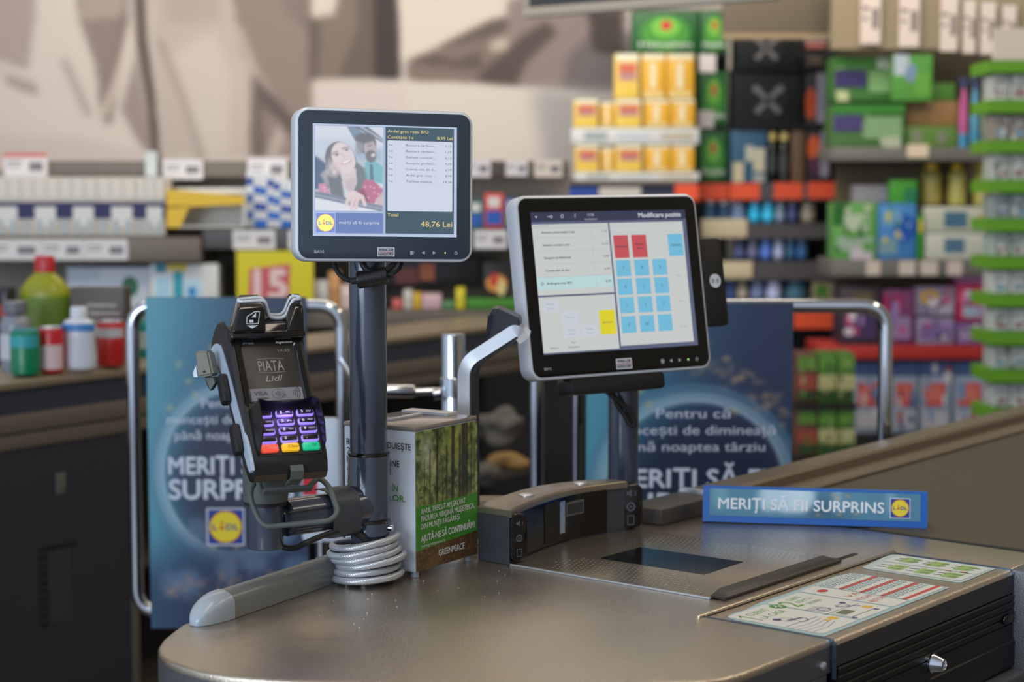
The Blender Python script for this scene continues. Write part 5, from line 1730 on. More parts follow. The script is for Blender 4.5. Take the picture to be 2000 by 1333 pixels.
gate('swing_gate', 'chrome tube gate frame in front of the dark cabinet panel', 258, 667, 598, 1195, 4.15)
banner('gate_banner', 'blue poster board with white slogan hung in the gate behind the card terminal', 284, 604, 581, 1228, 4.122)
gate('swing_gate', 'wide chrome tube gate frame behind the conveyor belt', 1048, 1731, 598, 1170, 3.92)
banner('gate_banner', 'blue poster board with white slogan hung in the gate behind the larger monitor', 1146, 1541, 592, 1266, 3.892, True)
bm = NB()
pA = at_y(1128, 700, 3.90)
go = thing('gate_upright', 'thin chrome upright between the gate frame and the blue poster behind the larger monitor', 'post', (pA.x, 3.955, 0))
bm = NB(); cyl(bm, (0, 0, 0), (0, 0, at_y(1128, 612, 3.92).z), 0.010, 16)
obj('tube', bm, M_chrome, go)
bm = NB(); box(bm, 0.014, 0.026, -0.004, 0.02, at_y(1140, 835, 3.92).z, at_y(1140, 640, 3.92).z)
obj('dark_bracket', bm, mat('bracket_dark', (34, 36, 42), 0.5), go, 0)
pA = at_y(886, 900, 3.62)
gp_ = thing('gate_post', 'thick chrome post with clamp ring and side arm behind the donation box', 'post', (pA.x, 3.62, 0))
zt = at_y(886, 652, 3.62).z; zk0, zk1 = at_y(886, 775, 3.62).z, at_y(886, 737, 3.62).z
bm = NB(); cyl(bm, (0, 0, 0), (0, 0, zt), 0.0235, 28, bev=0.003)
obj('post_tube', bm, M_chrome, gp_)
bm = NB(); lathe(bm, [(0.0236, zk0), (0.0275, zk0 + .002), (0.0275, zk1 - .002), (0.0236, zk1)], 28)
cl_ = obj('clamp_ring', bm, M_chrome, gp_)
bm = NB(); cyl(bm, (-0.026, -0.010, zk0 + 0.012), (-0.12, -0.02, zk0 + 0.010), 0.0075, 14)
cyl(bm, (-0.026, -0.016, zk0 + 0.008), (-0.040, -0.018, zk0 + 0.006), 0.012, 14)
obj('side_arm', bm, M_chrome, gp_)
bm = NB(); cyl(bm, (-0.075, -0.016, zk0 + 0.012), (-0.19, -0.03, zk0 + 0.014), 0.0135, 16, bev=0.006); cyl(bm, (-0.18, -0.028, zk0 + 0.014), (at_y(667, 760, 4.15).x - pA.x, 0.53, zk0 + 0.02), 0.0075, 12)
obj('arm_handle', bm, M_chrome, gp_)
# white poster with a red block, hung on the near gate
a, b = at_y(588, 818, 3.95), at_y(664, 1060, 3.95)
wp_ = thing('price_board', 'white board with a red block standing between the card terminal and the slate pole', 'sign board', ((a.x + b.x) / 2, 3.95, b.z))
w, h = b.x - a.x, a.z - b.z
bm = NB(); slab(bm, w, h, 0.02, 0.012, 0.003, cz=h / 2)
obj('board', bm, mat('board_white', (206, 216, 230), 0.4), wp_, 40)
bm = NB(); plate(bm, -w / 2 + 0.002, -w / 2 + 0.034, h * 0.38, h * 0.64, -0.0006)
flat('red_block', bm, pc((206, 34, 48)), wp_)
bm = NB(); cyl(bm, (0, 0.01, -b.z), (0, 0.01, 0.002), 0.012, 14)
obj('stand_leg', bm, M_chrome, wp_)
# ================================================================== THE SHOP BEHIND: helpers for shelved goods
def bx(name, label, cat, px0, px1, py0, py1, Y, col, patches=(), depth=0.12, group=None, bev=0.004, rough=0.45, body='carton_body', yaw=0, lean=0):
    """A pack standing on what is under it: front face spans the given stretch of the view at distance Y."""
    a, b = at_y(px0, py1, Y), at_y(px1, py0, Y)
    a.z += max(0.0, 0.07 * (py1 - HOR) / FPX) + 0.0006
    w, h = abs(b.x - a.x), b.z - a.z
    o = thing(name, label, cat, ((a.x + b.x) / 2, Y, a.z), rotm(yaw, lean), group)
    bm = NB(); box(bm, -w / 2, w / 2, 0.001, depth, 0.0004, h, bev=min(bev, h * 0.2, w * 0.2))
    obj(body, bm, pc(col, rough), o, 30)
    if patches:
        bm = NB(); ms = []; k = 0
        for p in patches:
            c = pc(p[4], rough)
            if c not in ms: ms.append(c)
            x0, x1 = -w / 2 + p[0] * w, -w / 2 + p[2] * w
            z1, z0 = h * (1 - p[1]), h * (1 - p[3])
            k += 1
            if len(p) > 5:
                disc(bm, (x0 + x1) / 2, (z0 + z1) / 2, (x1 - x0) / 2, -0.0002 * k, ms.index(c), 20, rz=(z1 - z0) / 2)
            else:
                plate(bm, x0, x1, z0, z1, -0.0002 * k, ms.index(c))
        flat('front_print', bm, ms, o)
    return o, w, h


def mottle(seed, n, cols, lo=0.06, hi=0.22):
    """Small printed blots for busy packaging, as patches of a front print."""
    r = random.Random(seed)
    out = []
    for _ in range(n):
        x, y, w_, h_ = r.uniform(0.02, 0.8), r.uniform(0.02, 0.8), r.uniform(lo, hi), r.uniform(lo, hi)
        p = (x, y, min(0.98, x + w_), min(0.98, y + h_), r.choice(cols))
        out.append(p + (1,) if r.random() < 0.5 else p)
    return out


GREENS = [(40, 110, 34), (120, 160, 100), (176, 186, 150), (90, 150, 60), (200, 204, 190), (34, 84, 34)]
BOT = {
    'bottle': [(0.42, 0), (0.5, 0.02), (0.5, 0.55), (0.46, 0.68), (0.30, 0.78), (0.20, 0.82), (0.20, 0.84)],
    'can': [(0.40, 0), (0.46, 0.02), (0.5, 0.05), (0.5, 0.90), (0.45, 0.955), (0.44, 0.97)],
    'flask': [(0.40, 0), (0.48, 0.03), (0.5, 0.2), (0.46, 0.5), (0.5, 0.68), (0.40, 0.78), (0.22, 0.82), (0.22, 0.84)],
    'spray': [(0.42, 0), (0.5, 0.03), (0.5, 0.45), (0.36, 0.70), (0.26, 0.80), (0.24, 0.84)],
}


def bt(name, label, cat, px0, px1, py0, py1, Y, col, cap, lab=None, kind='bottle', group=None, capw=0.5, flatten=1.0, rough=0.25, lz=(0.2, 0.55)):
    a, b = at_y(px0, py1, Y), at_y(px1, py0, Y)
    a.z += max(0.0, 0.07 * (py1 - HOR) / FPX) + 0.0006
    w, h = abs(b.x - a.x), b.z - a.z
    o = thing(name, label, cat, ((a.x + b.x) / 2, Y + w / 2, a.z), None, group)
    F = Matrix.Diagonal((1, flatten, 1, 1))
    bm = NB(); lathe(bm, [(r * w, z * h + 0.0004) for r, z in BOT[kind]], 24, F)
    obj('container_body', bm, pc(col, rough), o, 40)
    if kind == 'can':
        bm = NB(); lathe(bm, [(0.44 * w, 0.97 * h), (0.445 * w, 0.985 * h), (0.43 * w, h), (0.40 * w, h), (0.39 * w, 0.985 * h)], 24, F)
    else:
        c = capw * w / 2
        if kind == 'spray':
            bm = NB(); lathe(bm, [(0.25 * w, 0.84 * h), (0.26 * w, 0.90 * h), (0.18 * w, 0.92 * h)], 16, F); box(bm, -0.55 * w, 0.28 * w, -0.14 * w, 0.14 * w, 0.91 * h, h, bev=0.003)
        else:
            bm = NB(); lathe(bm, [(c, 0.835 * h), (c * 1.02, 0.85 * h), (c * 0.95, 0.985 * h), (c * 0.85, h)], 20, F)
    obj('lid' if kind == 'can' else 'cap', bm, pc(cap, 0.35) if kind != 'can' or cap[0] < 150 else M_alu, o, 40)
    if lab:
        bm = NB(); r = 0.5 * w + 0.0008
        A = [math.radians(200 + 140 * k / 12) for k in range(13)]
        lo = [bm.verts.new((r * math.cos(t), r * math.sin(t) * flatten, lz[0] * h)) for t in A]
        hi = [bm.verts.new((r * math.cos(t), r * math.sin(t) * flatten, lz[1] * h)) for t in A]
        for i in range(12): bm.faces.new((lo[i], lo[i + 1], hi[i + 1], hi[i]))
        obj('label_print', bm, pc(lab, 0.4), o, 60)
    return o, w, h


def card(name, label, px0, px1, py0, py1, Y, col=(224, 220, 220), ink=(124, 118, 122), red=None, group=None, t=0.004):
    a, b = at_y(px0, py1, Y), at_y(px1, py0, Y)
    w, h = abs(b.x - a.x), b.z - a.z
    o = thing(name, label, 'price card', ((a.x + b.x) / 2, Y, a.z), None, group)
    bm = NB(); box(bm, -w / 2, w / 2, 0.0002, t, 0, h)
    obj('card_sheet', bm, pc(col, 0.5), o, 0)
    bm = NB()
    if ink:
        plate(bm, w * .08, w * .40, h * .28, h * .66, -0.0003, 0); plate(bm, -w * .42, -w * .08, h * .62, h * .70, -0.0003, 0); plate(bm, -w * .42, -w * .12, h * .44, h * .50, -0.0003, 0)
    if red: plate(bm, -w / 2, w / 2, h * .86, h, -0.0003, 1)
    if ink: flat('card_print', bm, [pc(ink), pc((206, 66, 58))], o)
    else: bm.free()
    return o


def board(o, name, px0, px1, pyt, pyb, Y, depth, m, bev=0.003):
    """A shelf board / rail as a part of shelf unit o."""
    a, b = at_y(px0, pyb, Y), at_y(px1, pyt, Y)
    L = o.matrix_world.inverted() @ a; R = o.matrix_world.inverted() @ b
    bm = NB(); box(bm, min(L.x, R.x), max(L.x, R.x), L.y, L.y + depth, min(L.z, R.z), max(L.z, R.z), bev=bev)
    return obj(name, bm, m, o, 30)


M_rail = mat('rail_taupe', (118, 108, 96), 0.45, 0.2)
M_raild = mat('rail_dark', (84, 80, 80), 0.45, 0.2)
M_panel = mat('panel_greige', (150, 140, 128), 0.7)
M_dark = mat('panel_dark', (26, 25, 26), 0.7)

# ---- wall picture: a soft sepia photograph print, seen far out of focus
Yw = 9.95
a, b = at_y(-140, 348, Yw), at_y(1238, -120, Yw)
mur = thing('wall_mural', 'huge sepia photo mural of clothed figures covering the back wall', 'mural', ((a.x + b.x) / 2, Yw, a.z))
w, h = b.x - a.x, b.z - a.z
bm = NB(); box(bm, -w / 2, w / 2, 0.002, 0.03, 0, h)
obj('panel', bm, M_panel, mur, 0)
pic = Picture(290, 100, -140, 1238, -120, 348, (206, 193, 180))
D1, D2, D3 = (138, 121, 110), (86, 73, 66), (48, 40, 35)
pic.poly([(-140, -120), (70, -120), (78, 20), (60, 135), (10, 120), (-140, 100)], (166, 149, 139), 1, 7.0)
pic.poly([(-140, 100), (0, 120), (80, 160), (75, 185), (20, 150), (-140, 140)], (196, 182, 170), 1, 5.0)
pic.poly([(15, 145), (78, 165), (75, 185), (18, 165)], (150, 134, 124), 0.8, 4.0)
pic.poly([(150, -120), (270, -120), (255, 30), (222, 240), (205, 240), (190, 120), (162, 40)], D1, 1, 6.0)
pic.poly([(160, -20), (250, -30), (250, 30), (165, 40)], (176, 160, 146), 0.7, 5.0)
pic.stroke([(132, 120), (175, 220)], 12, (160, 144, 133), 0.8, 4.0)
pic.stroke([(250, 30), (232, 130), (205, 200)], 14, (124, 106, 96), 0.7, 4.0)
pic.stroke([(265, 60), (232, 160), (205, 220)], 14, (206, 192, 178), 0.8, 4.0)
pic.poly([(240, 215), (270, 100), (300, 300), (285, 300), (255, 245)], (144, 126, 118), 0.9, 4.0)
pic.stroke([(276, -120), (283, 80), (300, 200), (308, 310)], 17, (80, 66, 58), 1, 2.5)
pic.poly([(290, -120), (440, -120), (470, 60), (480, 150), (478, 310), (318, 310)], (184, 169, 157), 1, 6.0)
pic.poly([(310, -120), (430, -120), (440, 40), (330, 50)], (168, 150, 139), 0.7, 10.0)
pic.poly([(330, 110), (420, 60), (460, 140), (450, 310), (390, 310)], (200, 187, 174), 0.8, 10.0)
pic.stroke([(318, 80), (360, 190), (395, 310)], 12, (156, 140, 130), 0.8, 5.0)
pic.poly([(440, -120), (640, -120), (640, 310), (480, 310), (478, 120)], D1, 1, 4.0)
pic.poly([(470, 120), (492, 110), (488, 310), (470, 310)], (192, 177, 165), 0.9, 3.0)
pic.stroke([(470, 60), (500, 140), (560, 240)], 16, (184, 168, 156), 0.8, 4.0)
pic.poly([(500, 140), (520, 170), (580, 230), (590, 270), (560, 255), (505, 190)], D2, 0.9, 4.0)
pic.poly([(500, 170), (515, 190), (520, 310), (495, 310)], D2, 0.6, 5.0)
pic.poly([(545, 240), (560, 270), (540, 310), (520, 310)], (190, 175, 164), 0.8, 4.0)
pic.poly([(560, -120), (640, -120), (650, 60), (600, 60), (560, 20)], (122, 106, 97), 0.8, 7.0)
pic.poly([(608, -120), (766, -120), (780, 40), (782, 156), (608, 156)], (98, 84, 73), 1, 2.0)
pic.poly([(640, -120), (700, -120), (700, 60), (660, 156), (625, 156)], (128, 111, 97), 0.8, 7.0)
pic.poly([(735, -120), (768, -120), (782, 40), (784, 156), (735, 156)], D3, 0.9, 5.0)
pic.poly([(610, -120), (668, -120), (660, 28), (612, 34)], (206, 192, 177), 1, 3.0)
pic.poly([(784, -120), (1010, -120), (1010, 10), (960, 40), (860, 90), (790, 120)], (208, 195, 178), 1, 1.5)
pic.poly([(795, 120), (870, 85), (960, 40), (1050, 20), (1060, 160), (795, 160)], (122, 104, 94), 1, 3.0)
pic.poly([(860, 90), (960, 40), (1010, 30), (1000, 60), (900, 85)], D2, 0.8, 4.0)
pic.poly([(800, 120), (850, 104), (890, 118), (940, 100), (945, 135), (880, 130), (830, 125)], (84, 70, 64), 0.85, 3.5)
pic.poly([(960, 80), (1010, 60), (1000, 100), (960, 100)], (196, 180, 160), 0.8, 4.0)
pic.poly([(990, 0), (1060, -20), (1220, -20), (1238, 180), (1000, 170)], (136, 119, 111), 1, 4.0)
pic.poly([(930, 155), (1020, 70), (1070, 40), (1090, 60), (1030, 120), (1010, 168), (960, 165)], (74, 61, 54), 0.9, 4.0)
pic.poly([(1110, 110), (1160, 60), (1238, 60), (1238, 186), (1100, 180)], (104, 94, 92), 0.9, 6.0)
pic.poly([(1150, 20), (1215, 20), (1220, 110), (1160, 100)], (58, 48, 42), 0.9, 5.0)
pic.poly([(614, 155), (800, 158), (1238, 184), (1238, 360), (614, 360)], (206, 196, 183), 1, 1.5)
pic.poly([(614, 155), (796, 160), (796, 360), (614, 360)], (204, 189, 180), 0.9, 4.0)
pic.poly([(1040, 170), (1238, 180), (1238, 360), (1075, 360)], (156, 150, 146), 0.85, 15.0)
pic.poly([(-140, 260), (150, 265), (300, 300), (300, 360), (-140, 360)], (192, 178, 170), 0.7, 12.5)
pic.mesh('photo_print', -w / 2, w / 2, 0, h, painted('mural_print', rough=0.7), mur, 0.0)

# ---- long shelf unit under the mural
YR = 7.05
o = sh_l = thing('shelf_unit', 'long taupe shelf unit under the mural holding the boxed goods', 'shelf unit', (at_y(390, 500, YR).x, YR, 0))
board(o, 'back_panel', -110, 1112, 330, 900, YR + 0.46, 0.03, M_panel)
board(o, 'upper_rail', 88, 1112, 314, 346, YR + 0.22, 0.22, M_rail)
board(o, 'middle_rail', -110, 392, 464, 512, YR, 0.44, M_rail)
board(o, 'middle_rail', 397, 1080, 448, 487, YR + 0.02, 0.42, M_raild)
board(o, 'lower_rail', -110, 1080, 607, 640, YR + 0.02, 0.42, M_rail)
board(o, 'plinth', -110, 1150, 645, 1050, YR + 0.10, 0.03, M_dark, 0)
# packs with navy band on the middle shelf
for k, (x0, x1) in enumerate(((-34, 41), (42, 116), (117, 190), (191, 266), (267, 322))):
    g_ = (150, 158, 160)
    n = 3
    pt = [(i / n + 0.04, 0.02, (i + 1) / n - 0.04, 0.36, (226, 218, 204)) for i in range(n)] + [(0, 0.42, 1, 0.70, (26, 28, 84)), (0.36, 0.50, 0.90, 0.84, (222, 220, 216))] + [(i / n + 0.06, 0.72, (i + 1) / n - 0.12, 0.98, (176, 184, 186)) for i in range(n)]
    bx('multipack', 'cream topped multipack with navy band on the middle shelf, %s from the outer end' % ORD[k], 'multipack', x0, x1 - 1, 346, 463, YR + 0.03, (206, 198, 184) if k % 2 else (200, 194, 182), pt, 0.16, 'navy banded multipacks')
# yellow display tray
a, b = at_y(326, 447, YR + 0.03), at_y(478, 370, YR + 0.03)
w, h = b.x - a.x, b.z - a.z
o = thing('display_tray', 'open yellow display tray beside the navy banded multipacks', 'tray', ((a.x + b.x) / 2, YR + 0.03, a.z + 0.004))
M_y = mat('tray_yellow', (232, 190, 20), 0.4)
bm = NB()
box(bm, -w / 2, w / 2, 0, 0.2, 0.0004, 0.006); box(bm, -w / 2, -w / 2 + 0.008, 0, 0.2, 0, h * .9); box(bm, w / 2 - 0.008, w / 2, 0, 0.2, 0, h * .9); box(bm, -w / 2, w / 2, 0.19, 0.2, 0, h)
obj('tray_walls', bm, pc((226, 224, 218)), o, 0)
bm = NB(); loft(bm, [[(-w / 2, -0.001, h * .50), (w / 2, -0.001, h * .60), (w / 2, -0.001, h * .80), (-w / 2, -0.001, h * .98)], [(-w / 2, 0.004, h * .50), (w / 2, 0.004, h * .60), (w / 2, 0.004, h * .80), (-w / 2, 0.004, h * .98)]])
loft(bm, [[(-w / 2, -0.001, 0), (-w / 2 + .05, -0.001, 0), (-w / 2 + .09, -0.001, h * .55), (-w / 2, -0.001, h * .55)], [(-w / 2, 0.004, 0), (-w / 2 + .05, 0.004, 0), (-w / 2 + .09, 0.004, h * .55), (-w / 2, 0.004, h * .55)]])
obj('yellow_front', bm, M_y, o, 0)
bm = NB(); box(bm, -w / 2 + 0.012, w / 2 - 0.012, 0.012, 0.185, h * .86, h * .93)
obj('white_sheets', bm, pc((228, 224, 214)), o, 0)
# blue and white packs
rnd = random.Random(2)
for k, (x0, x1, y0) in enumerate(((482, 508, 336), (509, 534, 340), (535, 560, 348), (561, 590, 352))):
    pt = [(0.02 + 0.5 * ((i + j) % 2), 0.10 + 0.15 * i, 0.50 + 0.5 * ((i + j) % 2), 0.24 + 0.15 * i, (30, 104, 196) if i % 3 else (30, 70, 160)) for i in range(6) for j in (k,)]
    bx('checked_pack', 'white pack with blue squares beside the yellow tray, %s of the four' % ORD[k], 'pack', x0, x1, y0, 446, YR + 0.10, (222, 224, 226), pt, 0.10, 'blue squared packs')
# price cards on the rails
for k, (x0, x1) in enumerate(((-30, 80), (82, 163), (165, 249))):
    card('price_card', 'white price card on the rail under the navy banded multipacks, %s from the outer end' % ORD[k], x0, x1, 468, 508, YR - 0.005, group='cards on the middle rail')
card('price_card', 'white price card with red and green top on the upper rail at the outer end', 8, 92, 300, 348, YR + 0.21, red=True)
card('price_card', 'white price card on the upper rail above the yellow tray', 318, 396, 312, 350, YR + 0.21)
card('price_card', 'white price card on the upper rail above the blue squared packs', 484, 560, 308, 352, YR + 0.21)
card('price_card', 'white price card on the dark rail under the blue squared packs', 455, 537, 450, 487, YR + 0.013)
card('price_card', 'white price card on the dark rail nearest the smaller monitor', 563, 640, 450, 487, YR + 0.013)
card('rail_clip', 'pale clip standing on the upper rail above the multipacks', 284, 306, 296, 345, YR + 0.20, (206, 214, 212), None)
card('price_card', 'white price card on the upper rail just past the smaller monitor', 905, 958, 312, 346, YR + 0.21)
card('price_card', 'square dark price card between two white cards on the upper rail', 962, 984, 316, 340, YR + 0.21, (84, 76, 70), (60, 54, 50))
card('price_card', 'white price card on the upper rail next to the dark square card', 988, 1030, 314, 344, YR + 0.21)
card('price_card', 'cream price card at the far end of the upper rail', 1044, 1098, 312, 346, YR + 0.21, (226, 214, 198))
card('price_card', 'white price card on the dark rail between the two monitors', 926, 990, 450, 486, YR + 0.013)
for k, (x0, x1, y0, c_, nm) in enumerate(((915, 944, 392, (44, 110, 110), 'teal carton between the monitors on the dark railed shelf'), (946, 984, 378, (214, 70, 62), 'red and white carton between the monitors'), (986, 1012, 388, (60, 84, 150), 'blue carton behind the rim of the larger monitor'))):
    bx('carton', nm, 'carton', x0, x1, y0, 447, YR + 0.06, c_, [(0.1, 0.5, 0.9, 0.9, (40, 90, 180) if k != 2 else (90, 170, 60)), (0.2, 0.1, 0.8, 0.4, (226, 220, 214))], 0.1)
# lower shelf of the unit
bx('leaf_pack', 'white paper pack with green leaf mark leaning on the lower shelf', 'pack', 132, 292, 522, 606, YR + 0.06, (206, 212, 220), [(0.66, 0.22, 0.86, 0.72, (20, 104, 66), 1), (0.0, 0.0, 0.4, 0.3, (186, 196, 206))], 0.14)
bx('teal_printed_box', 'white box with teal and blue print beside the leaf pack', 'box', 294, 426, 516, 606, YR + 0.04, (226, 226, 222), [(0.08, 0.30, 0.30, 0.95, (170, 214, 232)), (0.34, 0.1, 0.48, 0.9, (30, 160, 176)), (0.50, 0.35, 0.75, 0.95, (188, 220, 236)), (0.55, 0.5, 0.68, 0.75, (50, 140, 200), 1), (0.25, 0.0, 0.55, 0.16, (220, 190, 60)), (0.08, 0.0, 0.24, 0.2, (40, 140, 160))], 0.14)
a, b = at_y(464, 606, YR + 0.00), at_y(612, 490, YR + 0.00)
w, h = b.x - a.x, b.z - a.z
o = thing('offer_sign', 'bright yellow offer sign with red and white number above the card terminal', 'sign', ((a.x + b.x) / 2, YR - 0.01, a.z))
bm = NB(); box(bm, -w / 2, w / 2, 0.0003, 0.006, 0.0, h)
obj('sign_card', bm, pc((222, 208, 14)), o, 0)
bm = NB(); poly(bm, [(-w * .36, h * .1), (w * .18, h * .02), (w * .20, h * .78), (-w * .33, h * .70)], -0.0004, 0)
flat('red_patch', bm, pc((206, 92, 96)), o)
bm = NB(); text(bm, '15', -w * .06, h * .2, h * .48, y=-0.0008, w=w * .40, bold=0.05)
flat('number_lettering', bm, pc((238, 206, 200)), o)
goods = [(614, 640, 548, (226, 222, 218), 'white carton in the gap beside the yellow sign'), (642, 664, 530, (206, 150, 96), 'orange and white carton behind the chrome gate'), (666, 690, 556, (226, 200, 190), 'pale pink carton touching the slate pole'),
         (766, 786, 585, (212, 104, 98), 'small red pack past the slate pole'), (788, 806, 566, (204, 198, 186), 'narrow cream pack past the slate pole'), (808, 822, 572, (222, 178, 40), 'narrow amber pack past the slate pole'),
         (824, 862, 574, (212, 176, 180), 'pink pack on the lower shelf'), (864, 888, 588, (96, 140, 92), 'sage green pack on the lower shelf'), (890, 908, 562, (220, 204, 50), 'yellow topped pack on the lower shelf')]
for x0, x1, y0, c_, nm in goods:
    bx('small_pack', nm, 'pack', x0, x1, y0, 607, YR + 0.06, c_, [(0.1, 0.15, 0.9, 0.45, tuple(min(255, int(v * 1.12)) for v in c_))], 0.08, 'small packs on the lower shelf')
bx('green_tray', 'long low bright green tray on the lower shelf by the larger monitor', 'tray', 912, 1012, 584, 607, YR + 0.05, (72, 140, 44), [(0.0, 0.0, 1.0, 0.3, (92, 160, 58))], 0.12)
bx('snack_bag', 'dark bag with flame coloured picture above the green tray', 'bag', 944, 996, 512, 584, YR + 0.07, (44, 34, 34), [(0.1, 0.35, 0.9, 0.85, (226, 150, 60), 1), (0.25, 0.3, 0.55, 0.7, (206, 60, 40), 1), (0.5, 0.5, 0.85, 0.95, (226, 206, 140), 1)], 0.06)
bx('dark_bin', 'wide black bin with orange packs inside, behind the slate pole', 'bin', 700, 940, 500, 562, YR + 0.20, (30, 27, 27), [(0.5, 0.25, 0.62, 0.8, (200, 110, 70)), (0.30, 0.4, 0.48, 0.9, (140, 70, 60)), (0.64, 0.3, 0.8, 0.7, (20, 18, 18))], 0.12)

# ---- neighbouring checkout with its impulse shelf
EA = at_z(125, 737, 0.93)
eaz = math.radians(33.2)
ed = Vector((math.sin(eaz), math.cos(eaz), 0))
o = lane = thing('impulse_counter', 'dark neighbouring checkout with taupe rails and a black side panel', 'counter', (EA.x, EA.y, 0), Matrix.Rotation(PI / 2 - eaz, 4, 'Z'))
T0, T1 = -1.3, 2.4
bm = NB(); box(bm, T0, T1, 0.0, 0.34, 0.912, 0.93, bev=0.003)
obj('shelf_top', bm, mat('rail_warm', (146, 132, 112), 0.4, 0.3), o, 30)
bm = NB(); box(bm, T0, T1, 0.012, 0.33, 0.846, 0.912)
obj('upper_band', bm, mat('band_slate', (58, 62, 76), 0.4), o, 0)
bm = NB(); box(bm, T0, T1, -0.006, 0.30, 0.800, 0.846, bev=0.006); box(bm, T0, T1, 0.0, 0.30, 0.757, 0.797, bev=0.006)
obj('front_rail', bm, M_rail, o, 30)
bm = NB(); box(bm, T0, 0.235, 0.006, 0.32, 0.0, 0.757)
dp_ = obj('side_panel', bm, mat('panel_charcoal', (52, 52, 60), 0.5, noise=(3, 0.05)), o, 0)
bm = NB(); box(bm, 0.236, 0.262, 0.0, 0.32, 0.0, 0.757, bev=0.003)
obj('end_post', bm, M_rail, o, 30)
bm = NB(); box(bm, 0.262, T1, 0.28, 0.32, 0.0, 0.757)
obj('rear_panel', bm, M_dark, o, 0)
bm = NB(); box(bm, 0.262, T1, 0.02, 0.28, 0.36, 0.385, bev=0.003)
obj('inner_shelf', bm, M_raild, o, 30)
invE = o.matrix_world.inverted()


def panel_pt(px, py):
    """Where a view ray meets the counter's front plane, in its own frame."""
    n = Vector((-ed.y, ed.x, 0)); d = ray(px, py); p0 = Vector((EA.x, EA.y, 0)) + n * 0.006
    t = ((p0 - CC).dot(n)) / d.dot(n)
    return invE @ (CC + d * t)


p = panel_pt(118, 945)
bm = NB(); slab(bm, 0.034, 0.058, 0.004, 0.004, 0.001, y0=0.002, cx=p.x, cz=p.z)
obj('lock_plate', bm, mat('plate_olive', (112, 110, 104), 0.4, 0.3), dp_, 40)
p0_, p1_ = panel_pt(75, 1072), panel_pt(160, 1230)
bm = NB(); 
for k in range(10):
    z = p0_.z - 0.022 * k
    box(bm, p0_.x, p0_.x + (0.13 if k == 0 else 0.028), 0.0045, 0.0062, z - 0.012, z)
obj('vent_slots', bm, mat('vent_black', (26, 26, 30), 0.6), dp_, 0)
bm = NB(); box(bm, p0_.x + 0.034, p0_.x + 0.115, 0.005, 0.0062, p0_.z - 0.21, p0_.z - 0.016)
obj('vent_grille', bm, mat('vent_grey', (60, 60, 66), 0.5), dp_, 0)


def on_lane(px, py):      # distance along the view for things standing on the impulse shelf
    return at_z(px, py, 0.9302).y


bt('detergent_bottle', 'green and yellow cleaner bottle with red cap on the impulse shelf', 'bottle', 26, 126, 502, 706, 5.06, (158, 160, 26), (206, 44, 50), (112, 140, 44), 'bottle', capw=0.40, flatten=0.6, lz=(0.30, 0.60))
bx('coffee_pack', 'brown grey foil pack with pale writing leaning behind the cans', 'pack', 136, 244, 562, 709, 5.07, (92, 82, 76), [(0.32, 0.22, 0.86, 0.27, (176, 166, 156)), (0.36, 0.33, 0.92, 0.38, (176, 166, 156)), (0.36, 0.44, 0.80, 0.48, (160, 150, 140))], 0.06, yaw=-8)
bt('deodorant_can', 'silver spray can at the outer end of the impulse shelf', 'can', -6, 52, 590, 738, 4.90, (146, 150, 160), (120, 120, 128), (214, 214, 220), 'flask', capw=0.8)
bt('drink_can', 'teal and green drink can beside the silver spray can', 'can', 14, 70, 646, 742, 4.74, (14, 128, 84), (40, 150, 160), (60, 170, 180), 'can', lz=(0.62, 0.88))
bt('drink_can', 'red drink can with white stripe beside the teal can', 'can', 70, 118, 640, 737, 4.80, (206, 40, 48), (220, 220, 224), (226, 200, 200), 'can', lz=(0.10, 0.62))
bt('lotion_bottle', 'white bottle with blue shoulder and white cap among the cans', 'bottle', 114, 180, 602, 731, 4.83, (216, 220, 228), (226, 230, 234), (70, 140, 206), 'flask', capw=0.5, flatten=0.7, lz=(0.62, 0.74))
bt('drink_can', 'red drink can with grey white square standing alone by the gate pole', 'can', 184, 238, 628, 724, 4.95, (206, 50, 48), (226, 120, 80), (206, 206, 206), 'can', lz=(0.64, 0.84))
bt('cap_jar', 'small black lidded jar behind the spray can', 'jar', -8, 26, 562, 640, 5.08, (44, 40, 42), (28, 26, 28), (170, 60, 50), 'can')
bt('mouthwash_bottle', 'slim teal bottle seen between gate pole and blue poster', 'bottle', 262, 286, 606, 706, 5.28, (40, 160, 150), (226, 230, 230), (206, 226, 222), 'bottle', capw=0.6, flatten=0.7)
# what lies in the open bay below
def lump(name, label, cat, px, py, Y, rx, ry, rz, col, seed):
    c = at_y(px, py, Y)
    o_ = thing(name, label, cat, c)
    bm = NB(); bmesh.ops.create_icosphere(bm, subdivisions=4, radius=1)
    rnd_ = random.Random(seed)
    ph = [(Vector((rnd_.gauss(0, 1), rnd_.gauss(0, 1), rnd_.gauss(0, 1))).normalized() * rnd_.uniform(2, 7), rnd_.uniform(0, 6), rnd_.uniform(.03, .10)) for _ in range(14)]
    for v_ in bm.verts:
        s_ = 1 + sum(a_ * math.sin(k_.dot(v_.co) + p_) for k_, p_, a_ in ph)
        v_.co = Vector((v_.co.x * rx * s_, v_.co.y * ry * s_, max(v_.co.z * rz * s_, -rz * .8)))
    obj('crumpled_cloth', bm, mat('cloth_%s' % name, col, 0.85, noise=(14, 0.25)), o_, 60)
    return o_


lump('cloth_bundle', 'crumpled grey bundle lying in the open bay of the neighbouring checkout', 'bundle', 975, 838, 6.15, 0.085, 0.07, 0.06, (84, 80, 74), 3)
lump('tan_bag', 'crumpled tan bag under the grey bundle in the open bay', 'bag', 995, 905, 6.10, 0.075, 0.06, 0.032, (136, 106, 60), 7)
lump('cloth_bundle', 'small dark bundle beside the tan bag behind the donation box', 'bundle', 945, 930, 5.98, 0.05, 0.05, 0.04, (96, 76, 54), 9)

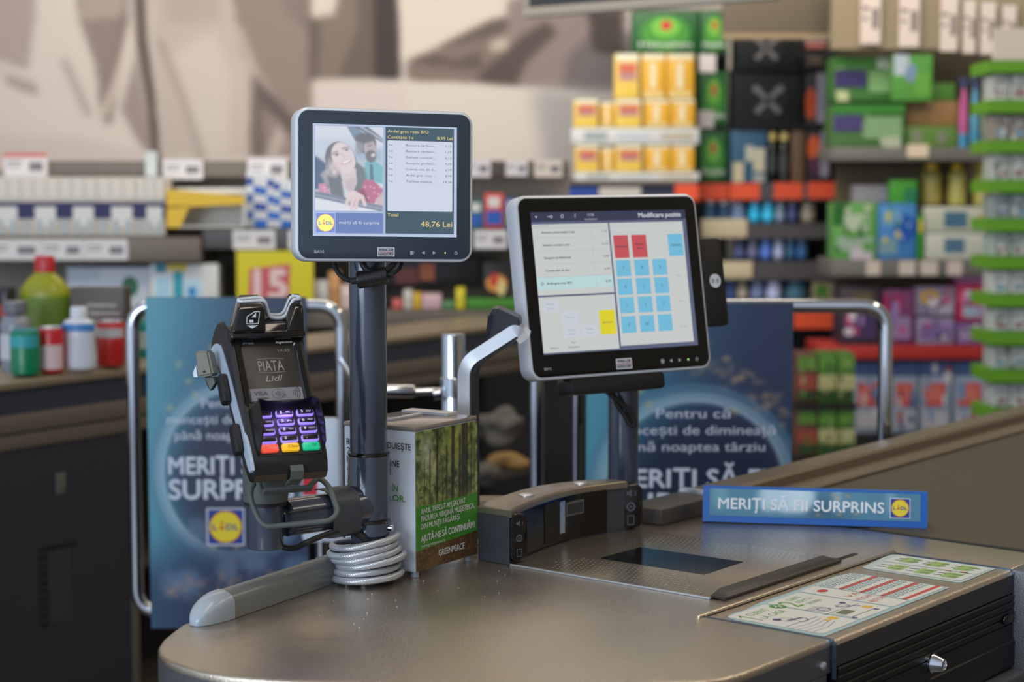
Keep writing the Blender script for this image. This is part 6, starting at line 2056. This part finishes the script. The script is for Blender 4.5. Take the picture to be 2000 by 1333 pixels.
# ---- promotional stack of yellow packs
YP = 9.05
o = thing('promotion_table', 'dark promotion table carrying the yellow pack pyramid', 'table', (at_y(1240, 380, YP).x, YP, 0))
board(o, 'table_top', 1004, 1358, 353, 360, YP - 0.02, 0.5, M_rail)
board(o, 'table_front', 1010, 1356, 360, 700, YP, 0.45, mat('front_navy', (36, 40, 56), 0.6), 0)
Yr = [(105, 193, ((1201, 1251), (1253, 1300), (1302, 1356))), (194, 249, ((1121, 1171), (1173, 1199), (1201, 1256), (1258, 1308), (1310, 1357))), (283, 336, ((1123, 1172), (1174, 1200), (1202, 1257), (1259, 1309), (1311, 1356)))]
names = ['top', 'middle', 'bottom']
for r_, (y0, y1, xs) in enumerate(Yr):
    for k, (x0, x1) in enumerate(xs):
        plain = (r_ == 0 and k > 0) or (r_ > 0 and k in (1, 3, 4))
        pt = [(0.04, 0.0, 0.96, 0.13, (230, 220, 184)), (0.34, 0.2, 0.62, 0.78, (232, 214, 170)), (0.1, .84, .9, .97, (226, 200, 130))] if plain else [(0.1, 0.18, 0.9, 0.62, (214, 160, 104)), (0.18, 0.24, 0.82, 0.42, (202, 96, 76)), (0.22, 0.44, 0.78, 0.56, (160, 120, 130)), (0.04, 0.0, 0.96, 0.15, (230, 222, 190)), (0.94, 0, 1, 1, (96, 84, 66))]
        bx('yellow_pack', '%s yellow pack from the outer end, %s pyramid row, %s' % (ORD[k], names[r_], 'plain fronted' if plain else 'with red picture'), 'pack', x0, x1, y0 if not (r_ and k == 1) else y0 + 6, y1, YP + 0.03, (226, 168, 40) if plain else (232, 196, 84), pt, 0.14, 'yellow packs in the pyramid')
for k, (y0, y1, x0) in enumerate(((250, 282, 1116), (337, 353, 1122))):
    bx('carton_tray', '%s pale carton tray carrying a row of yellow packs' % ('upper' if k == 0 else 'lower'), 'tray', x0, 1366, y0, y1, YP + 0.02, (206, 206, 200), [(0.1, 0.25, 0.28, 0.75, (150, 160, 160)), (0.36, 0.3, 0.62, 0.7, (186, 192, 196)), (0.7, 0.3, 0.95, 0.7, (186, 172, 150))], 0.18)
for k, (x0, x1, c_) in enumerate(((1006, 1060, (150, 156, 186)), (1062, 1106, (206, 196, 178)), (1108, 1168, (40, 70, 150)), (1170, 1252, (196, 190, 180)), (1254, 1316, (36, 40, 66)))):
    card('table_card', '%s printed strip along the edge of the promotion table from the outer end' % ORD[k], x0, x1, 366, 392, YP - 0.03, c_, None)
# ---- green beer crates behind and beside
YB = 9.30
o = thing('beer_stand', 'dark stand holding the green crates beside the yellow pyramid', 'stand', (at_y(1400, 300, YB).x, YB, 0))
board(o, 'stand_back', 1232, 1422, 20, 356, YB + 0.30, 0.03, M_dark, 0)
board(o, 'stand_base', 1362, 1422, 356, 900, YB, 0.28, M_dark, 0)
board(o, 'stand_shelf', 1232, 1422, 104, 110, YB + 0.005, 0.28, M_dark, 0)
board(o, 'stand_shelf', 1362, 1422, 248, 253, YB + 0.005, 0.28, M_dark, 0)


def crate(label, x0, x1, y0, y1):
    cr, w_, h_ = bx('beer_carton', label, 'carton', x0, x1, y0, y1, YB + 0.01, (26, 92, 36), [(0.12, 0.10, 0.88, 0.95, (60, 140, 38), 1), (0.28, 0.15, 0.72, 0.62, (112, 184, 60), 1), (0.42, 0.22, 0.60, 0.46, (196, 60, 44), 1)], 0.2, 'green beer cartons')
    bm = NB(); text(bm, 'Heineken', 0, h_ * .14, h_ * .13, y=-0.002, w=w_ * .8, bold=0.02)
    flat('carton_lettering', bm, pc((206, 212, 200)), cr)


crate('large green beer carton on top, beside the hanging sign', 1236, 1364, 22, 103)
crate('green beer carton at the top of the narrow column', 1368, 1422, 22, 103)
crate('green beer carton in the middle of the narrow column', 1366, 1422, 140, 247)
crate('green beer carton at the foot of the narrow column', 1364, 1421, 256, 355)
card('price_card', 'white price card hanging under the top green carton', 1366, 1398, 106, 142, YB - 0.004, (220, 212, 204), None)
card('price_card', 'white price card hanging under the middle green carton', 1364, 1394, 216, 250, YB - 0.004, (220, 212, 204), None)

# ---- dark drinks shelf
YD = 9.20
o = thing('drinks_shelf', 'tall dark shelf unit with black cartons and blue cans', 'shelf unit', (at_y(1530, 300, YD).x, YD, 0))
board(o, 'back_panel', 1434, 1640, 60, 900, YD + 0.36, 0.03, M_dark, 0)
for nm, y0, y1, m_ in (('shelf_board', 133, 137, M_dark), ('shelf_board', 246, 251, M_dark), ('price_rail', 357, 392, M_raild), ('price_rail', 437, 466, M_raild), ('price_rail', 511, 546, M_raild), ('price_rail', 592, 612, M_raild)):
    board(o, nm, 1434, 1640, y0, y1, YD, 0.34, m_, 0)


def shield(label, x0, x1, y0, y1, cut=False):
    c_, w_, h_ = bx('black_carton', label, 'carton', x0, x1, y0, y1, YD + 0.02, (9, 9, 10), (), 0.22, rough=0.7)
    bm = NB()
    r = w_ * .28
    pts_ = [(-r, h_ * (.78 if not cut else 1.0)), (r, h_ * (.78 if not cut else 1.0)), (r, h_ * .42), (r * .6, h_ * .2), (0, h_ * .08), (-r * .6, h_ * .2), (-r, h_ * .42)]
    poly(bm, pts_, -0.0004, 0)
    z_ = h_ * (.46 if not cut else .62); q = r * .62
    line2(bm, (-q, z_ - q), (q, z_ + q), r * .28, -0.0008, 1); line2(bm, (-q, z_ + q), (q, z_ - q), r * .28, -0.0008, 1)
    for sx in (-1, 1): disc(bm, sx * q, z_ + q * .95, r * .2, -0.0010, 1, 12)
    flat('shield_emblem', bm, [pc((24, 23, 24), 0.7), pc((120, 117, 114), 0.7)], c_)


shield('black carton with grey shield and crossed emblem on the upper board', 1438, 1556, 72, 132, True)
shield('black carton with grey shield and crossed emblem on the lower board', 1432, 1568, 138, 246)
for k, (x0, x1, y0, y1, c_, pt, nm) in enumerate((
        (1570, 1618, 62, 98, (70, 60, 56), [(0, 0, 1, .5, (206, 190, 186)), (0.1, .55, .9, .9, (190, 110, 100))], 'small carton with pale top at the head of the narrow side column'),
        (1570, 1616, 104, 132, (40, 36, 34), [(.2, .2, .8, .8, (96, 84, 70))], 'small dark carton under the pale topped one'),
        (1572, 1618, 140, 245, (48, 42, 42), [(0, .3, .5, .9, (196, 80, 44), 1), (.5, 0, 1, .95, (150, 146, 158))], 'carton with orange spot and grey flank beside the black cartons'),
        (1576, 1620, 254, 356, (44, 36, 40), [(0, .1, .6, .6, (214, 96, 48), 1), (.1, .5, .7, .85, (90, 40, 70), 1), (.6, 0, 1, .9, (146, 142, 158))], 'carton with orange spot and grey flank above the orange cards'))):
    bx('side_carton', nm, 'carton', x0, x1, y0, y1, YD + 0.02, c_, pt, 0.15)
bx('blue_carton', 'blue carton with cream bottles printed on it under the black cartons', 'carton', 1428, 1498, 254, 356, YD + 0.02, (46, 92, 122), [(.05, .62, .35, 1, (206, 192, 156)), (.4, .3, .62, .6, (196, 196, 176)), (.62, .35, .95, .8, (206, 196, 166)), (.62, .85, .95, 1, (170, 170, 160))], 0.18)
bt('dark_bottle', 'dark bottle with yellow neck beside the blue carton', 'bottle', 1500, 1520, 258, 356, YD + 0.02, (34, 38, 30), (206, 186, 110), (60, 66, 60), 'bottle', capw=0.8)
bt('dark_bottle', 'dark bottle with yellow neck beside the brown carton', 'bottle', 1522, 1544, 258, 356, YD + 0.02, (34, 38, 30), (212, 190, 116), (66, 70, 66), 'bottle', capw=0.8)
bx('brown_carton', 'narrow brown carton beside the dark bottles', 'carton', 1546, 1572, 254, 356, YD + 0.02, (112, 86, 62), (), 0.15)
for k, (x0, x1) in enumerate(((1318, 1364), (1366, 1424), (1426, 1484), (1512, 1568), (1578, 1634))):
    card('orange_card', '%s bright orange price card in the row above the blue cans' % ORD[k], x0, x1, 360 - k, 392 - k, (YD if k > 2 else YP - .04 if k == 0 else YB - 0.01 if k == 1 else YD) - 0.006, (230, 84, 46), None, group='orange price cards')
bx('price_card', 'broad cream price card under the first row of blue cans', 'price card', 1370, 1460, 428, 466, YD - 0.02, (206, 190, 156), (), 0.006, body='card_sheet')
bx('price_card', 'broad cream price card under the second row of blue cans', 'price card', 1408, 1470, 511, 546, YD - 0.02, (206, 190, 156), (), 0.006, body='card_sheet')
rows = [(395, 437, [(1376, 1400, (40, 70, 96)), (1402, 1428, (36, 62, 92)), (1430, 1458, (90, 110, 140)), (1464, 1486, (40, 160, 206)), (1490, 1513, (50, 166, 212)), (1516, 1534, (110, 130, 146)), (1538, 1560, (56, 60, 104)), (1566, 1594, (120, 112, 98))]),
        (466, 511, [(1434, 1456, (66, 76, 116)), (1460, 1482, (92, 96, 120)), (1486, 1508, (74, 104, 178)), (1512, 1532, (140, 150, 176)), (1536, 1554, (44, 80, 110)), (1556, 1578, (40, 76, 120))]),
        (546, 592, [(1418, 1436, (50, 70, 120)), (1440, 1462, (140, 132, 120)), (1466, 1494, (92, 106, 140)), (1498, 1528, (150, 156, 186)), (1534, 1580, (50, 84, 100))])]
for r_, (y0, y1, L_) in enumerate(rows):
    for k, (x0, x1, c_) in enumerate(L_):
        bt('drink_can', '%s can of the %s blue can row on the drinks shelf' % (ORD[k], ('upper', 'middle', 'lower')[r_]), 'can', x0, x1, y0, y1, YD + 0.02, c_, (200, 200, 206), tuple(min(255, int(v * 1.25) + 8) for v in c_), 'can', 'cans on the drinks shelf')
bx('green_carton', 'green and cream carton at the foot of the drinks shelf', 'carton', 1586, 1640, 548, 592, YD + 0.02, (140, 130, 100), [(.1, .2, .6, .8, (64, 116, 40), 1)], 0.12)
card('orange_card', 'wide bright orange card hanging below the chrome gate corner', 1550, 1650, 609, 642, YD - 0.012, (230, 84, 46), None)

# ---- header beam and hanging sign
a = at_y(1520, 40, 8.6)
o = thing('shelf_header', 'plain taupe header panel above the black cartons', 'panel', a)
bm = NB(); box(bm, -0.26, 0.26, 0, 0.04, -0.06, 0.35, bev=0.004)
obj('header_board', bm, mat('header_taupe', (104, 92, 74), 0.6), o, 30)
bm = NB(); box(bm, -0.262, 0.262, -0.004, 0.044, -0.085, -0.06)
obj('header_trim', bm, mat('header_trim', (150, 130, 98), 0.5), o, 0)
a = at_y(1255, 10, 6.0)
e2z = math.degrees(math.atan2(E2.y, E2.x))
o = thing('hanging_sign', 'dark sign board with pale frame hanging over the lane', 'sign', a, rotm(e2z))
bm = NB(); box(bm, -0.47, 0.47, 0, 0.03, 0.02, 0.50)
obj('sign_board', bm, mat('sign_dark', (58, 58, 60), 0.5), o, 0)
bm = NB(); box(bm, -0.50, 0.50, -0.004, 0.034, -0.012, 0.02, bev=0.003); box(bm, -0.50, -0.47, -0.004, 0.034, 0.02, 0.52, bev=0.003); box(bm, 0.47, 0.50, -0.004, 0.034, 0.02, 0.52, bev=0.003); box(bm, -0.47, 0.47, -0.004, 0.034, 0.50, 0.52, bev=0.003)
obj('sign_frame', bm, mat('sign_frame', (176, 166, 150), 0.45), o, 30)
for sx in (-0.35, 0.35):
    bm = NB(); cyl(bm, (sx, 0.015, 0.52), (sx, 0.015, 2.0), 0.004, 8)
    obj('hanging_rod', bm, M_alu, o)

# ---- household shelf
YK = 8.40
o = thing('household_shelf', 'tall shelf unit of household goods beside the green display', 'shelf unit', (at_y(1780, 400, YK).x, YK, 0))
M_olive = mat('panel_olive', (112, 98, 72), 0.7)
board(o, 'back_panel', 1624, 1946, -60, 900, YK + 0.40, 0.03, M_olive, 0)
board(o, 'header_rail', 1624, 2010, -60, 96, YK + 0.02, 0.06, mat('rail_beige', (150, 134, 104), 0.5), 0)
board(o, 'shelf_board', 1624, 1940, 288, 314, YK, 0.39, mat('shelf_grey', (112, 108, 100), 0.5))
board(o, 'shelf_board', 1624, 1940, 508, 540, YK, 0.39, mat('shelf_grey', (112, 108, 100), 0.5))
board(o, 'red_shelf', 1600, 1940, 676, 702, YK, 0.39, mat('shelf_red', (178, 46, 40), 0.5))
board(o, 'shelf_base', 1600, 1940, 852, 900, YK, 0.39, M_dark, 0)
for k, (x0, x1, y0, y1) in enumerate(((1680, 1721, 0, 86), (1755, 1797, 4, 92), (1836, 1872, 12, 100), (1880, 1907, 20, 104), (1914, 1946, 24, 106), (1956, 1986, 30, 108))):
    card('header_card', '%s tall white card on the header rail of the household shelf' % ORD[k], x0, x1, y0 - 20, y1, YK - 0.008, (222, 204, 190), (130, 116, 110), group='cards on the header rail')
GR = (52, 140, 40)
bx('wipes_pack', 'long green pack with purple word on the upper household shelf', 'pack', 1626, 1782, 112, 198, YK + 0.12, (66, 116, 52), mottle(31, 16, GREENS) + [(0, 0, 1, .2, (72, 140, 44)), (.02, .3, .42, .68, (60, 46, 100)), (.45, .3, .9, .8, (124, 166, 104)), (.05, .78, .2, 1, (186, 190, 140)), (.75, .8, .95, 1, (186, 190, 150)), (.55, 0, .8, .25, (190, 200, 180))], 0.2)
bx('wipes_bag', 'green bag with white and blue print lying on the long green pack', 'bag', 1744, 1822, 106, 198, YK + 0.02, (84, 150, 60), [(.02, .0, .4, .45, (180, 190, 196)), (.3, .2, .6, .6, (120, 140, 170), 1), (.55, .4, .95, .9, (100, 160, 58))], 0.07)
bx('wipes_pack', 'long green pack with purple word just above the grey shelf', 'pack', 1624, 1768, 204, 288, YK + 0.02, (72, 112, 56), mottle(32, 16, GREENS) + [(0, 0, 1, .2, (54, 124, 40)), (.02, .25, .42, .62, (66, 56, 104)), (.45, .3, .95, .8, (126, 160, 110)), (.7, .75, .95, 1, (170, 178, 150))], 0.2)
bx('cardboard_box', 'plain brown cardboard box behind the green packs', 'box', 1770, 1872, 198, 246, YK + 0.10, (158, 118, 72), (), 0.2)
bx('green_tray', 'low green tray under the brown cardboard box', 'tray', 1770, 1870, 247, 288, YK + 0.05, (92, 128, 52), [(.1, .2, .3, .8, (126, 130, 104)), (.6, .2, .8, .8, (120, 126, 100))], 0.2)
bx('green_carton', 'green carton on the brown cardboard box', 'carton', 1784, 1866, 162, 197, YK + 0.10, (84, 136, 50), [(.1, .2, .5, .8, (110, 156, 70))], 0.15)
for k, (x0, x1, c_, nm) in enumerate(((1874, 1894, (190, 90, 140), 'pink spray bottle with dark blue head on the upper household shelf'), (1896, 1916, (90, 150, 180), 'blue spray bottle between the pink and the mint ones'), (1918, 1938, (150, 190, 150), 'mint spray bottle nearest the green display'))):
    bt('spray_bottle', nm, 'bottle', x0, x1, 152, 288, YK + 0.04, c_, (54, 66, 104), (60, 140, 176), 'spray', lz=(0.0, 0.2))
card('price_card', 'cream price card at the middle of the grey shelf', 1772, 1814, 282, 308, YK - 0.006, (222, 200, 170), None)
for k, (x0, x1) in enumerate(((1802, 1846), (1854, 1892), (1904, 1940))):
    bt('spray_bottle', '%s pale yellow bottle with amber cap under the grey shelf' % ORD[k], 'bottle', x0, x1, 318, 402, YK + 0.12, (176, 160, 80) if k == 0 else (196, 186, 100), (226, 180, 20), None, 'flask', 'yellow bottles', capw=0.6)
bx('white_carton', 'upper white carton with blue word under the yellow bottles', 'carton', 1806, 1932, 404, 455, YK + 0.03, (190, 190, 170), [(.30, .2, .66, .8, (70, 110, 130)), (.85, .3, 1, .9, (206, 150, 50))], 0.2)
bx('white_carton', 'lower white carton with blue word on the second grey shelf', 'carton', 1806, 1932, 456, 508, YK + 0.03, (196, 196, 180), [(.30, .2, .62, .75, (80, 112, 136))], 0.2)
bx('soft_pack', 'green and white soft pack on the second grey shelf at the outer end', 'pack', 1626, 1714, 396, 508, YK + 0.04, (96, 156, 76), [(.0, .0, .35, .4, (30, 96, 30)), (.25, .2, .8, .5, (176, 190, 160)), (.1, .6, .9, .85, (150, 170, 150)), (.4, .8, .9, 1, (190, 180, 186))] + mottle(33, 14, GREENS), 0.16)
bx('soft_pack', 'blue soft pack between the green packs on the second grey shelf', 'pack', 1716, 1790, 398, 508, YK + 0.02, (70, 130, 190), [(.1, .1, .6, .4, (110, 160, 190)), (.4, .2, 1, .7, (28, 84, 170), 1), (.0, .65, .5, .9, (120, 150, 160))] + mottle(34, 9, [(60, 140, 90), (150, 180, 190), (30, 90, 170), (200, 190, 90)], .06, .16), 0.16)
bx('soft_pack', 'bright green soft pack in front of the white cartons', 'pack', 1792, 1804, 420, 508, YK + 0.02, (54, 146, 44), [(.1, .1, .9, .4, (206, 190, 60))], 0.12)
bx('soft_pack', 'bright green rounded pack lying on the blue pack', 'pack', 1738, 1792, 352, 398, YK + 0.05, (70, 150, 46), [(.5, .3, 1, 1, (40, 120, 80), 1)], 0.1)
bx('soft_pack', 'grey lilac pack lying behind the green packs', 'pack', 1668, 1734, 362, 396, YK + 0.08, (146, 140, 146), (), 0.1)
for k, (x0, x1) in enumerate(((1692, 1720), (1756, 1788), (1798, 1832), (1850, 1880))):
    card('price_card', '%s pale price card on the second grey shelf' % ORD[k], x0, x1, 510, 538, YK - 0.006, (206, 190, 176), None, group='cards on the second grey shelf')
for k, (x0, x1, y0, y1, c_, pt, nm) in enumerate((
        (1640, 1720, 560, 676, (58, 48, 56), [(.1, .1, .8, .4, (96, 84, 60)), (.1, .5, .9, .9, (70, 50, 90))], 'dark purple pack under the second grey shelf'),
        (1724, 1786, 566, 676, (120, 60, 100), [(0, .1, .6, .4, (160, 40, 90)), (.2, .5, .9, .9, (146, 120, 160))], 'plum pack with lilac print under the second grey shelf'),
        (1788, 1866, 560, 620, (130, 120, 140), [(.1, .1, .6, .6, (190, 150, 60), 1), (.4, .4, .95, .95, (170, 160, 176))], 'lilac pack with amber spot under the second grey shelf'),
        (1790, 1864, 622, 676, (150, 136, 166), [(.1, .2, .9, .8, (120, 100, 150))], 'lilac pack on the red shelf'),
        (1868, 1932, 556, 630, (186, 40, 90), [(.1, .2, .9, .5, (206, 90, 130)), (.2, .6, .8, .9, (150, 170, 186))], 'magenta pack next to the green display'),
        (1868, 1932, 631, 676, (120, 84, 140), [(.1, .2, .9, .8, (160, 150, 176))], 'violet pack under the magenta one'))):
    bx('fabric_pack', nm, 'pack', x0, x1, y0, y1, YK + 0.03, c_, pt + mottle(40 + k, 9, [(150, 120, 170), (190, 60, 110), (206, 190, 200), (80, 50, 90), (120, 100, 140)], .08, .3), 0.2)
bx('pink_pack', 'pink pack lying under the white cartons', 'pack', 1868, 1934, 541, 555, YK + 0.03, (196, 120, 170), (), 0.2)
for k, (x0, x1) in enumerate(((1668, 1724), (1742, 1794), (1796, 1860), (1862, 1930))):
    bx('powder_box', '%s blue white detergent box with red word below the red shelf' % ORD[k], 'box', x0, x1, 706, 852, YK + 0.03, (146, 158, 176), [(0, 0, 1, .2, (70, 90, 140)), (.12, .3, .8, .62, (196, 70, 70)), (.2, .34, .7, .56, (206, 110, 100)), (.1, .7, .9, .92, (180, 176, 182))] + mottle(50 + k, 7, [(60, 80, 130), (196, 196, 204), (150, 60, 64), (120, 140, 170)], .08, .26), 0.2, 'detergent boxes')
# green beer can trays at the end of the aisle
YG = 7.6
o = thing('can_pallet', 'low dark pallet stand under the green can trays', 'stand', (at_y(1612, 900, YG).x, YG, 0))
board(o, 'stand_body', 1548, 1676, 898, 1100, YG, 0.3, M_dark, 0)
board(o, 'stand_shelf', 1548, 1676, 792, 800, YG, 0.3, M_dark, 0)
for r_, (y0, y1) in enumerate(((692, 792), (800, 898))):
    for k, (x0, x1) in enumerate(((1556, 1596), (1598, 1634), (1636, 1670))):
        bx('can_tray', '%s green tray with cream band in the %s row behind the chrome gate' % (ORD[k], 'upper' if r_ == 0 else 'lower'), 'tray', x0, x1, y0, y1, YG + 0.02, (70, 112, 40) if k else (96, 60, 50), [(.05, .05, .95, .3, (96, 146, 52)), (0, .42, 1, .72, (186, 180, 126) if k else (150, 70, 56)), (.1, .76, .9, .95, (40, 66, 30))] + mottle(80 + r_ * 3 + k, 8, [(120, 150, 70), (40, 70, 30), (170, 160, 110), (90, 120, 50)], .06, .2), 0.2, 'green can trays')
# ---- bright green display at the frame's edge
YL = 7.2
o = thing('green_display', 'tall display with lime green shelves filled with white packs', 'display stand', (at_y(1985, 400, YL).x, YL, 0))
M_lime = mat('lime_board', (98, 158, 24), 0.5)
board(o, 'rear_board', 1936, 2080, 60, 1000, YL + 0.30, 0.02, M_lime, 0)
board(o, 'header_card', 1940, 2080, 55, 117, YL, 0.02, pc((222, 206, 188)), 0)
ys = [118, 196, 274, 352, 428, 502, 576, 650, 724, 800]
for k, y in enumerate(ys):
    board(o, 'lime_shelf', 1932, 2080, y, y + 24, YL, 0.29, M_lime, 0)
for k in range(len(ys) - 1):
    y0, y1 = ys[k] + 28, ys[k + 1]
    c_ = [(196, 196, 190), (150, 140, 130), (186, 190, 182), (150, 160, 160), (170, 186, 176), (206, 206, 200), (196, 200, 196), (190, 196, 190), (196, 196, 196)][k]
    for j, (x0, x1) in enumerate(((1938, 1972), (1974, 2010))):
        bx('white_pack', '%s white pack on the %s lime shelf counted from the top' % (('outer', 'inner')[1 - j], ORD[k]), 'pack', x0, x1, y0, y1, YL + 0.03, c_, [(.1, .2, .9, .4, tuple(int(v * .86) for v in c_)), (.2, .6, .8, .85, (120, 150, 170) if k % 2 else (150, 110, 110))] + mottle(60 + k * 2 + j, 6, [(220, 220, 214), (120, 120, 116), (160, 150, 140), (206, 210, 210)], .1, .3), 0.15, 'packs in the lime display')
